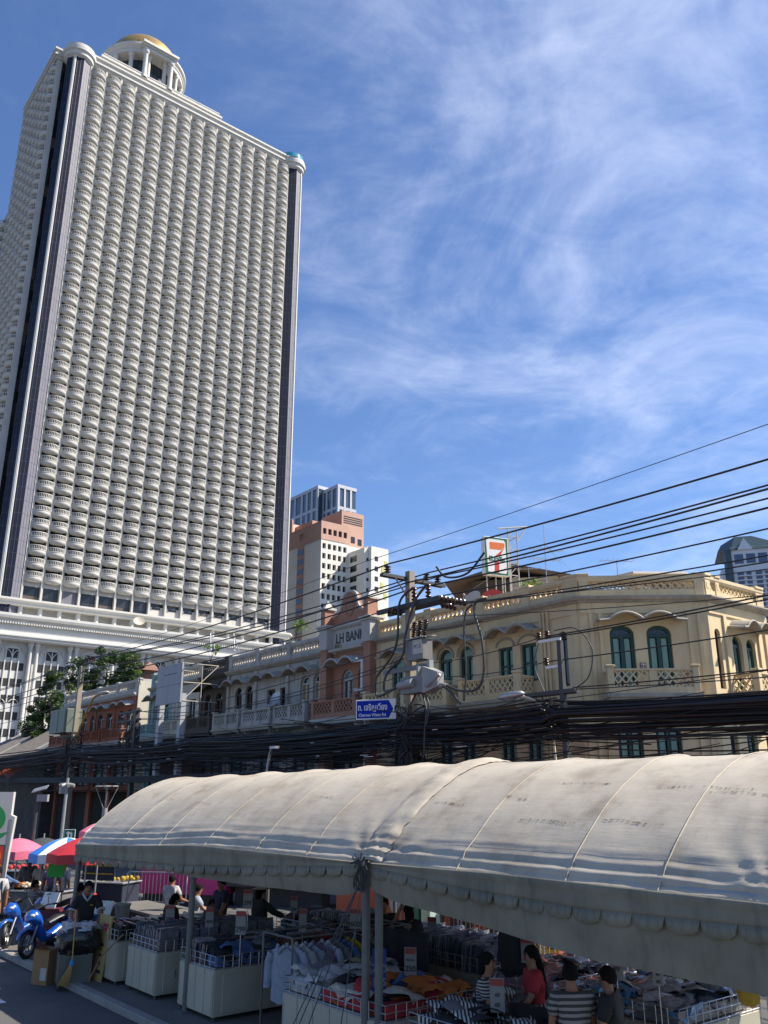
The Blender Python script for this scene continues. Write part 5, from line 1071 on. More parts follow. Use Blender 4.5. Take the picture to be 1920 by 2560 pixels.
shrub('sapling growing on the black parapet', row(-28.0, 0.1, 10.83), 1.1, 24, 8, s=0.12); shrub('weeds hanging at the end of the orange shophouse parapet', row(-38.1, 0.1, 10.4), 0.9, 24, 9, s=0.12)
shrub('weeds behind the yellow parapet below the tall mast', row(-2.6, 0.6, 10.4), 0.9, 20, 11, s=0.1)
# white wall house
wh = thing('wall_house', 'low white house wall with a railed roof terrace left of the dark tree', 'building', row(-98, 26), TH_ROW)
b = MB(); b.box(-20, 20, 0, 10, 0, 11.8); b.build('wall', m_wht, wh); b = MB()
for k in range(50): b.box(-20 + k * 0.8, -19.92 + k * 0.8, 0.1, 0.18, 11.8, 13.6)
b.box(-20, 20, 0.08, 0.2, 13.6, 13.75); b.build('railing', m_dsteel, wh); b = MB(); b.box(13, 17, 3, 9, 11.8, 16.5); b.build('stair_tower', m_wht, wh)
wb = thing('white_annex', 'plain white annex rising behind the white openwork parapet', 'building', row(-47, 8), TH_ROW); b = MB(); b.box(0, 11, 0, 5, 0, 11.6); b.build('wall', m_wht, wb)
# spirit house on the orange roof
sh_ = thing('spirit_house', 'small brown spirit house with tiered roof on the parapet corner', 'shrine', row(-38.9, 0.9, 10.0), TH_ROW)
m_shr = mat('shrine_wood', (0.13, 0.05, 0.025), 0.6, var=0.2); b = MB(); b.box(-0.5, 0.5, -0.5, 0.5, 0, 0.9); b.build('plinth', m_lhw, sh_); b = MB(); b.box(-0.35, 0.35, -0.35, 0.35, 0.9, 1.5); b.build('shrine_body', m_shr, sh_)
for k, (w_, z) in enumerate(((0.75, 1.5), (0.52, 1.72))): b = MB(); b.add([(-w_, -w_, z), (w_, -w_, z), (w_, w_, z), (-w_, w_, z), (-w_ * 0.5, 0, z + 0.42), (w_ * 0.5, 0, z + 0.42)], [[0, 1, 5, 4], [2, 3, 4, 5], [1, 2, 5], [3, 0, 4], [3, 2, 1, 0]]); b.build('shrine_roof', m_shr, sh_)
# old tiled houses
m_tile = mat('old_roof_tiles', (0.14, 0.125, 0.11), 0.9, var=0.25, vscale=3, bump=0.4, bscale=12, stain=0.5, scol=(0.05, 0.045, 0.04), streak=False)
def old_house(label, x0, x1, y0, yr, ze, zr_, wallm):
    t = thing('old_house', label, 'house', row(x0, y0), TH_ROW); W_ = x1 - x0; D = (yr - y0)
    b = MB(); b.box(0.2, W_ - 0.2, 0.8, 2 * D - 0.8, 0, ze); b.prism([(0.8, ze), (2 * D - 0.8, ze), (D, zr_ - 0.2)], 0.25, W_ - 0.25, 'yz'); b.build('wall', wallm, t)
    b = MB(); n = int(W_ / 0.3)
    for k in range(n):                                   # corrugated courses running down the slope
        x = W_ * k / n; e = 0.05
        for sgn in (0, 1):
            ya, yb_ = (0, D) if sgn == 0 else (2 * D, D)
            b.add([(x, ya, ze), (x + 0.15, ya, ze + e), (x + 0.3, ya, ze), (x, yb_, zr_), (x + 0.15, yb_, zr_ + e), (x + 0.3, yb_, zr_)], [[0, 1, 4, 3], [1, 2, 5, 4]])
    stuff(b.build('roof_tiles', m_tile, t, fix=False))
    b = MB(); b.tube([(0, D, zr_ + 0.06), (W_, D, zr_ + 0.06)], 0.16, 6)
    for x in (0, W_): b.tube([(x, 0, ze + 0.05), (x, D, zr_ + 0.08)], 0.14, 6)
    b.build('ridge_cap', m_kerb, t)
    for k in range(2): x = W_ * (0.72 + 0.06 * k); b = MB(); b.add([(x, D * 0.12, ze + (zr_ - ze) * 0.12 + 0.08), (x + 0.5, D * 0.12, ze + (zr_ - ze) * 0.12 + 0.08), (x + 0.5, D * (0.8 - 0.3 * k), ze + (zr_ - ze) * (0.8 - 0.3 * k) + 0.08), (x, D * (0.8 - 0.3 * k), ze + (zr_ - ze) * (0.8 - 0.3 * k) + 0.08)], [[0, 1, 2, 3]]); b.build('skylight_strip', m_lhw, t)
    return t
old_house('old house with a long dark tiled roof beside the orange shophouse', -66, -53.3, -1.5, 5.5, 6.2, 10.3, m_blk)
old_house('further old house with a sagging tiled roof', -84, -66.5, -0.5, 6.5, 6.0, 9.6, m_blk)
b = MB(); 
aw = thing('shop_awning', 'torn orange awning under the old roof eaves', 'awning', row(-58, -2.2), TH_ROW); b = MB(); b.grid(lambda u, v: (u * 5.0, -1.2 + 1.2 * v, 4.6 + 0.8 * v - 0.15 * math.sin(u * 9)), 16, 3); b.build('awning_cloth', mat('orange_cloth', (0.28, 0.05, 0.02), 0.8, stain=0.4), aw); b = MB(); b.cyl((0, -1.2, 0), (0, -1.2, 4.6), 0.04, n=6); b.cyl((5, -1.2, 0), (5, -1.2, 4.6), 0.04, n=6); b.build('awning_post', m_dsteel, aw)
# ---------------------------------------------------------------- market tent
from mathutils import noise as mnoise
def tent_mat():
    m = bpy.data.materials.new('tent_canvas'); m.use_nodes = True; n = m.node_tree.nodes; l = m.node_tree.links; p = n['Principled BSDF']
    t = n.new('ShaderNodeTexCoord'); s = n.new('ShaderNodeSeparateXYZ'); l.new(t.outputs['Object'], s.inputs[0])
    def noise(sc, det, vec=None, scl=None):
        x = n.new('ShaderNodeTexNoise'); x.inputs['Scale'].default_value = sc; x.inputs['Detail'].default_value = det; x.inputs['Roughness'].default_value = 0.6
        if scl:
            q = n.new('ShaderNodeMapping'); q.inputs['Scale'].default_value = scl; l.new(t.outputs['Object'], q.inputs['Vector']); l.new(q.outputs[0], x.inputs['Vector'])
        else: l.new(t.outputs['Object'], x.inputs['Vector'])
        return x.outputs['Fac']
    def mrange(v, a, b_, c, d):
        r = n.new('ShaderNodeMapRange'); l.new(v, r.inputs['Value']); r.interpolation_type = 'SMOOTHSTEP'
        for k, q in zip(('From Min', 'From Max', 'To Min', 'To Max'), (a, b_, c, d)): r.inputs[k].default_value = q
        return r.outputs[0]
    def mix(f, a, c):
        x = n.new('ShaderNodeMix'); x.data_type = 'RGBA'; l.new(f, x.inputs['Factor'])
        if isinstance(a, tuple): x.inputs['A'].default_value = (*a, 1)
        else: l.new(a, x.inputs['A'])
        x.inputs['B'].default_value = (*c, 1); return x.outputs['Result']
    def mul(a, c):
        x = n.new('ShaderNodeMath'); x.operation = 'MULTIPLY'; l.new(a, x.inputs[0]); l.new(c, x.inputs[1]); return x.outputs[0]
    c = mix(mrange(noise(0.7, 6), 0.3, 0.75, 0, 0.8), (0.44, 0.395, 0.32), (0.35, 0.305, 0.24))
    c = mix(mrange(noise(1.6, 8, scl=(1.2, 1.2, 0.4)), 0.45, 0.78, 0, 0.7), c, (0.21, 0.17, 0.125))
    c = mix(mrange(noise(5, 8, scl=(1.5, 1.5, 0.6)), 0.55, 0.85, 0, 0.5), c, (0.17, 0.15, 0.12))
    l.new(c, p.inputs['Base Color']); p.inputs['Roughness'].default_value = 0.62; p.inputs['Specular IOR Level'].default_value = 0.35
    bn = noise(1.0, 4, scl=(1.1, 3.0, 9.0)); b2 = noise(6, 4, scl=(2.0, 1.0, 1.0)); ad = n.new('ShaderNodeMath'); ad.operation = 'MULTIPLY_ADD'; l.new(b2, ad.inputs[0]); ad.inputs[1].default_value = 0.25; l.new(bn, ad.inputs[2])
    bp = n.new('ShaderNodeBump'); bp.inputs['Strength'].default_value = 0.10; bp.inputs['Distance'].default_value = 0.07; l.new(ad.outputs[0], bp.inputs['Height']); l.new(bp.outputs[0], p.inputs['Normal'])
    return m
m_tent = tent_mat()
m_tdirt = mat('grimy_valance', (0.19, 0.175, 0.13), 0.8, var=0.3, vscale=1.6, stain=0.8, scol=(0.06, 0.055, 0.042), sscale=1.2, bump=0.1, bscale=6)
TT = Matrix.Translation(street(-19.39, 7.14)) @ Matrix.Rotation(TH_ROW + R(1.83), 4, 'Z')
TW = 4.9
def lin(x, tab):
    for (a, p), (c, q) in zip(tab, tab[1:]):
        if x <= c: return p + (q - p) * max(0, (x - a)) / (c - a)
    return tab[-1][1]
ZE = [(0, 2.40), (2, 2.46), (5.3, 2.60), (9.7, 2.58), (12, 2.60), (15.4, 2.56)]
ZR = [(0, 3.80), (3, 3.84), (8, 3.93), (16, 3.93)]
SEAMS = {0: [0, 2.0, 3.75, 5.4, 7.0, 8.35, 9.68], 1: [9.78, 11.4, 13.0, 14.1, 15.25]}
def cloth(x, v, seams, lift=0.0):
    ze, zr = lin(x, ZE), lin(x, ZR)
    for a, c in zip(seams, seams[1:]):
        if a <= x <= c: f = (x - a) / (c - a); break
    else: f = 0
    arch = max(0.0, 1 - abs(2 * v - 1) ** 1.85) ** 0.92
    y = TW * v; z = ze + (zr - ze) * arch
    sag = math.sin(math.pi * f) ** 0.8 * 0.022 * (0.35 + arch)
    z -= sag
    if v < 0.5: y += sag * 0.6 * (1 - arch)
    # folds: long ones running along the eave, and a fan out of each tied corner
    d = max(0.0, z - ze)
    w1 = math.exp(-((d - 0.16) / 0.16) ** 2); amp = 0.022 * w1
    n1 = mnoise.noise(Vector((x * 0.7, d * 16 + 0.5 * math.sin(x * 0.8), seams[0])))
    y -= (amp * (math.sin(d * 62 + 1.5 * math.sin(x * 0.6)) + 0.8 * n1)) if v < 0.5 else 0
    for cx_ in ((9.68,) if seams[0] == 0 else (9.78, 15.25)):
        dx = x - cx_; rr = math.hypot(dx, d * 1.4)
        if rr < 1.6: a = math.atan2(d * 1.4, abs(dx) + 1e-6); q = 0.014 * math.exp(-rr / 0.6) * math.sin(a * 15 + 2 * mnoise.noise(Vector((x, d * 3, 1)))) * min(1, rr * 3); y -= q; z += q * 0.6
    n2 = mnoise.noise(Vector((x * 2.3, v * 9, 4.2 + seams[0]))) * 0.012 + mnoise.noise(Vector((x * 5.5 + v * 4, v * 20, 9.2))) * 0.005
    z += n2 + lift; y -= lift * (1 - arch) * 0.8
    return (x, y, z)
tents = []
for k, lab in ((0, 'long arched market tent of dirty white canvas over cabinets of clothes'), (1, 'second dirty white canvas tent tied to the first with mould streaks')):
    t = thing('market_tent', lab, 'tent'); t.matrix_world = TT; tents.append(t); S = SEAMS[k]; xa, xb = S[0], S[-1]
    nx = int((xb - xa) / 0.045); nv = 84
    def cl(u, w_): return cloth(xa + (xb - xa) * u, 0.5 - 0.5 * math.cos(math.pi * (w_ ** 0.85 if w_ < 0 else w_)), S)
    b = MB(); b.grid(cl, nx, nv); b.build('canvas', m_tent, t, smooth=True, fix=False)
    # edge bar and seam piping
    for x in S:
        c = MB(); c.tube([cloth(min(max(x, xa), xb), 0.5 - 0.5 * math.cos(math.pi * q / 40), S, 0.004) for q in range(41)], 0.008, 5); c.build('seam', m_tent, t, smooth=True)
    for v in (0.02, 0.5, 0.98):
        c = MB(); c.tube([(xa, cloth(xa, v, S)[1], cloth(xa, v, S)[2] - 0.07), ((xa + xb) / 2, cloth((xa + xb) / 2, v, S)[1], cloth((xa + xb) / 2, v, S)[2] - 0.07), (xb, cloth(xb, v, S)[1], cloth(xb, v, S)[2] - 0.07)], 0.022, 6); c.build('frame_bar', m_steel, t)
    for x in S[::2]:
        c = MB(); c.tube([(lambda p: (p[0], p[1], p[2] - 0.06))(cloth(min(max(x, xa + 0.02), xb - 0.02), 0.5 - 0.5 * math.cos(math.pi * (0.04 + 0.92 * q / 24)), S)) for q in range(25)], 0.02, 6); c.build('frame_hoop', m_steel, t)
ZS = [(0, 2.07), (2.2, 2.09), (4.5, 2.14), (6.6, 2.24), (9.5, 2.42), (9.7, 2.45), (10.2, 2.40), (11.6, 2.30), (13.2, 2.24), (15.3, 2.27)]
ZBt = [(0, 2.08), (4.4, 2.15), (4.9, 2.12), (6.6, 2.12), (7.7, 2.14), (9.6, 2.17), (9.9, 2.21), (11.76, 2.06), (13.4, 1.90), (15.3, 1.86)]
def wave(x, d, k): return 0.022 * mnoise.noise(Vector((x * 1.7, d * 2.0, k))) + 0.012 * mnoise.noise(Vector((x * 5, d * 3, k + 3))) + 0.03 * d * math.sin(x * 2.1 + k)
for k, t in enumerate(tents):
    S = SEAMS[k]; xa, xb = (S[0] if k == 0 else 9.84), (9.62 if k == 0 else S[-1])
    # inner long flap
    x1 = max(xa, 4.4)
    def fl(u, w_):
        x = x1 + (xb - x1) * u; ze, zb_ = lin(x, ZE), lin(x, ZBt); pin = 1 - 0.55 * math.exp(-((x - 9.73) / 0.35) ** 2); z = ze - 0.02 - (ze - zb_) * w_ * (0.6 + 0.4 * pin); d = ze - z
        return (x, -0.005 + 0.02 * w_ + wave(x, d, 2.0 + k) - 0.02 * math.sin(w_ * 3), z)
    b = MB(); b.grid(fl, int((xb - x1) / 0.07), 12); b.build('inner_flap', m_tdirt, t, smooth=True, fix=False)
    # scalloped front valance
    def band(u, w_):
        x = xa + (xb - xa) * u; ze, zs = lin(x, ZE), lin(x, ZS); z = ze + 0.015 - (ze - zs - 0.10) * w_; d = ze - z
        return (x, -0.035 - 0.012 * math.sin(w_ * 9) * (1 - w_) + 0.7 * wave(x, d, 5.0 + k) + 0.01 * w_, z)
    b = MB(); b.grid(band, int((xb - xa) / 0.07), 8)
    L = 0.36; n = int((xb - xa) / L); L = (xb - xa) / n
    for i in range(n):
        x0 = xa + L * i; pts = []
        for j, (f, dz) in enumerate(((0.0, 0), (0.06, 0.09), (0.2, 0.12), (0.5, 0.125), (0.8, 0.12), (0.94, 0.09), (1.0, 0))):
            x = x0 + L * f; u = (x - xa) / (xb - xa); p = band(min(u, 1), 1.0); pts.append(((p[0], p[1], p[2] + 0.002), (p[0], p[1] - 0.025 * math.sin(f * 3.1) - 0.01 * rnd.random(), p[2] - dz)))
        for j in range(6): b.quad(pts[j][0], pts[j + 1][0], pts[j + 1][1], pts[j][1])
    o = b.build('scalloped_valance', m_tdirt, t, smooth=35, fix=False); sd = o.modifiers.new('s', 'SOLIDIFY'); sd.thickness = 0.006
    # rear and end valances
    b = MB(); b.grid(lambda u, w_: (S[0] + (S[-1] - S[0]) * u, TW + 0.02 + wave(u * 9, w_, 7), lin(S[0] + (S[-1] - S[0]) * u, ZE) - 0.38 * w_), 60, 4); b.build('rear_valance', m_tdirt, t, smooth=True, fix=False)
b = MB(); b.grid(lambda u, w_: (0.1 + 5.3 * u, TW - 0.06 + 0.03 * math.sin(u * 40) * w_ + wave(u * 9, w_, 17), lin(0.1 + 5.3 * u, ZE) - (1.02 + 0.05 * math.sin(u * 7)) * w_), 70, 6); b.build('rear_curtain', mat('shaded_curtain', (0.075, 0.07, 0.055), 0.85, var=0.25, stain=0.4), tents[0], smooth=True, fix=False)  # curtain colour darkened to carry the shadow inside the tent
b = MB(); b.grid(lambda u, w_: (0.0 + wave(u * 6, w_, 11), TW * u, lin(0, ZE) - 0.33 * w_), 40, 4); b.build('end_valance', m_tdirt, tents[0], smooth=True, fix=False)
# gutter strip over the joint, tied ends
S = SEAMS[1]
def gut(u, w_):
    x = 9.50 + 0.52 * u; p = cloth(max(x, 9.79), 0.5 - 0.5 * math.cos(math.pi * (0.03 + 0.94 * w_)), S); q = mnoise.noise(Vector((u * 3, w_ * 26, 2))); r_ = mnoise.noise(Vector((u * 8, w_ * 60, 5)))
    return (x + 0.07 * q, p[1] - 0.01 - 0.02 * math.sin(math.pi * u), p[2] + 0.012 + 0.03 * math.sin(math.pi * u) * (1 + 0.7 * q) + 0.012 * r_)
b = MB(); b.grid(gut, 10, 130); b.build('joint_cover', m_tent, tents[1], smooth=True, fix=False)
b = MB()
for k in range(9): a = k * 0.7; hang(b, [(9.73 + 0.16 * math.cos(a), -0.1 - 0.03 * k % 0.05, 2.62 + 0.1 * math.sin(a)), (9.73, -0.14, 2.5 + 0.02 * k), (9.73 + 0.14 * math.cos(a + 2), -0.11, 2.42 - 0.12 * math.sin(a)), (9.72 + 0.03 * math.sin(k), -0.08, 2.25)], 0.014, 4, 5)
stuff(b.build('tie_ropes', m_dsteel, tents[1]))
for dx0, dy0, dx1, z1 in ((9.7, -0.1, 8.9, 0.1), (9.7, -0.1, 8.75, 0.1), (9.7, -0.1, 9.15, 0.1), (9.75, -0.1, 10.0, 0.1)):
    b = MB(); b.cyl((dx0, dy0, 2.35), (dx1, -0.75, z1), 0.007, n=5); b.build('guy_rope', m_dsteel, tents[1])
m_tpole = mat('tent_pole_grey', (0.12, 0.125, 0.12), 0.55, metal=0.3, var=0.2, stain=0.3)
for k, x, y in ((0, 0.05, 0.05), (0, 4.75, 0.2), (0, 9.6, 0.1), (1, 9.84, 0.12), (1, 14.95, 0.35), (0, 0.05, TW - 0.05), (0, 4.75, TW - 0.05), (0, 9.62, TW - 0.05), (1, 9.84, TW - 0.05), (1, 15.1, TW - 0.05)):
    b = MB(); b.cyl((x, y, 0), (x, y, lin(x, ZE) - 0.02), 0.055 if y < 1 else 0.04, n=10); b.box(x - 0.12, x + 0.12, y - 0.12, y + 0.12, 0, 0.02); b.build('tent_pole', m_tpole if x < 14 else m_conc, tents[k], smooth=40)
# mould streaks on the second tent
def mould():
    m = bpy.data.materials.new('mould'); m.use_nodes = True; n = m.node_tree.nodes; l = m.node_tree.links; p = n['Principled BSDF']; p.inputs['Base Color'].default_value = (0.05, 0.048, 0.045, 1); p.inputs['Roughness'].default_value = 0.9
    t = n.new('ShaderNodeTexCoord'); x = n.new('ShaderNodeTexNoise'); x.inputs['Scale'].default_value = 28; x.inputs['Detail'].default_value = 4; l.new(t.outputs['Object'], x.inputs['Vector']); r = n.new('ShaderNodeMapRange'); l.new(x.outputs['Fac'], r.inputs['Value']); r.inputs['From Min'].default_value = 0.47; r.inputs['From Max'].default_value = 0.66; r.inputs['To Max'].default_value = 0.75; l.new(r.outputs[0], p.inputs['Alpha']); return m
m_mould = mould()
for k, x0, x1, w_ in ((1, 11.9, 12.75, 0.12), (1, 13.05, 13.85, 0.125), (1, 10.1, 10.75, 0.17), (1, 11.35, 11.75, 0.19), (1, 13.4, 14.6, 0.235), (1, 14.15, 15.0, 0.215), (1, 12.0, 12.8, 0.255), (0, 3.4, 4.1, 0.17), (0, 2.0, 2.4, 0.2), (0, 7.3, 7.9, 0.19)):
    b = MB(); Sx = SEAMS[k]; b.grid(lambda u, v: cloth(x0 + (x1 - x0) * u, w_ + 0.006 * (v - 0.5) + 0.004 * math.sin(u * 5), Sx, 0.008), 14, 2); b.build('mould_streak', m_mould, tents[k], fix=False)

# ---------------------------------------------------------------- stalls under the tent
m_cabw = mat('cabinet_white', (0.37, 0.345, 0.27), 0.5, var=0.08, vscale=2, stain=0.3, scol=(0.2, 0.19, 0.15))
m_perf = mat('perforated_strip', (0.20, 0.20, 0.17), 0.6)
m_wire = mat('chrome_wire', (0.45, 0.46, 0.47), 0.3, metal=0.8)
m_plas = mat('clear_plastic_wrap', (0.35, 0.35, 0.42), 0.12, var=0.6, vscale=9, bump=0.5, bscale=14, spec=0.9, coat=1.0)
def fabric(name, c, r=0.85): return mat('cloth_' + name, c, r, var=0.25, vscale=8, bump=0.25, bscale=18)
FAB = dict(white=(0.44, 0.44, 0.44), pale=(0.30, 0.345, 0.42), blue=(0.07, 0.13, 0.28), sky=(0.05, 0.28, 0.52), navy=(0.02, 0.025, 0.05), black=(0.015, 0.015, 0.017), red=(0.45, 0.03, 0.04), pink=(0.55, 0.22, 0.25), grey=(0.16, 0.16, 0.17), mauve=(0.22, 0.15, 0.24), green=(0.03, 0.10, 0.07), teal=(0.05, 0.25, 0.24), yellow=(0.42, 0.28, 0.03), brown=(0.16, 0.09, 0.05), orange=(0.5, 0.15, 0.02), cream=(0.5, 0.45, 0.36))
FAB = {k: fabric(k, tuple(q * 0.78 for q in v)) for k, v in FAB.items()}
WR = {k: mat('wrapped_' + k, tuple(c * 0.75 + 0.015 for c in v), 0.16, var=0.5, vscale=12, bump=0.6, bscale=20, spec=0.8, coat=0.8) for k, v in dict(white=(0.32, 0.32, 0.36), lilac=(0.15, 0.14, 0.21), navy=(0.03, 0.035, 0.07), grey=(0.14, 0.14, 0.16), black=(0.015, 0.015, 0.018), pink=(0.5, 0.25, 0.27), blue=(0.04, 0.22, 0.42), slate=(0.10, 0.12, 0.17)).items()}
ST0 = FR
def stall(label, x0, x1, y0, y1, h=0.72, doors=4, basket=0.2, side=False, group=None):
    """a white steel cabinet with a low wire basket round its top"""
    t = thing('market_cabinet', label, 'cabinet', street(x0, y0), TH_ROW, group); W_, D = x1 - x0, y1 - y0
    b = MB(); b.bbox(0, W_, 0, D, 0.07, h, 0.012); b.build('cabinet_body', m_cabw, t)
    for k in range(doors):
        a = W_ * k / doors; b = MB(); b.bbox(a + 0.008, a + W_ / doors - 0.008, -0.016, 0.01, 0.09, h - 0.015, 0.004); b.build('door', m_cabw, t)
    b = MB()
    for k in range(26): z = 0.12 + k * (h - 0.2) / 26; b.box(0.02, 0.05, -0.018, -0.0155, z, z + 0.011); b.box(W_ - 0.05, W_ - 0.02, -0.018, -0.0155, z, z + 0.011)
    stuff(b.build('slot_rows', m_perf, t))
    b = MB(); b.bbox(W_ - 0.01, W_ + 0.016, 0.15, min(D - 0.1, 1.1), 0.12, h - 0.08, 0.004); sdp = b.build('side_door', m_cabw, t)
    if side: b = MB(); b.box(W_ + 0.016, W_ + 0.03, 0.35, 0.38, 0.32, 0.45); b.build('lock', m_perf, sdp)
    for x, y in ((0.05, 0.05), (W_ - 0.05, 0.05), (0.05, D - 0.05), (W_ - 0.05, D - 0.05)): b = MB(); b.cyl((x, y, 0), (x, y, 0.07), 0.03, n=8); b.build('foot', m_dsteel, t)
    if basket:
        b = MB(); zt = h + basket
        for z in (h + 0.02, h + basket * 0.55, zt):
            for p, q in (((0, 0), (W_, 0)), ((W_, 0), (W_, D)), ((W_, D), (0, D)), ((0, D), (0, 0))): b.cyl((*p, z), (*q, z), 0.007, n=4)
        nx = max(3, int(W_ / 0.16)); ny = max(3, int(D / 0.16))
        for k in range(nx + 1): x = W_ * k / nx; b.cyl((x, 0, h), (x, 0, zt), 0.006, n=4); b.cyl((x, D, h), (x, D, zt), 0.006, n=4)
        for k in range(ny + 1): y = D * k / ny; b.cyl((0, y, h), (0, y, zt), 0.006, n=4); b.cyl((W_, y, h), (W_, y, zt), 0.006, n=4)
        stuff(b.build('wire_basket', m_wire, t))
    return t
def packets(label, x0, x1, y0, y1, z, hgt, cols, seed, lean=0.12, along='x', th=0.05):
    """bagged folded shirts standing on edge, packed tight"""
    rg = random.Random(seed); b = MB(ST0); ms = [WR[c] for c in cols]; L = (x1 - x0) if along == 'x' else (y1 - y0); Wd = (y1 - y0) if along == 'x' else (x1 - x0); rows_ = max(1, int(Wd / 0.36)); n = int(L / th)
    for r in range(rows_):
        for k in range(n):
            a = k * th + rg.uniform(-0.006, 0.006); h = hgt * rg.uniform(0.85, 1.08); w0 = Wd * r / rows_ + 0.015; w1 = Wd * (r + 1) / rows_ - 0.015; s = lean * rg.uniform(0.3, 1.6); b.cur = int((mnoise.noise(Vector((k * 0.23, r * 2.1, seed))) * 0.5 + 0.5) * len(ms)) % len(ms) if rg.random() < 0.8 else rg.randrange(len(ms)); e = 0.018
            pts = [(a, w0, z), (a + th - e, w0, z), (a + th - e, w1, z), (a, w1, z), (a + s * h, w0 + 0.01, z + h), (a + s * h + th - e - 0.008, w0 + 0.01, z + h + rg.uniform(-0.015, 0.015)), (a + s * h + th - e - 0.008, w1 - 0.01, z + h), (a + s * h, w1 - 0.01, z + h + rg.uniform(-0.015, 0.015))]
            if along == 'x': P = [(x0 + p, y0 + q, zz_) for p, q, zz_ in pts]
            else: P = [(x0 + q, y0 + p, zz_) for p, q, zz_ in pts]
            b.add(P, [[3, 2, 1, 0], [4, 5, 6, 7], [0, 1, 5, 4], [1, 2, 6, 5], [2, 3, 7, 6], [3, 0, 4, 7]])
    o = stuff(b.build('bagged_shirts', ms, None)); tag(o, label, 'clothes'); return o
def pile(label, x0, x1, y0, y1, z, hgt, cols, seed, n=60, size=0.28, wrap=False):
    """a heap of loosely folded clothes"""
    rg = random.Random(seed); b = MB(ST0); tab = WR if wrap else FAB; ms = [tab[c] for c in cols]
    b.cur = 0; b.box(x0 + 0.03, x1 - 0.03, y0 + 0.03, y1 - 0.03, z + 0.005, z + hgt * 0.45)
    for k in range(n):
        cx_, cy_ = rg.uniform(x0 + 0.1, x1 - 0.1), rg.uniform(y0 + 0.1, y1 - 0.1); b.cur = int((mnoise.noise(Vector((cx_ * 1.3, cy_ * 1.3, seed))) * 0.7 + 0.5) * len(ms)) % len(ms) if rg.random() < 0.7 else rg.randrange(len(ms))
        a = rg.uniform(0, 6.28); s, q = size * rg.uniform(0.7, 1.2), size * rg.uniform(0.4, 0.7); zz_ = z + hgt * (0.4 + 0.5 * rg.random()); ph = rg.uniform(0, 6); t1, t2 = rg.uniform(-0.35, 0.35), rg.uniform(-0.35, 0.35); G = 5; pts = []
        for j in range(G + 1):
            for i in range(G + 1):
                u, v = i / G - 0.5, j / G - 0.5; px_, py_ = u * 2 * s, v * 2 * q; hz = 0.035 * math.sin(u * 7 + ph) * math.cos(v * 5 + ph) + 0.05 * (0.25 - u * u) - 0.10 * (abs(u) ** 3 * 8 + abs(v) ** 3 * 8) * 0.5 + t1 * px_ + t2 * py_ + rg.uniform(-0.008, 0.008)
                pts.append((min(max(cx_ + px_ * math.cos(a) - py_ * math.sin(a), x0), x1), min(max(cy_ + px_ * math.sin(a) + py_ * math.cos(a), y0), y1), max(zz_ + hz, z + 0.01)))
        b.add(pts, [[j * (G + 1) + i, j * (G + 1) + i + 1, (j + 1) * (G + 1) + i + 1, (j + 1) * (G + 1) + i] for j in range(G) for i in range(G)])
    o = stuff(b.build('clothes_pile', ms, None, smooth=50, fix=False)); tag(o, label, 'clothes'); return o
stall('white steel cabinet at the tent end with black bagged clothes on top', -18.35, -17.3, 7.34, 9.3, 0.74, 2)
packets('black bagged clothes on the cabinet at the tent end', -18.3, -17.35, 7.4, 9.2, 0.76, 0.27, ('black', 'black', 'grey'), 1, along='y')
stall('white steel cabinet with a framed side door under lilac bagged shirts', -16.95, -15.72, 7.42, 10.0, 0.74, 4, side=True)
packets('lilac and grey bagged shirts standing in the wire basket', -16.9, -15.77, 7.48, 9.9, 0.76, 0.34, ('lilac', 'grey', 'slate', 'lilac'), 2)
stall('long white steel cabinet behind the tent pole under mixed dark shirts', -14.95, -13.72, 7.5, 10.1, 0.74, 4)
packets('dark and white bagged shirts behind the tent pole', -14.9, -14.2, 7.56, 10.0, 0.76, 0.30, ('slate', 'black', 'navy', 'white', 'navy'), 3)
pile('folded blue red and black shirts beside the white bagged ones', -14.18, -13.77, 7.56, 10.0, 0.76, 0.34, ('blue', 'black', 'brown', 'red', 'grey'), 4, 46, 0.3)
stall('white steel cabinet by the joined tent poles heaped with bright shirts', -11.75, -9.4, 7.55, 9.3, 0.74, 6)
pile('heap of white shirts in plastic at the joined tent poles', -11.7, -10.9, 7.6, 9.2, 0.76, 0.36, ('white', 'cream', 'white', 'grey'), 5, 50, 0.3)
pile('heap of red navy and orange shirts in front of the blue price sign', -10.9, -9.45, 7.6, 9.2, 0.76, 0.32, ('red', 'navy', 'black', 'orange', 'cream', 'red', 'blue'), 6, 70, 0.28)
stall('white steel cabinet under silvery plastic wrapped stacks', -13.3, -10.6, 10.5, 11.7, 0.74, 4, 0.24)
packets('silvery plastic wrapped shirts catching the light', -13.25, -10.65, 10.55, 11.65, 0.76, 0.42, ('white', 'lilac', 'slate', 'white', 'grey'), 7, along='x')
stall('white steel cabinet behind the hanging shirts with mixed wrapped clothes', -17.0, -13.7, 10.7, 11.7, 0.74, 5, 0.2)
packets('row of glinting white wrapped shirts at the back of the tent', -16.95, -13.75, 11.1, 11.68, 0.76, 0.34, ('white', 'lilac', 'white', 'navy'), 8)
pile('mixed teal brown and navy clothes on the rear cabinet', -16.95, -13.75, 10.72, 11.1, 0.76, 0.3, ('teal', 'brown', 'navy', 'grey', 'cream'), 9, 50, 0.26)
stall('white steel cabinet in front of the woman in red', -10.3, -9.0, 10.2, 11.8, 0.74, 4, 0.2)
pile('pink and pale wrapped clothes lit from behind', -10.25, -9.05, 10.25, 11.75, 0.76, 0.34, ('pink', 'white', 'navy', 'pink'), 10, 60, 0.26, True)
stall('white steel cabinet with a dark rail stripe under blue wrapped clothes', -8.6, -6.9, 10.1, 11.9, 0.74, 4, 0.24)
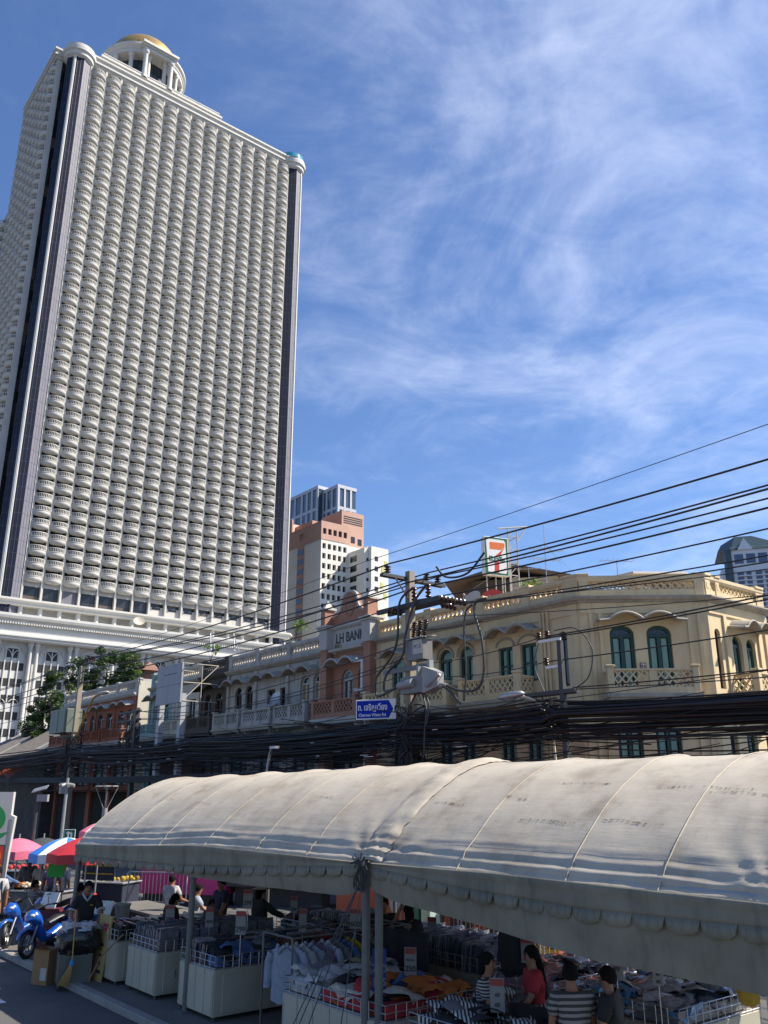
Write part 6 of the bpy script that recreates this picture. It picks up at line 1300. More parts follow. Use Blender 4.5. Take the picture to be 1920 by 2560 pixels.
pile('grey and bright blue plastic wrapped clothes in a wire basket', -8.55, -6.95, 10.15, 11.8, 0.76, 0.36, ('grey', 'blue', 'white', 'slate', 'grey'), 11, 80, 0.3, True)
stall('low white steel cabinet under zebra striped tops', -9.0, -7.3, 7.6, 9.2, 0.74, 4, 0.2)
def stripes(name, c0, c1, f, ax=2):
    m = bpy.data.materials.new(name); m.use_nodes = True; n = m.node_tree.nodes; l = m.node_tree.links; p = n['Principled BSDF']; p.inputs['Roughness'].default_value = 0.85
    t = n.new('ShaderNodeTexCoord'); w_ = n.new('ShaderNodeTexWave'); w_.bands_direction = 'XYZ'[ax]; w_.inputs['Scale'].default_value = f; w_.inputs['Distortion'].default_value = 0.6; w_.inputs['Detail'].default_value = 1; l.new(t.outputs['Object'], w_.inputs['Vector'])
    r = n.new('ShaderNodeValToRGB'); r.color_ramp.interpolation = 'CONSTANT'; r.color_ramp.elements[0].color = (*c0, 1); r.color_ramp.elements[1].position = 0.5; r.color_ramp.elements[1].color = (*c1, 1); l.new(w_.outputs['Fac'], r.inputs[0]); l.new(r.outputs[0], p.inputs['Base Color']); MATS[name] = m; return m
FAB['zebra'] = stripes('cloth_zebra', (0.02, 0.02, 0.02), (0.5, 0.5, 0.48), 7, 0)
pile('heap of zebra striped and black tops', -8.95, -7.35, 7.65, 9.15, 0.76, 0.34, ('zebra', 'black', 'zebra', 'grey'), 12, 70, 0.3)
# hanging rack of shirts
def shirt(b, x, y, z, ln, w_, col, rg, sleeve=0.55):
    """a buttoned shirt on a hanger, facing the street (-y)"""
    b.cur = col; n = 10; f0 = rg.uniform(0, 6)
    def side(sg):
        pts = []
        for j in range(n + 1):
            v = j / n
            for i in range(9):
                u = i / 8 * 2 - 1; hw = w_ * (0.42 + 0.58 * min(1, v * 7)) * (0.5 if v > 0.12 else 0.5); hw = w_ / 2 * (0.30 + 0.70 * min(1, (v / 0.1) ** 0.7)) * (1 + 0.04 * math.sin(v * 4))
                d = 0.055 * (1 - u * u) * sg * (0.5 + 0.5 * min(1, v * 6)) + 0.012 * math.sin(u * 9 + v * 3 + f0); pts.append((x + u * hw, y + d, z - ln * v - 0.03 * (1 - abs(u)) * (v > 0.97)))
        b.add(pts, [[j * 9 + i, j * 9 + i + 1, (j + 1) * 9 + i + 1, (j + 1) * 9 + i] for j in range(n) for i in range(8)])
    side(-1); side(1)
    for s in (-1, 1):
        p0 = Vector((x + s * w_ * 0.43, y, z - 0.10)); p1 = p0 + Vector((s * 0.10, 0.02, -sleeve * 0.55)); p2 = p0 + Vector((s * 0.10 + rg.uniform(-0.03, 0.03), -0.02, -sleeve)); b.tube([p0, p0.lerp(p1, 0.5) + Vector((s * 0.02, 0, 0)), p1, p2], [0.075, 0.085, 0.075, 0.06], 8)
    b.tube([(x - 0.075, y - 0.03, z + 0.02), (x - 0.03, y - 0.075, z - 0.03), (x, y - 0.08, z - 0.1), (x + 0.03, y - 0.075, z - 0.03), (x + 0.075, y - 0.03, z + 0.02)], [0.028, 0.03, 0.012, 0.03, 0.028], 6)
rack = thing('clothes_rack', 'steel clothes rack beside the long cabinet holding a row of shirts', 'rack', street(-12.5, 7.9), TH_ROW)
for x, y in ((-0.42, 0), (0.42, 0), (-0.42, 2.3), (0.42, 2.3)): b = MB(); b.cyl((x, y, 0), (x, y, 1.36), 0.017, n=6); b.build('upright', m_tpole, rack)
b = MB(); b.cyl((-0.42, 0, 1.36), (0.42, 0, 1.36), 0.017, n=6); b.cyl((-0.42, 2.3, 1.36), (0.42, 2.3, 1.36), 0.017, n=6); b.cyl((0, 0, 1.34), (0, 2.3, 1.34), 0.015, n=6); b.cyl((-0.42, 0, 1.36), (-0.42, 2.3, 1.36), 0.015, n=6); b.cyl((0.42, 0, 1.36), (0.42, 2.3, 1.36), 0.015, n=6); b.build('top_rail', m_tpole, rack)
rg = random.Random(31)
FAB['bluestripe'] = stripes('cloth_bluestripe', (0.30, 0.34, 0.42), (0.45, 0.48, 0.55), 60, 0); FAB['darkstripe'] = stripes('cloth_darkstripe', (0.03, 0.03, 0.035), (0.28, 0.25, 0.22), 16, 2)
for k, (c, adj) in enumerate((('pale', 'pale blue buttoned shirt at the front of the rack'), ('bluestripe', 'fine striped shirt second on the rack'), ('white', 'white shirt behind the striped one on the rack'), ('pale', 'second pale blue shirt further along the rack'), ('mauve', 'mauve shirt on the rack'), ('bluestripe', 'fine striped shirt behind the mauve one'), ('grey', 'grey shirt on the rack'), ('blue', 'mid blue shirt on the rack'), ('yellow', 'mustard yellow shirt on the rack'), ('navy', 'navy shirt behind the yellow one'), ('darkstripe', 'dark shirt with pale bands on the rack'), ('darkstripe', 'banded dark shirt at the rack end'), ('black', 'black shirt closing the rack'))):
    b = MB(); shirt(b, 0.05 + k * 0.012 + rg.uniform(-0.01, 0.01), 0, -0.06, 0.78 + rg.uniform(-0.03, 0.05), 0.46, 0, rg, 0.5 if c != 'yellow' else 0.35); o = b.build('hanging_shirt', FAB[c], None, smooth=60, fix=False); o.location = rack.matrix_basis @ Vector((0, 0.06 + k * 0.155, 1.26)); o.rotation_euler = (0, 0, TH_ROW + R(14)); tag(o, adj, 'shirt', 'shirts on the rack')
    h_ = MB(); h_.tube([(0.05, 0, -0.05), (0.05, 0, 0.02), (0.07, 0, 0.06), (0.05, 0, 0.09), (0.03, 0, 0.07)], 0.005, 4); h_.build('hanger_hook', m_dsteel, o)
b = MB(Matrix.Translation(street(-11.5, 9.6)) @ FR); b.grid(lambda u, v: (-0.55 + 1.1 * u, 0.05 * math.sin(u * 14) + 0.02 * math.sin(v * 5), 0.25 + 1.15 * v), 24, 8); o = b.build('hanging_garment', FAB['black'], None, smooth=True); sd = o.modifiers.new('s', 'SOLIDIFY'); sd.thickness = 0.03; tag(o, 'long black garment hung behind the shirt rack', 'garment')
# price cards
m_card = mat('price_card', (0.19, 0.185, 0.175), 0.6, var=0.06); m_cred = mat('card_red', (0.22, 0.035, 0.03), 0.6); m_ink = mat('card_ink', (0.02, 0.02, 0.025), 0.6); m_bcard = mat('card_blue', (0.012, 0.03, 0.16), 0.5)
def card(label, px, py, Y, w_, h, lines, blue=False, rz=-0.25):
    c = at_depth(px, py, Y); t = thing('price_sign', label, 'price sign', (c.x, c.y, 0), rz, None); z = c.z; mf = m_bcard if blue else m_card
    b = MB(); b.bbox(-w_ / 2, w_ / 2, -0.006, 0.006, z - h / 2, z + h / 2, 0.002); p = b.build('card', mf, t)
    if not blue: b = MB(); b.box(-w_ / 2 + 0.006, w_ / 2 - 0.006, -0.010, -0.0065, z + h * 0.27, z + h * 0.47); b.build('red_header', m_cred, p)
    for s, dz, sz in lines: text_obj(s, sz, m_card if blue else m_ink, p, Tm(0, -0.011, z + dz), 'lettering', 0.001, bold=sz * 0.02)
    b = MB(); b.cyl((0, 0.012, 0.75 if Y < 19 else 0.0), (0, 0.012, z + h * 0.3), 0.008, n=5); b.build('stick', m_wire, t); return t
card('price card reading 590 in front of the person in black', 425, 2286, 18.2, 0.19, 0.34, (('590', -0.09, 0.11),))
card('price card reading 499 before the seated child', 524, 2293, 17.4, 0.15, 0.34, (('499', -0.08, 0.08),), rz=-0.1)
card('dim price card reading 299 low beside the black coat', 602, 2307, 15.6, 0.18, 0.36, (('299', -0.1, 0.11),))
card('price card reading 299 high beside the black coat', 620, 2247, 17.2, 0.18, 0.32, (('299', -0.07, 0.10),))
card('narrow price card reading 200 above the rear cabinet', 735, 2262, 18.6, 0.15, 0.3, (('200', -0.08, 0.08),))
card('narrow white card with small text above the teal clothes', 757, 2300, 16.4, 0.14, 0.36, (('190', -0.1, 0.06), ('2', 0.0, 0.05)))
card('price card reading 600 left of the joined tent poles', 888, 2297, 15.4, 0.18, 0.30, (('600', -0.08, 0.11),))
card('blue price sign reading 250 and 195 by the joined tent poles', 948, 2428, 12.6, 0.19, 0.54, (('250', 0.03, 0.13), ('195', -0.13, 0.13)), True, rz=-0.1)
card('white price card reading 250 beside the woman with a raised arm', 1026, 2404, 13.2, 0.17, 0.36, (('250', -0.09, 0.1), ('POLO', 0.02, 0.04)))
card('dim price card reading 250 on the barrier side', 1080, 2317, 16.8, 0.16, 0.32, (('250', -0.08, 0.08),))
card('price card with a red header before the woman in stripes', 1243, 2488, 11.2, 0.17, 0.36, (('49', 0.0, 0.06), ('60', -0.1, 0.06)))
card('price card with a red header behind the man in stripes', 1540, 2412, 12.2, 0.17, 0.36, (('99', -0.05, 0.08),))
card('small white card over the blue wrapped clothes', 1645, 2440, 11.2, 0.12, 0.2, (('80', 0.02, 0.05), ('80', -0.06, 0.05)))
card('grey card hung behind the woman in red', 1318, 2375, 13.8, 0.18, 0.34, (('150', -0.08, 0.08),))

# ---------------------------------------------------------------- barriers and vehicles behind the tent
def barrier(label, p0, p1, z=0.0, h=1.05, n=None, group='crowd barriers'):
    p0, p1 = Vector(p0), Vector(p1); d = p1 - p0; L = d.length; t = thing('crowd_barrier', label, 'barrier', (p0.x, p0.y, z), math.atan2(d.y, d.x), group)
    b = MB(); b.tube([(0.06, 0, 0.15), (0, 0, 0.22), (0, 0, h - 0.07), (0.06, 0, h), (L - 0.06, 0, h), (L, 0, h - 0.07), (L, 0, 0.22), (L - 0.06, 0, 0.15)], 0.021, 6, closed=True); b.build('frame', m_steel, t, smooth=True)
    n = n or int(L / 0.13)
    for k in range(1, n): b = MB(); x = L * k / n; b.cyl((x, 0, 0.15), (x, 0, h), 0.009, n=5); b.build('bar', m_steel, t)
    for x in (0.25, L - 0.25): b = MB(); b.box(x - 0.02, x + 0.02, -0.3, 0.3, 0.0, 0.03); b.box(x - 0.018, x + 0.018, -0.018, 0.018, 0.03, 0.15); b.build('foot', m_steel, t)
    return t
g0 = on_ground(312, 2265, -0.12); barrier('crowd barrier leaning by the magenta stall', (g0.x, g0.y, 0), (g0.x + 2.1, g0.y - 0.5, 0), -0.12)
for k, x in enumerate((-17.0, -14.7, -12.4, -10.1, -7.8, -5.5, -3.2)):
    a, c = street(x, 13.9), street(x + 2.2, 13.9); barrier('grey crowd barrier in the line behind the tent', (a.x, a.y, 0), (c.x, c.y, 0), -0.12, 1.1)
m_mag = mat('magenta_panel', (0.50, 0.035, 0.17), 0.5, var=0.08)
mg = thing('food_cart', 'magenta food cart with a dark counter edge behind the tent', 'cart', on_ground(345, 2262, -0.12) + Vector((0, 0, 0)), R(-12))
b = MB(); b.box(0, 3.0, 0, 1.5, 0.35, 1.75); b.build('cart_body', m_mag, mg); b = MB(); b.box(2.99, 6.4, 0.2, 1.7, 0.75, 1.75); b.box(5.9, 8.2, 0.2, 1.5, 1.35, 1.7); b.build('cart_wing', mat('magenta_lit', (0.55, 0.06, 0.20), 0.5, var=0.06), mg)
b = MB(); b.box(2.9, 8.3, 0.1, 1.8, 0.62, 0.75); b.build('counter_edge', m_blk, mg); b = MB(); b.box(0.1, 2.8, 0.1, 1.4, 0.0, 0.34); b.box(3.2, 6.2, 0.5, 1.5, 0, 0.6); b.build('cart_base', m_dsteel, mg)
m_orp = mat('orange_hoarding', (0.42, 0.07, 0.015), 0.55, var=0.1, vscale=0.8, stain=0.25)
og = thing('bus', 'orange bus side seen behind the crowd barriers', 'bus', street(-20.2, 14.5, -0.12), TH_ROW)
b = MB(); b.bbox(0, 7.4, 0, 2.2, 0.35, 2.75, 0.08); b.build('bus_body', m_orp, og)
for k in range(4): b = MB(); b.box(0.7 + k * 1.55, 1.95 + k * 1.55, -0.012, 0.01, 1.65, 2.4); b.build('bus_window', m_dkgl, og)
b = MB(); b.box(0.2, 7.2, -0.014, 0.0, 1.36, 1.42); b.build('trim_line', m_lhw, og)
for x in (1.5, 5.9): b = MB(); b.cyl((x, -0.02, 0.42), (x, 0.25, 0.42), 0.42, n=20); wv = b.build('wheel', m_blk, og); b = MB(); b.cyl((x, -0.03, 0.42), (x, -0.021, 0.42), 0.2, n=16); b.build('hub', m_dsteel, wv)
for x in (3.6, 4.5): b = MB(); b.box(x, x + 0.7, -0.016, 0.0, 0.45, 1.34); b.build('bus_door', mat('bus_dark', (0.06, 0.02, 0.012), 0.5), og)
b = MB(); b.cyl((2.6, -0.02, 1.0), (2.6, -0.008, 1.0), 0.26, n=20); b.build('roundel', m_lhw, og)
# green-white post and umbrella pole in the back row
b = MB(Matrix.Translation(street(-15.2, 13.2, 0)) @ FR); b.box(0, 0.28, 0, 0.28, 0, 2.4); tag(b.build('painted_post', mat('pale_green_paint', (0.36, 0.48, 0.42), 0.6, stain=0.4)), 'pale green painted post behind the tent', 'post')
b = MB(Matrix.Translation(street(-15.55, 13.2, 0)) @ FR); b.box(0, 0.26, 0, 0.26, 0, 2.4); tag(b.build('painted_post', mat('dark_green_post', (0.03, 0.12, 0.08), 0.6, stain=0.4)), 'dark green painted post behind the tent', 'post')
# yellow number plate board of the vehicle behind the right end
c = at_depth(1362, 2366, 18.5); b = MB(Tm(c.x, c.y, c.z, -0.3)); b.bbox(-0.28, 0.28, -0.01, 0.01, -0.12, 0.12, 0.004); o = tag(b.build('plate_board', mat('plate_yellow', (0.50, 0.28, 0.02), 0.5)), 'orange yellow plate board behind the barriers', 'sign'); text_obj('15-2123', 0.15, m_ink, o, Tm(c.x, c.y, c.z, -0.3) @ Tm(0, -0.012, 0), 'lettering', 0.001, bold=0.004)
b = MB(Tm(c.x, c.y, 0, -0.3)); b.cyl((0, 0.03, 0), (0, 0.03, c.z + 0.1), 0.02, n=6); b.build('board_post', m_steel, o)
# tables between the cart and the tent
tb = thing('trestle_table', 'long low table with a pale bucket and papers at the tent end', 'table', street(-21.3, 10.2), TH_ROW)
b = MB(); b.bbox(-2.4, 2.5, -0.5, 0.6, 0.62, 0.68, 0.01); b.build('table_top', m_pave, tb); b = MB(); b.box(-2.35, 2.45, -0.45, -0.4, 0.3, 0.61); b.build('table_skirt', m_shade, tb)
for x in (-2.2, 2.3):
    for y in (-0.4, 0.5): b = MB(); b.cyl((x, y, 0), (x, y, 0.62), 0.025, n=6); b.build('leg', m_dsteel, tb)
bk_ = thing('bucket', 'pale plastic bucket on the long low table', 'bucket', at_depth(304, 2296, 21.0).to_2d().to_3d() + Vector((0, 0, 0.68))); b = MB(); b.lathe([(0.0, 0.01), (0.13, 0.01), (0.17, 0.36), (0.185, 0.37), (0.185, 0.41), (0.165, 0.41), (0.13, 0.05), (0, 0.05)], n=20); b.build('bucket_body', m_lhw, bk_, smooth=40); b = MB(); b.cyl((0.02, 0, 0.05), (0.14, 0.05, 1.6), 0.018, n=6); b.build('mop_stick', m_lhw, bk_)
for k, (px, py, Y, lab, w_) in enumerate(((258, 2272, 20.8, 'open white folder on the long low table', 0.5), (125, 2250, 21.6, 'picture board on a maroon box behind the broom man', 0.46))):
    c = at_depth(px, py, Y); b = MB(Tm(c.x, c.y, c.z, R(-25), R(-22))); b.box(-w_ / 2, w_ / 2, -0.01, 0.01, -0.17, 0.17); o = tag(b.build('display_board', mat('glossy_paper_%d' % k, (0.6, 0.58, 0.52), 0.3, var=0.35, vscale=5), None), lab, 'board'); b = MB(Tm(c.x, c.y, 0)); b.box(-w_ / 2, w_ / 2, 0.02, 0.3, 0.0 if k else 0.68, c.z - 0.19); b.build('board_stand', mat('maroon_box', (0.10, 0.015, 0.025), 0.6) if k else m_lhw, o)
c = on_ground(0, 0) if False else at_depth(226, 2295, 19.6); b = MB(Tm(c.x, c.y, c.z, R(-20))); b.bbox(-0.16, 0.16, -0.12, 0.12, -0.075, 0.075, 0.01); tag(b.build('tissue_box', FAB['sky']), 'small bright blue box on the low table', 'box')
# ---------------------------------------------------------------- umbrellas
def umbrella(label, base, h, r, cols, valance=0.22, n=8, group=None, tilt=0.0):
    t = thing('market_umbrella', label, 'umbrella', base, 0, group); t.rotation_euler = (tilt, 0, 0.3)
    b = MB(); b.cyl((0, 0, 0), (0, 0, h + 0.12), 0.022, n=8); b.build('pole', m_steel, t); b = MB(); b.cyl((0, 0, 0), (0, 0, 0.1), 0.22, 0.2, 16); b.build('base', m_dsteel, t)
    for k in range(n):
        b = MB(); a0, a1 = 2 * math.pi * k / n, 2 * math.pi * (k + 1) / n; P = []
        for j in range(7):
            f = j / 6; rr = r * f; z = h - 0.42 * r * f ** 1.6
            for i in range(5):
                a = a0 + (a1 - a0) * i / 4; s = 1 - 0.05 * math.sin(math.pi * i / 4) * f; P.append((rr * s * math.cos(a), rr * s * math.sin(a), z + 0.02 * math.sin(math.pi * i / 4) * f))
        o = len(P); P += [(p[0] * 1.005, p[1] * 1.005, p[2] - valance) for p in P[-5:]]
        f_ = [[j * 5 + i, j * 5 + i + 1, (j + 1) * 5 + i + 1, (j + 1) * 5 + i] for j in range(6) for i in range(4)] + [[30 + i, 31 + i, o + i + 1, o + i] for i in range(4)]
        b.add(P, f_); b.build('panel', cols[k % len(cols)], t, smooth=40, fix=False)
    for k in range(n): a = 2 * math.pi * k / n; b = MB(); b.cyl((0, 0, h - 0.3), (r * 0.95 * math.cos(a), r * 0.95 * math.sin(a), h - 0.42 * r * 0.93 - 0.02), 0.008, n=4); b.build('rib', m_steel, t)
    return t
m_ub = mat('umbrella_blue', (0.02, 0.16, 0.55), 0.6); m_uw = mat('umbrella_white', (0.62, 0.64, 0.66), 0.6); m_ur = mat('umbrella_red', (0.42, 0.02, 0.03), 0.6); m_up = mat('umbrella_pink', (0.62, 0.13, 0.20), 0.6); m_uk = mat('umbrella_charcoal', (0.04, 0.043, 0.045), 0.6)
def gp(px, Y): p = at_depth(px, 2200, Y); return Vector((p.x, p.y, -0.12))
umbrella('blue and white panelled market umbrella at the kerb', gp(158, 25.0), 2.40, 0.95, [m_ub, m_uw])
umbrella('red market umbrella against the tent end', gp(212, 23.6), 2.50, 0.98, [m_ur])
umbrella('pink market umbrella behind the tall sign board', gp(36, 27.0), 2.28, 0.8, [m_up])
umbrella('charcoal market umbrella behind the blue and white one', gp(98, 28.0), 2.25, 0.8, [m_uk])
umbrella('pale striped umbrella peeping over the tent edge', gp(240, 27.0), 2.72, 0.6, [m_up, m_uw])
# tall sign board at the left edge
m_grnp = mat('board_green', (0.02, 0.22, 0.06), 0.45)
sb = thing('sign_board', 'tall white pylon sign with a green swirl and coloured shop panels', 'sign', gp(30, 24.0) + Vector((-2.06, 0, -0.4)), R(10))
b = MB(); b.prism([(0, 1.2), (1.72, 1.2), (1.86, 3.35), (1.75, 3.4), (1.75, 3.98), (0, 3.98)], -0.12, 0.12, 'xz'); pan = b.build('pylon', m_lhw, sb); b = MB(); b.box(1.6, 1.72, -0.1, 0.1, 0, 1.3); b.box(0.1, 0.22, -0.1, 0.1, 0, 1.3); b.build('post', m_lhw, sb)
b = MB(); b.box(1.73, 1.80, -0.125, -0.121, 1.25, 3.3); b.build('edge_trim', m_lbox, pan)
b = MB()
pa = [(0.93 + 0.70 * math.cos(R(a)), 3.30 + 0.48 * math.sin(R(a))) for a in range(-75, 100, 8)]; pi_ = [(0.95 + 0.47 * math.cos(R(a)), 3.32 + 0.30 * math.sin(R(a))) for a in range(-75, 100, 8)]
for k in range(len(pa) - 1): b.prism([pa[k], pa[k + 1], pi_[k + 1], pi_[k]], -0.132, -0.126, 'xz')
b.prism([(1.05, 2.86), (1.74, 2.98), (1.55, 2.82), (1.1, 2.76)], -0.131, -0.126, 'xz'); b.build('green_swirl', m_grnp, pan)
PAN = [(2.2, 2.62, mat('panel_red', (0.50, 0.03, 0.02), 0.5), 'm', 'panel_logo_y'), (1.95, 2.18, mat('panel_orange', (0.60, 0.22, 0.02), 0.5), 'MK', ''), (1.6, 1.93, mat('panel_ochre', (0.42, 0.28, 0.04), 0.5), 'p', ''), (1.25, 1.56, mat('panel_black', (0.02, 0.02, 0.02), 0.5), 'BLACK', '')]
b = MB(); b.box(0.0, 1.71, -0.13, -0.126, 1.21, 2.66); b.build('panel_frame', m_blk, pan)
for z0, z1, m_, s, _ in PAN:
    b = MB(); b.box(0.0, 1.67, -0.138, -0.131, z0, z1); pp_ = b.build('shop_panel', m_, pan)
    if s == 'm':
        b = MB()
        for dx in (0.36, 0.54): hang(b, [(0.88 + dx, -0.145, 2.32), (0.91 + dx, -0.145, 2.48), (0.97 + dx, -0.145, 2.56), (1.03 + dx, -0.145, 2.48), (1.06 + dx, -0.145, 2.32)], 0.018, 5, 5)
        b.build('arch_logo', mat('logo_yellow', (0.7, 0.42, 0.02), 0.5), pp_); text_obj('restaurant', 0.07, m_sgw, pp_, Tm(1.36, -0.142, 2.25), 'lettering', 0.001)
    else: text_obj(s, 0.24 if s == 'MK' else 0.14, mat('panel_ink_red', (0.45, 0.02, 0.01), 0.5) if s == 'MK' else m_card, pp_, Tm(1.45, -0.142, (z0 + z1) / 2), 'lettering', 0.001, bold=0.006, shear=0.2)
# green turn sign and its small post, camera posts
ts = thing('traffic_sign', 'green traffic sign with a white left turn arrow', 'traffic sign', gp(162, 33.0), 0); c = at_depth(162, 2086, 33.0)
b = MB(Tm(0, 0, c.z + 0.12)); b.bbox(-0.2, 0.2, -0.012, 0.012, -0.17, 0.17, 0.004); pl = b.build('sign_plate', m_sgw, ts); b = MB(Tm(0, 0, c.z + 0.12)); b.box(-0.185, 0.185, -0.017, -0.0125, -0.155, 0.155); b.build('green_field', m_sgg, pl)
b = MB(Tm(0, 0, c.z + 0.12)); b.prism([(0.04, -0.12), (0.1, -0.12), (0.1, 0.04), (0.06, 0.08), (-0.05, 0.08), (-0.05, 0.12), (-0.14, 0.05), (-0.05, -0.02), (-0.05, 0.02), (0.03, 0.02)], -0.022, -0.0175, 'xz'); b.build('arrow', m_sgw, pl); b = MB(); b.cyl((0, 0.04, 0), (0, 0.04, c.z + 0.25), 0.03, n=8); b.build('sign_post', m_steel, ts)
cm = thing('camera_post', 'slim post with a ring of surveillance cameras', 'camera post', gp(142, 36.0)); b = MB(); b.cyl((0, 0, 0), (0, 0, 4.1), 0.06, n=8); b.build('post', m_lbox, cm)
for k in range(6): a = k * 1.05; b = MB(); b.cyl((0.08 * math.cos(a), 0.08 * math.sin(a), 3.85), (0.3 * math.cos(a), 0.3 * math.sin(a), 3.8), 0.07, n=8); b.build('surveillance_camera', m_lbox, cm)
lm = thing('street_lamp', 'slim dark post with a small flat solar panel', 'street lamp', gp(70, 27.5)); b = MB(); b.cyl((0, 0, 0), (0, 0, 3.6), 0.07, 0.05, 8); b.build('post', m_dsteel, lm); b = MB(Tm(0.05, 0, 3.65, 0, R(20), R(-15))); b.box(-0.22, 0.22, -0.16, 0.16, 0, 0.03); b.build('solar_panel', m_steel, lm); b = MB(); b.box(0.0, 0.32, -0.08, 0.08, 3.3, 3.5); b.build('lamp_head', m_lbox, lm)
# green poster under the umbrella
c = at_depth(143, 2150, 24.6); b = MB(Tm(c.x, c.y, c.z)); b.bbox(-0.22, 0.22, -0.02, 0.02, -0.42, 0.2, 0.01); o = tag(b.build('advert_panel', mat('advert_green', (0.015, 0.35, 0.03), 0.5)), 'bright green advert panel under the umbrellas', 'advert'); b = MB(Tm(c.x, c.y, 0)); b.cyl((0, 0.03, 0), (0, 0.03, c.z), 0.03, n=6); b.build('panel_post', m_steel, o)
# market clutter far left: low stalls
for k, (px, Y, col, lab) in enumerate(((20, 27.5, 'brown', 'brown covered food stall with fruit at the kerb'), (110, 27.0, 'grey', 'grey covered snack stall behind the motorcycles'), (270, 29.5, 'navy', 'dark stall with a yellow striped signboard'), (60, 33.5, 'black', 'dark stall under the pink umbrella'))):
    p = gp(px, Y); t = thing('street_stall', lab, 'stall', p, R(-20)); b = MB(); b.bbox(-0.9, 0.9, -0.45, 0.45, 0.25, 0.85, 0.02); b.build('stall_body', FAB[col], t); b = MB(); b.bbox(-0.95, 0.95, -0.5, 0.5, 0.86, 0.9, 0.01); b.build('stall_top', m_steel, t)
    for x in (-0.8, 0.8): b = MB(); b.cyl((x, -0.3, 0.2), (x, -0.36, 0.2), 0.2, n=14); b.build('wheel', m_blk, t)
    rg = random.Random(k); b = MB()
    for q in range(26): x, y = rg.uniform(-0.85, 0.85), rg.uniform(-0.4, 0.4); r_ = rg.uniform(0.05, 0.1); b.lathe([(0.001, 0), (r_ * 0.8, r_ * 0.4), (r_, r_), (r_ * 0.7, r_ * 1.6), (0.001, r_ * 1.8)], (x, y, 0.9), 8)
    stuff(b.build('goods', [FAB['orange'], FAB['cream'], FAB['yellow'], FAB['red']][k], t, smooth=True))
    if k == 2: b = MB(); b.box(-0.6, 0.6, -0.52, -0.5, 0.95, 1.55); sgb = b.build('signboard', FAB['navy'], t); b = MB(); [b.box(-0.5 + q * 0.17, -0.38 + q * 0.17, -0.53, -0.521, 1.35, 1.48) for q in range(6)]; b.box(-0.55, 0.55, -0.53, -0.521, 1.12, 1.16); stuff(b.build('yellow_marks', FAB['yellow'], sgb))

# ---------------------------------------------------------------- people
m_skin = mat('skin_tan', (0.24, 0.115, 0.065), 0.55, var=0.06); m_hair = mat('hair_black', (0.007, 0.006, 0.006), 0.85, var=0.4, vscale=60, bump=0.6, bscale=90, spec=0.15)
def skin_mesh(name, V, E, Rr, m, parent, sub=1, root=0):
    me = bpy.data.meshes.new(name); me.from_pydata([tuple(v) for v in V], E, []); o = bpy.data.objects.new(name, me)
    md = o.modifiers.new('skin', 'SKIN'); md.use_smooth_shade = True
    for i, sv in enumerate(me.skin_vertices[0].data): sv.radius = Rr[i] if isinstance(Rr[i], tuple) else (Rr[i], Rr[i]); sv.use_root = (i == root)
    sb_ = o.modifiers.new('sub', 'SUBSURF'); sb_.levels = sub; sb_.render_levels = sub
    nm = bake(o); nm.name = name
    bpy.data.objects.remove(o); bpy.data.meshes.remove(me)
    nm.materials.clear(); nm.materials.append(m); nm.polygons.foreach_set('use_smooth', [True] * len(nm.polygons))
    o = bpy.data.objects.new(name, nm); COL.objects.link(o); o.parent = parent; return o
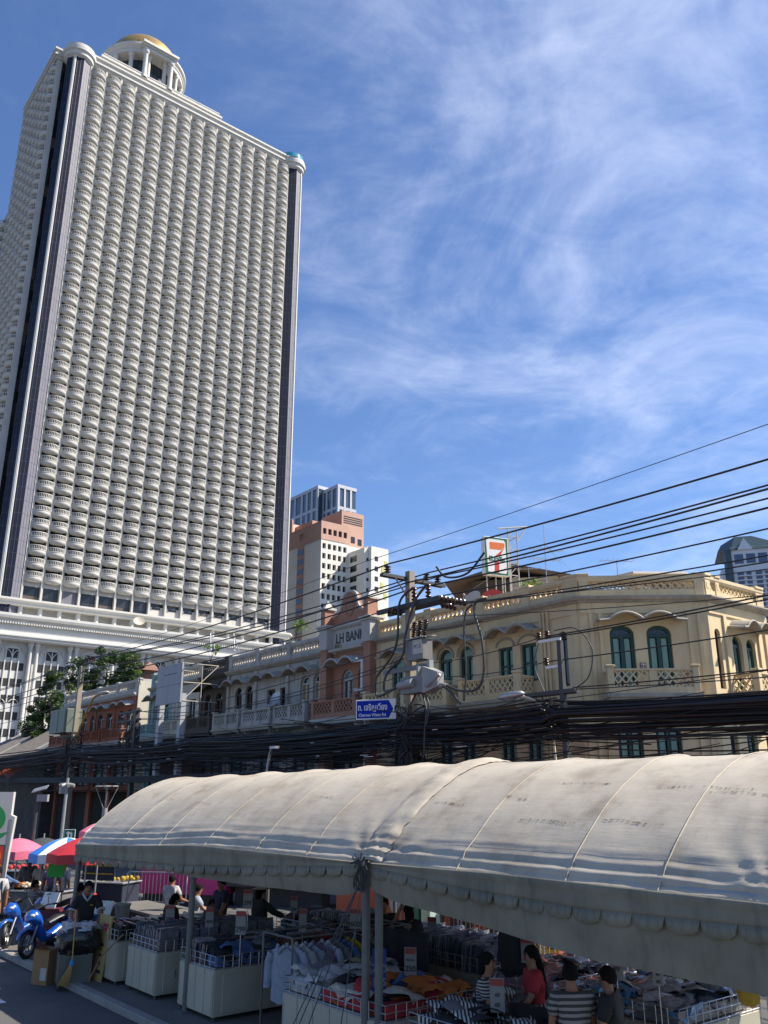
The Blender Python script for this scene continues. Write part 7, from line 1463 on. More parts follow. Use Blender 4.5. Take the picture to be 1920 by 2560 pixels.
def person(label, loc, face, H=1.66, shirt='black', pants='navy', hair='short', arms=((0.1, 0.05), (0.1, 0.05)), lean=0.0, sit=False, sleeve='short', sub=1, smat=None, detail=False, stout=1.0, group=None, turn=0.0, skirt=False):
    """arms: per side (forward swing, elbow bend) or a list of explicit elbow and wrist points; the figure faces local -Y"""
    t = thing('person', label, 'person', loc, face, group); k = H / 1.70; L = math.sin(lean); C = math.cos(lean); pz = 0.93 if not sit else 0.46
    def up(x, y, h): return Vector((x, y * C - h * L, pz + h * C + y * L)) * 1.0      # point on the leaning trunk, h above the pelvis
    V, E, Rr = [], [], []
    def v(p, r, link=None):
        V.append(Vector(p) * k); Rr.append(tuple(q * k for q in r) if isinstance(r, tuple) else r * k)
        if link is not None: E.append((link, len(V) - 1))
        return len(V) - 1
    s_ = stout
    pel = v(up(0, 0, 0), (0.135 * s_, 0.10 * s_)); wa = v(up(0, 0, 0.17), (0.125 * s_, 0.095 * s_), pel); ch = v(up(0, 0, 0.36), (0.155 * s_, 0.105 * s_), wa); up_ = v(up(0, 0.01, 0.465), (0.12, 0.085), ch); nk = v(up(0, -0.005, 0.525), 0.06, up_)
    hx = math.sin(turn) * 0.03; hd0 = v(up(hx, -0.03, 0.585), (0.066, 0.074), nk); hd1 = v(up(hx, -0.022, 0.668), (0.080, 0.094), hd0); hd2 = v(up(hx, -0.005, 0.74), (0.062, 0.074), hd1)
    arm_pts = []
    for i, sg in enumerate((-1, 1)):
        sh = up(sg * 0.19, 0.0, 0.445); a = arms[i]
        if len(a) == 2 and not isinstance(a[0], (tuple, list)):
            f, bd = a; el = sh + Vector((sg * 0.05, -0.28 * math.sin(f), -0.28 * math.cos(f))); wr = el + Vector((sg * 0.0, -0.25 * math.sin(f + bd), -0.25 * math.cos(f + bd)))
        else: el, wr = Vector(a[0]), Vector(a[1])
        i0 = v(sh, 0.062 * min(s_, 1.15), ch); i1 = v(el, 0.045, i0); i2 = v(wr, 0.033, i1); d = (wr - el).normalized(); pm = v(wr + d * 0.07, (0.042, 0.02), i2); arm_pts.append((sh, el, wr, wr + d * 0.1))
        side = d.cross(Vector((0, 1, 0.2))); side = side.normalized() if side.length > 1e-3 else Vector((1, 0, 0)); curl = Vector((0, -0.03, -0.01))
        for q, ln in enumerate((0.075, 0.085, 0.08, 0.062)):
            b0 = wr + d * 0.10 + side * (0.03 - 0.02 * q); f1 = v(b0, 0.0095, pm); f2 = v(b0 + d * ln * 0.55 + curl * 0.4, 0.0085, f1); v(b0 + d * ln * 0.85 + curl, 0.007, f2)
        th = v(wr + d * 0.045 + side * 0.045, 0.011, i2); v(wr + d * 0.085 + side * 0.062 + curl * 0.4, 0.009, th)
    legs = []
    for sg in (-1, 1):
        if sit: hp, kn, an, to = Vector((sg * 0.10, -0.04, pz - 0.02)), Vector((sg * 0.14, -0.46, pz + 0.02)), Vector((sg * 0.14, -0.44, 0.08)), Vector((sg * 0.15, -0.6, 0.035))
        else: hp, kn, an, to = Vector((sg * 0.09, 0, 0.88)), Vector((sg * 0.10, -0.03 + 0.02 * sg, 0.49)), Vector((sg * 0.105, 0.03 + 0.03 * sg, 0.08)), Vector((sg * 0.13, -0.12 + 0.03 * sg, 0.032))
        a = v(hp, 0.088 * s_, pel); b_ = v(kn, 0.058, a); c_ = v(an, 0.038, b_); v(to, (0.042, 0.028), c_); legs.append((hp, kn, an, to))
    body = skin_mesh('body', V, E, Rr, m_skin, t, sub)
    fm = smat or FAB[shirt]
    # shirt
    V, E, Rr = [], [], []; e = 0.022
    a = v(up(0, 0, -0.10), (0.155 * s_ + e, 0.115 * s_ + e)); b_ = v(up(0, 0, 0.14), (0.135 * s_ + e, 0.105 * s_ + e), a); c_ = v(up(0, 0, 0.36), (0.158 * s_ + e, 0.11 * s_ + e), b_); v(up(0, 0.01, 0.49), (0.085, 0.075), c_)
    for i in range(2):
        sh, el, wr, hn = arm_pts[i]; q = v(sh, 0.07 * min(s_, 1.15) + e, c_); r_ = v(sh.lerp(el, 0.75) if sleeve == 'short' else el, (0.062 if sleeve == 'short' else 0.052) + e * 0.8, q)
        if sleeve == 'long': v(el.lerp(wr, 0.9), 0.042 + e * 0.6, r_)
    skin_mesh('shirt', V, E, Rr, fm, t, sub)
    V, E, Rr = [], [], []
    a = v(up(0, 0, 0.05), (0.138 * s_ + 0.012, 0.105 * s_ + 0.012)); b_ = v(up(0, 0, -0.06) if sit else Vector((0, 0, 0.86)), (0.14 * s_ + 0.01, 0.11 * s_ + 0.01), a)
    for hp, kn, an, to in legs: p = v(hp.lerp(kn, 0.12), 0.092 * s_ + 0.012, b_); q = v(kn, 0.068, p); v(kn.lerp(an, 0.9), 0.055, q)
    skin_mesh('trousers', V, E, Rr, FAB[pants], t, sub)
    for hp, kn, an, to in legs:
        V, E, Rr = [], [], []; a = v(an + Vector((0, 0.03, -0.035)), 0.045); b_ = v((an + to) / 2 + Vector((0, 0, -0.015)), 0.046, a); v(to, (0.046, 0.034), b_); skin_mesh('shoe', V, E, Rr, FAB['black'], t, 1)
    hc = up(hx, -0.02, 0.668) * k; Q = Matrix.Translation(hc) @ Matrix.Rotation(turn, 4, 'Z') @ Matrix.Rotation(lean * 0.4, 4, 'X')
    if hair != 'none':
        b = MB(Q); rg = random.Random(len(label)); n1, n2 = 14, 9; pts = []
        for j in range(n2 + 1):
            th = math.pi * 0.62 * j / n2
            for i in range(n1):
                a = 2 * math.pi * i / n1; fr = -math.cos(a)          # 1 at the back... -1 at the face (local -Y)
                back = math.sin(a); tt = th * (1.12 if back > 0.1 else 0.95 if back > -0.45 else 0.66); r_ = 0.099 * k * (1 + rg.uniform(-0.03, 0.05)); pts.append((r_ * 0.92 * math.sin(tt) * math.cos(a), r_ * 1.1 * math.sin(tt) * math.sin(a) + 0.008, r_ * 1.16 * math.cos(tt) + 0.012))
        b.add(pts, [[j * n1 + i, j * n1 + (i + 1) % n1, (j + 1) * n1 + (i + 1) % n1, (j + 1) * n1 + i] for j in range(n2) for i in range(n1)])
        b.build('hair', m_hair, t, smooth=True)
    if hair == 'long':
        V, E, Rr = [], [], []; a = v(up(0, 0.06, 0.67), (0.085, 0.05)); b_ = v(up(0, 0.095, 0.55), (0.08, 0.045), a); c_ = v(up(0, 0.14, 0.36), (0.055, 0.035), b_); v(up(0, 0.15, 0.15), 0.02, c_); skin_mesh('ponytail', V, E, Rr, m_hair, t, 1)
    if hair == 'bob':
        V, E, Rr = [], [], []; a = v(up(0, 0.035, 0.70), (0.10, 0.085)); b_ = v(up(0, 0.05, 0.60), (0.105, 0.075), a); v(up(0, 0.06, 0.50), (0.085, 0.05), b_); skin_mesh('long_hair', V, E, Rr, m_hair, t, 1)
    b = MB(Q); b.lathe([(0.001, 0.022 * k), (0.011 * k, 0.0), (0.015 * k, -0.022 * k), (0.001, -0.03 * k)], (0, -0.092 * k, -0.012 * k), 6); b.build('nose', m_skin, t, smooth=True)
    for sx_ in (-1, 1):
        b = MB(Q); b.lathe([(0.001, 0.007 * k), (0.012 * k, 0.0), (0.001, -0.007 * k)], (sx_ * 0.03 * k, -0.083 * k, 0.008 * k), 8, sy=0.6); b.build('eye', m_hair, t); b = MB(Q); b.box(sx_ * 0.03 * k - 0.018 * k, sx_ * 0.03 * k + 0.018 * k, -0.092 * k, -0.08 * k, 0.024 * k, 0.030 * k); b.build('eyebrow', m_hair, t)
        b = MB(Q); b.lathe([(0.001, 0.028 * k), (0.012 * k, 0.012 * k), (0.012 * k, -0.012 * k), (0.001, -0.03 * k)], (sx_ * 0.078 * k, 0.005, -0.005 * k), 6, sx=0.6, sy=1.3); b.build('ear', m_skin, t, smooth=True)
    b = MB(Q); b.box(-0.022 * k, 0.022 * k, -0.088 * k, -0.075 * k, -0.052 * k, -0.043 * k); b.build('mouth', mat('lips', (0.16, 0.05, 0.04), 0.5), t)
    t['fig'] = k
    return t, body
def by_head(px, py, H, ground=0.0):
    """where a person of height H stands, from the pixel of the crown"""
    d = ray(px, py); s = (H + ground - CAM_H) / d.z; return Vector((d.x * s, d.y * s, ground))
def facing(dx, dy): return math.atan2(dy, dx) + math.pi / 2     # local -Y towards (dx, dy)
# the sweeper behind the refuse cart
CARTP = on_ground(182, 2470, -0.12); mp1 = CARTP + Vector((-0.12, 0.72, 0.12)); SWF = facing(0.35, -1)
sw_, body_ = person('young man in a black polo with white collar pushing a refuse cart', mp1, SWF, 1.72, 'black', 'black', 'short', arms=(((-0.30, -0.20, 1.10), (-0.20, -0.42, 0.90)), ((0.30, -0.20, 1.10), (0.20, -0.42, 0.90))), lean=0.16, sub=2)
b = MB(); b.tube([(-0.10, -0.13, 1.50), (-0.05, -0.21, 1.43), (0, -0.24, 1.36), (0.05, -0.21, 1.43), (0.10, -0.13, 1.50), (0.06, -0.04, 1.53), (-0.06, -0.04, 1.53)], [0.02, 0.028, 0.014, 0.028, 0.02, 0.018, 0.018], 6, closed=True); b.build('collar', FAB['white'], sw_, smooth=True)
for sg in (-1, 1): b = MB(); b.tube([(sg * 0.275, -0.15, 1.19), (sg * 0.287, -0.17, 1.16)], 0.085, 10, cap=False); b.build('sleeve_band', FAB['white'], sw_, smooth=True)
b = MB(); b.box(0.06, 0.12, -0.225, -0.215, 1.27, 1.29); b.build('name_badge', FAB['yellow'], sw_)
cart = thing('refuse_cart', 'refuse cart with black sack and crumpled clear plastic', 'cart', CARTP, SWF)
m_tin = mat('dented_tin', (0.11, 0.115, 0.10), 0.5, metal=0.3, var=0.3, stain=0.4)
b = MB(); b.prism([(-0.30, -0.2), (0.30, -0.2), (0.34, 0.22), (-0.34, 0.22)], 0.1, 0.62); b.build('bin', m_tin, cart)
for x in (-0.28, 0.28):
    for y in (-0.15, 0.18): b = MB(); b.cyl((x - 0.02, y, 0.06), (x + 0.02, y, 0.06), 0.06, n=12); b.build('wheel', m_blk, cart)
b = MB(); b.tube([(-0.34, 0.2, 0.1), (-0.34, 0.24, 0.9), (-0.30, 0.34, 1.0), (0.30, 0.34, 1.0), (0.34, 0.24, 0.9), (0.34, 0.2, 0.1)], 0.016, 6); b.build('push_bar', m_dsteel, cart)
def blob(name, m, parent, c, r, amp, seed, nu=36, nv=22, flat=0.0):
    b = MB()
    def f(u, w_):
        a, th = 2 * math.pi * u, math.pi * (0.02 + 0.96 * w_); d = Vector((math.cos(a) * math.sin(th), math.sin(a) * math.sin(th), math.cos(th))); n_ = mnoise.noise(d * 3.1 + Vector((seed, 0, 0))) + 0.5 * mnoise.noise(d * 8 + Vector((0, seed, 0))) + 0.35 * abs(mnoise.noise(d * 15)); q = 1 + amp * n_
        e = lambda t_: math.copysign(abs(t_) ** 0.7, t_)
        return (c[0] + r[0] * e(d.x) * q, c[1] + r[1] * e(d.y) * q, c[2] + r[2] * e(d.z) * q)
    b.grid(f, nu, nv); return b.build(name, m, parent, smooth=50)
m_bag = mat('black_sack', (0.010, 0.010, 0.011), 0.22, var=0.2, bump=0.6, bscale=16, spec=0.7); m_clear = mat('crumpled_clear_plastic', (0.42, 0.42, 0.44), 0.12, var=0.5, vscale=14, bump=0.9, bscale=18, spec=0.9)
blob('black_sack', m_bag, cart, (0.02, -0.02, 0.84), (0.40, 0.28, 0.25), 0.16, 1.0); blob('clear_sack', m_clear, cart, (0.0, 0.0, 1.06), (0.33, 0.22, 0.10), 0.35, 4.0)
br = thing('broom', 'straw broom with a blue binding leaning on the refuse cart', 'broom', CARTP + Vector((0.0, -0.36, 0)), SWF)
b = MB(); b.cyl((0.05, -0.02, 0.52), (0.03, 0.0, 1.42), 0.013, n=7); b.build('handle', mat('bamboo', (0.42, 0.26, 0.08), 0.6), br); b = MB(); b.cyl((0.05, -0.02, 0.46), (0.05, -0.02, 0.56), 0.05, 0.025, 10); b.build('binding', FAB['sky'], br)
rg = random.Random(2); b = MB()
for k in range(130): a = rg.uniform(0, 6.28); q = rg.random(); b.cyl((0.05 + 0.02 * math.cos(a), -0.02 + 0.02 * math.sin(a), 0.48), (-0.08 + 0.15 * (rg.random() - 0.4) + 0.04 * math.cos(a), -0.03 + 0.03 * math.sin(a), 0.10 + 0.05 * rg.random()), 0.005, 0.003, 4)
stuff(b.build('bristles', mat('straw', (0.36, 0.24, 0.08), 0.8, var=0.3), br))
cn_ = thing('cardboard_box', 'tall open brown carton beside the refuse cart', 'box', on_ground(112, 2458, -0.12), R(-25)); m_card2 = mat('cardboard', (0.25, 0.145, 0.07), 0.85, var=0.12, stain=0.2, scol=(0.15, 0.09, 0.05))
for p in ((-0.2, 0.2, -0.17, -0.16), (-0.2, 0.2, 0.16, 0.17), (-0.2, -0.19, -0.159, 0.159), (0.19, 0.2, -0.159, 0.159)): b = MB(); b.box(*p, 0.0, 0.62); b.build('side', m_card2, cn_)
b = MB(); b.box(-0.19, 0.19, -0.159, 0.159, 0.0, 0.01); b.build('bottom', m_card2, cn_); b = MB(); b.box(0.02, 0.17, -0.176, -0.171, 0.08, 0.3); b.build('paper_label', m_lhw, cn_); b = MB(); b.add([(-0.2, -0.17, 0.62), (0.2, -0.17, 0.62), (0.2, -0.3, 0.66), (-0.2, -0.28, 0.64)], [[0, 1, 2, 3]]); b.build('flap', m_card2, cn_)
ps = thing('poster_board', 'tall leaning tan poster board with small dark print', 'board', on_ground(224, 2452), R(-50)); TP = Tm(0, 0.1, 0, 0, R(-7)); b = MB(TP); b.bbox(-0.28, 0.28, -0.02, 0.02, 0.0, 1.15, 0.005); pb = b.build('board', mat('poster_tan', (0.36, 0.26, 0.10), 0.7, var=0.1, stain=0.2, scol=(0.2, 0.15, 0.07)), ps)
for z, s, sz in ((0.86, 'SALE', 0.09), (0.6, '77  50', 0.1), (0.42, 'NEW', 0.08), (0.24, 'OPEN', 0.07)): pass
b = MB(TP); b.box(-0.02, 0.2, -0.026, -0.021, 0.88, 1.0); b.build('red_patch', FAB['red'], pb)
for k, (x, z, w_) in enumerate(((-0.15, 0.6, 0.06), (0.05, 0.6, 0.09), (0.02, 0.42, 0.13), (0.0, 0.28, 0.14), (0.02, 0.14, 0.2), (0.03, 0.52, 0.07))): b = MB(TP); b.box(x, x + w_, -0.026, -0.021, z, z + 0.05); b.build('print_mark', m_ink, pb)
b = MB(); b.tube([(0.9, 0.2, 0.9), (0.55, -0.05, 0.5), (0.3, -0.15, 0.05)], 0.014, 6); b.build('prop_stick', m_card2, ps)

# other people
P = person
def at(px, py, H, g=0.0): return by_head(px, py, H, g)
L0 = facing(-1, -0.3)
P('man in a white shirt with black bag straps walking at the kerb', at(-3, 2168, 1.74), facing(0.3, -1), 1.74, 'white', 'grey', arms=((0.2, 0.3), (-0.2, 0.2)))
P('man in a grey shirt with crossed black braces bending over a stall', at(78, 2143, 1.66, -0.12), facing(-0.6, 0.9), 1.66, 'grey', 'black', lean=0.25, arms=((0.7, 0.4), (0.7, 0.4)), stout=1.1)
P('seated person in a grey hooded jacket behind the motorcycles', at(88, 2200, 1.25), facing(0.8, 0.8), 1.7, 'grey', 'green', sleeve='long', arms=((0.5, 0.8), (0.6, 0.8)), sit=True)
P('man in a dark grey shirt standing with his back to the tent', at(136, 2151, 1.7, -0.12), facing(-0.3, 0.9), 1.7, 'mauve', 'navy')
P('seated man in a navy shirt reaching towards the grey jacket', at(143, 2184, 1.25), facing(-0.9, -0.2), 1.7, 'navy', 'black', sleeve='long', arms=((0.9, 0.3), (0.4, 0.5)), sit=True)
P('person in a pale blue top near the green advert', at(162, 2153, 1.62, -0.12), facing(0.5, 0.9), 1.62, 'pale', 'black')
P('rider in a blue jacket wearing a pale helmet', at(5, 2158, 1.7, -0.12), facing(1, 0.1), 1.7, 'blue', 'navy', sleeve='long', arms=((1.1, 0.2), (1.0, 0.3)))
P('person in a pink shirt behind the sweeper', at(199, 2210, 1.62), facing(0.7, 0.7), 1.62, 'pink', 'navy')
P('woman in cream hanging back by the stalls', at(106, 2150, 1.6, -0.12), facing(-0.2, -1), 1.6, 'cream', 'black')
P('person in a red shirt beside the long table', at(222, 2204, 1.6, -0.12), facing(0.2, 1), 1.6, 'red', 'black')
P('woman in a white top and black skirt at the magenta cart', at(431, 2188, 1.6, -0.12), facing(0.4, 0.9), 1.6, 'white', 'black', arms=((0.4, 0.9), (0.3, 0.6)))
P('figure in black bending in front of the magenta cart', at(418, 2240, 1.45), facing(0.7, 0.6), 1.5, 'black', 'black', lean=0.3, sleeve='long', hair='bob')
P('seated person in a light blue shirt behind the tent pole', on_ground(480, 2345), facing(0.9, 0.3), 1.7, 'pale', 'black', sit=True, arms=((0.6, 0.7), (0.6, 0.7)), lean=0.12, stout=1.1)
P('slim man in a navy shirt standing beyond the tent', at(556, 2195, 1.72, -0.12), facing(-0.6, -0.6), 1.72, 'navy', 'black', arms=((0.1, 0.1), (0.4, 0.2)))
P('seated child seen between the price cards', at(529, 2250, 1.25), facing(0.6, -0.6), 1.25, 'grey', 'navy')
P('figure in a long black coat and pale hat at the rear cabinet', at(652, 2215, 1.66), facing(0.8, 0.6), 1.66, 'black', 'black', sleeve='long', hair='bob', stout=1.2, arms=((0.9, 0.3), (0.3, 0.3)))
P('man in a dark tee looking down over the wrapped shirts', at(958, 2243, 1.68), facing(0.1, -1), 1.68, 'black', 'brown', arms=((0.5, 0.9), (0.5, 0.9)), lean=0.08, sub=2)
wr_loc = at(1022, 2262, 1.62)
P('woman in black with one arm raised to the tent frame', wr_loc, facing(-0.2, 0.9), 1.62, 'black', 'black', hair='bob', arms=((0.2, 0.2), ((0.34, -0.02, 1.30), (0.16, -0.05, 1.62))))
P('woman in a black and white striped top by the price card', at(1214, 2384, 1.58), facing(0.8, -0.3), 1.58, 'darkstripe', 'black', hair='bob', smat=stripes('cloth_thin_stripe', (0.02, 0.02, 0.022), (0.32, 0.31, 0.30), 9), arms=((0.4, 0.8), (0.4, 0.8)))
P('woman in a red top with a long ponytail', at(1330, 2367, 1.64), facing(-0.9, -0.1), 1.64, 'red', 'black', hair='long', arms=((0.2, 0.4), (0.5, 0.5)))
P('heavy man in a grey striped polo seen from behind', at(1425, 2410, 1.66), facing(-0.1, 0.9), 1.66, 'darkstripe', 'black', hair='short', stout=1.35, smat=stripes('cloth_wide_stripe', (0.035, 0.034, 0.033), (0.22, 0.21, 0.19), 5.2), arms=((0.1, 0.3), (0.1, 0.4)))
P('dark haired person in black standing next to the striped polo', at(1520, 2420, 1.62), facing(-0.9, 0.5), 1.62, 'black', 'black', stout=1.15, arms=((0.9, 0.3), (0.2, 0.2)))
for o in [q for q in COL.objects if q.get('category') == 'person' and 'seated' in q['label'] and 'child' not in q['label']]:
    st = thing('stool', {'grey': 'low red stool under the grey hooded jacket', 'navy': 'low red stool under the seated man in navy'}.get('grey' if 'grey' in o['label'].split('towards')[0] else 'navy' if 'navy' in o['label'] else '', 'low red stool under the seated light blue shirt'), 'stool', o.location, o.rotation_euler.z)
    b = MB(); b.bbox(-0.17, 0.17, -0.15, 0.19, 0.33, 0.37, 0.01); b.build('seat', FAB['red'], st)
    for x, y in ((-0.14, -0.11), (0.14, -0.11), (-0.14, 0.15), (0.14, 0.15)): b = MB(); b.box(x - 0.02, x + 0.02, y - 0.02, y + 0.02, 0, 0.33); b.build('leg', FAB['red'], st)
# backpack straps and a helmet as worn parts
for o in list(COL.objects):
    lab = o.get('label', '')
    if 'crossed black braces' in lab:
        for sg in (-1, 1):
            b = MB(); b.tube([(sg * 0.13, 0.02, 1.38), (sg * 0.05, 0.06, 1.25), (-sg * 0.12, 0.10, 1.0)], 0.02, 5); b.build('brace', FAB['black'], o)
    if 'bag straps' in lab:
        for sg in (-1, 1): b = MB(); b.tube([(sg * 0.11, 0.06, 1.46), (sg * 0.13, -0.10, 1.42), (sg * 0.15, -0.14, 1.2), (sg * 0.17, -0.05, 1.0)], 0.02, 5); b.build('bag_strap', FAB['black'], o)
    if 'pale helmet' in lab: b = MB(Tm(0, -0.02, 1.61)); b.lathe([(0.125, -0.06), (0.13, 0.0), (0.115, 0.07), (0.07, 0.12), (0.001, 0.135)], n=16); b.build('helmet', m_ub, o, smooth=True)
    if 'pale hat' in lab: b = MB(Tm(0, -0.02, 1.63)); b.lathe([(0.2, -0.02), (0.12, 0.0), (0.11, 0.08), (0.001, 0.1)], n=16); b.build('hat', FAB['cream'], o, smooth=True)

# ---------------------------------------------------------------- motorcycles
m_mblue = mat('scooter_blue', (0.006, 0.075, 0.36), 0.25, var=0.08, spec=0.7, coat=0.8); m_mblk = mat('scooter_black', (0.012, 0.012, 0.013), 0.45); m_lens = mat('headlamp_lens', (0.42, 0.44, 0.45), 0.08, spec=0.9, var=0.2)
def scooter(label, p_front, heading, steer=0.25):
    d = Vector((math.cos(heading), math.sin(heading), 0)); t = thing('motorcycle', label, 'motorcycle', Vector(p_front) - d * 0.62, heading, 'blue motorcycles at the kerb'); lean = Tm(0, 0, 0, 0, R(6))
    def wheel(x, par, rz=0):
        T = lean @ Tm(x, 0, 0.28, rz); b = MB(T); b.T = T @ Matrix.Rotation(R(90), 4, 'X'); b.lathe([(0.21, -0.045), (0.255, -0.05), (0.28, -0.02), (0.28, 0.02), (0.255, 0.05), (0.21, 0.045), (0.21, -0.045)], n=28); w_ = b.build('wheel', m_mblk, par, smooth=40)
        b = MB(T @ Matrix.Rotation(R(90), 4, 'X'))
        for k in range(6): a = k * math.pi / 3; b.cyl((0.03 * math.cos(a), 0.03 * math.sin(a), 0), (0.21 * math.cos(a), 0.21 * math.sin(a), 0), 0.016, n=5)
        b.cyl((0, 0, -0.05), (0, 0, 0.05), 0.045, n=12); b.lathe([(0.2, -0.02), (0.215, 0.0), (0.2, 0.02)], n=24); b.build('rim', m_steel, w_); b = MB(T @ Matrix.Rotation(R(90), 4, 'X')); b.cyl((0, 0, 0.055), (0, 0, 0.06), 0.11, n=20); b.build('brake_disc', m_steel, w_)
    wheel(0.62, t, steer); wheel(-0.62, t)
    def loft(name, secs, m):
        b = MB(lean); n = 12; pts = []
        for x, z, hw, hh, yy in secs:
            for i in range(n): a = 2 * math.pi * i / n; pts.append((x + 0.0, yy + hw * math.cos(a), z + hh * math.sin(a)))
        b.add(pts, [[j * n + i, j * n + (i + 1) % n, (j + 1) * n + (i + 1) % n, (j + 1) * n + i] for j in range(len(secs) - 1) for i in range(n)] + [list(range(n)), list(range((len(secs) - 1) * n, len(secs) * n))]); return b.build(name, m, t, smooth=50)
    loft('front_fender', [(0.36, 0.44, 0.05, 0.05, 0), (0.5, 0.58, 0.07, 0.045, 0), (0.66, 0.6, 0.075, 0.04, 0), (0.82, 0.53, 0.06, 0.035, 0), (0.9, 0.43, 0.03, 0.025, 0)], m_mblue)
    loft('front_fairing', [(0.30, 0.66, 0.12, 0.22, 0), (0.42, 0.78, 0.17, 0.20, 0), (0.54, 0.84, 0.16, 0.14, 0), (0.64, 0.80, 0.10, 0.08, 0), (0.68, 0.76, 0.04, 0.03, 0)], m_mblue)
    loft('leg_shield', [(0.22, 0.38, 0.16, 0.10, 0), (0.30, 0.5, 0.2, 0.14, 0), (0.40, 0.62, 0.19, 0.14, 0)], m_mblue)
    loft('side_body', [(0.2, 0.36, 0.12, 0.07, 0), (0.0, 0.40, 0.14, 0.1, 0), (-0.3, 0.52, 0.15, 0.14, 0), (-0.65, 0.66, 0.13, 0.11, 0), (-0.98, 0.76, 0.06, 0.05, 0)], m_mblue)
    loft('engine', [(0.15, 0.30, 0.09, 0.08, 0), (-0.15, 0.28, 0.13, 0.12, 0), (-0.5, 0.28, 0.08, 0.08, 0.08)], m_mblk)
    loft('seat', [(0.1, 0.66, 0.10, 0.05, 0), (-0.15, 0.74, 0.14, 0.07, 0), (-0.45, 0.79, 0.14, 0.07, 0), (-0.8, 0.83, 0.09, 0.05, 0)], m_mblk)
    for sg in (-1, 1):
        b = MB(lean @ Tm(0.585, sg * 0.085, 0.85, sg * R(18))); b.lathe([(0.001, -0.03), (0.05, -0.025), (0.062, 0.0), (0.05, 0.03), (0.001, 0.045)], n=12, sx=0.9, sy=1.1); b.build('headlight', m_lens, t, smooth=True)
        b = MB(lean @ Tm(0, 0, 0, steer * 0.4)); b.tube([(0.34, sg * 0.05, 1.0), (0.3, sg * 0.2, 1.05), (0.22, sg * 0.36, 1.05)], 0.016, 6); b.cyl((0.24, sg * 0.28, 1.052), (0.2, sg * 0.38, 1.05), 0.022, n=8); b.build('handlebar', m_mblk, t)
        b = MB(lean); b.cyl((0.3, sg * 0.24, 1.05), (0.36, sg * 0.32, 1.22), 0.008, n=5); b.lathe([(0.001, -0.012), (0.05, -0.01), (0.055, 0.01), (0.001, 0.015)], (0.37, sg * 0.34, 1.26), 12, sx=0.4, sy=1.2); b.build('mirror', m_mblk, t)
        b = MB(lean); b.cyl((0.38, sg * 0.09, 0.75), (0.60, sg * 0.085, 0.3), 0.022, n=7); b.build('fork', m_steel, t)
    loft('instrument_cowl', [(0.22, 0.98, 0.09, 0.05, 0), (0.34, 1.02, 0.12, 0.06, 0), (0.46, 0.96, 0.06, 0.04, 0)], m_mblk)
    b = MB(lean); b.cyl((-0.1, -0.14, 0.26), (-0.85, -0.17, 0.38), 0.05, 0.06, 12); b.build('exhaust', m_steel, t, smooth=40); b = MB(lean); b.box(-1.0, -0.94, -0.06, 0.06, 0.66, 0.72); b.build('tail_light', m_ur, t); b = MB(lean); b.cyl((-0.05, 0.1, 0.25), (0.0, 0.28, 0.0), 0.012, n=5); b.build('kickstand', m_steel, t)
    b = MB(lean); b.tube([(0.36, -0.1, 0.95), (0.42, -0.14, 0.8), (0.46, -0.12, 0.62)], 0.008, 4); b.build('brake_cable', m_mblk, t); return t
HD = math.atan2(-1.22, -0.62)
scooter('blue motorcycle nearer the refuse cart with its front wheel at the kerb', on_ground(66, 2398), HD, 0.2)
scooter('blue motorcycle with its dark front wheel turned, beside the man in white', on_ground(14, 2372), HD + 0.12, 0.45)
scooter('blue motorcycle parked behind the other two by the picture board', on_ground(92, 2352), HD + 0.05, 0.1)
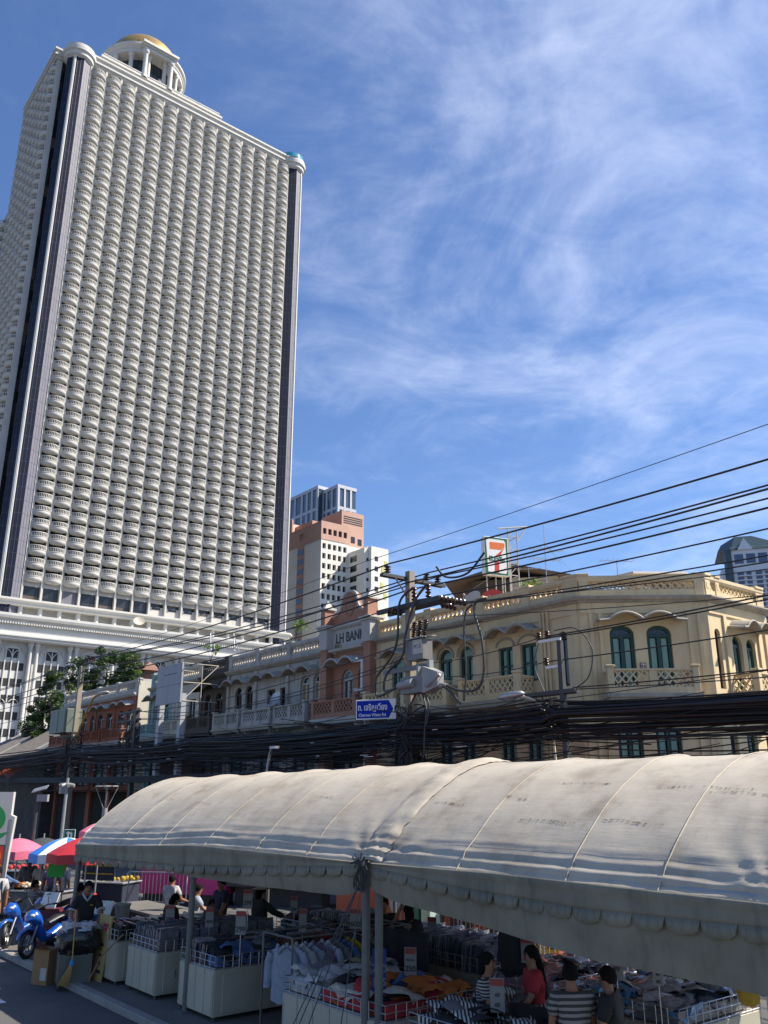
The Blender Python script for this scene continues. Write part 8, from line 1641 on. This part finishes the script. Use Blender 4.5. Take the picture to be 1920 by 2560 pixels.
# bicycle and hanging bags at the right end of the tent
by = thing('bicycle', 'dark red bicycle half hidden behind the end tent pole', 'bicycle', street(-4.6, 10.4), TH_ROW + R(55))
for x in (-0.5, 0.52):
    b = MB(Tm(x, 0, 0.33) @ Matrix.Rotation(R(90), 4, 'X')); b.tube([(0.32 * math.cos(a * math.pi / 16), 0.32 * math.sin(a * math.pi / 16), 0) for a in range(32)], 0.018, 6, closed=True); w_ = b.build('wheel', m_mblk, by, smooth=True)
    b = MB(Tm(x, 0, 0.33) @ Matrix.Rotation(R(90), 4, 'X'))
    for k in range(14): a = k * 2 * math.pi / 14; b.cyl((0, 0, 0.02 * (-1) ** k), (0.31 * math.cos(a), 0.31 * math.sin(a), 0), 0.0025, n=4)
    stuff(b.build('spokes', m_steel, w_))
b = MB(); m_bred = mat('bicycle_red', (0.20, 0.02, 0.02), 0.4)
for p, q in (((-0.5, 0, 0.33), (-0.1, 0, 0.3)), ((-0.1, 0, 0.3), (0.42, 0, 0.72)), ((-0.1, 0, 0.3), (-0.22, 0, 0.82)), ((-0.22, 0, 0.72), (0.42, 0, 0.76)), ((-0.5, 0, 0.33), (-0.2, 0, 0.72)), ((0.52, 0, 0.33), (0.40, 0, 0.88))): b.cyl(p, q, 0.018, n=7)
b.build('frame', m_bred, by); b = MB(); b.bbox(-0.34, -0.1, -0.06, 0.06, 0.82, 0.88, 0.015); b.build('saddle', m_mblk, by); b = MB(); b.tube([(0.3, -0.28, 0.95), (0.4, -0.1, 0.92), (0.4, 0.1, 0.92), (0.3, 0.28, 0.95)], 0.014, 6); b.build('handlebar', m_steel, by)
for px, py, Y, m_, r_, lab in ((1900, 2428, 9.4, FAB['sky'], (0.09, 0.09, 0.2), 'blue plastic bag hung at the tent end'), (1870, 2480, 9.6, FAB['yellow'], (0.1, 0.1, 0.12), 'yellow bag hung behind the end tent pole'), (1290, 2372, 14.0, FAB['black'], (0.26, 0.14, 0.36), 'large black sack hung from the tent frame'), (1195, 2395, 30, FAB['black'], (0.1, 0.1, 0.1), '')):
    if not lab: continue
    c = at_depth(px, py, Y); t = thing('hanging_bag', lab, 'bag', c); blob('bag_body', m_, t, (0, 0, 0), r_, 0.22, px * 0.01, 20, 14); b = MB(); b.cyl((0, 0, r_[2] * 0.8), (0, 0, max(2.5 - c.z, r_[2] + 0.05)), 0.006, n=4); b.build('string', m_lbox, t)

bpy.data.scenes.remove(TMP)
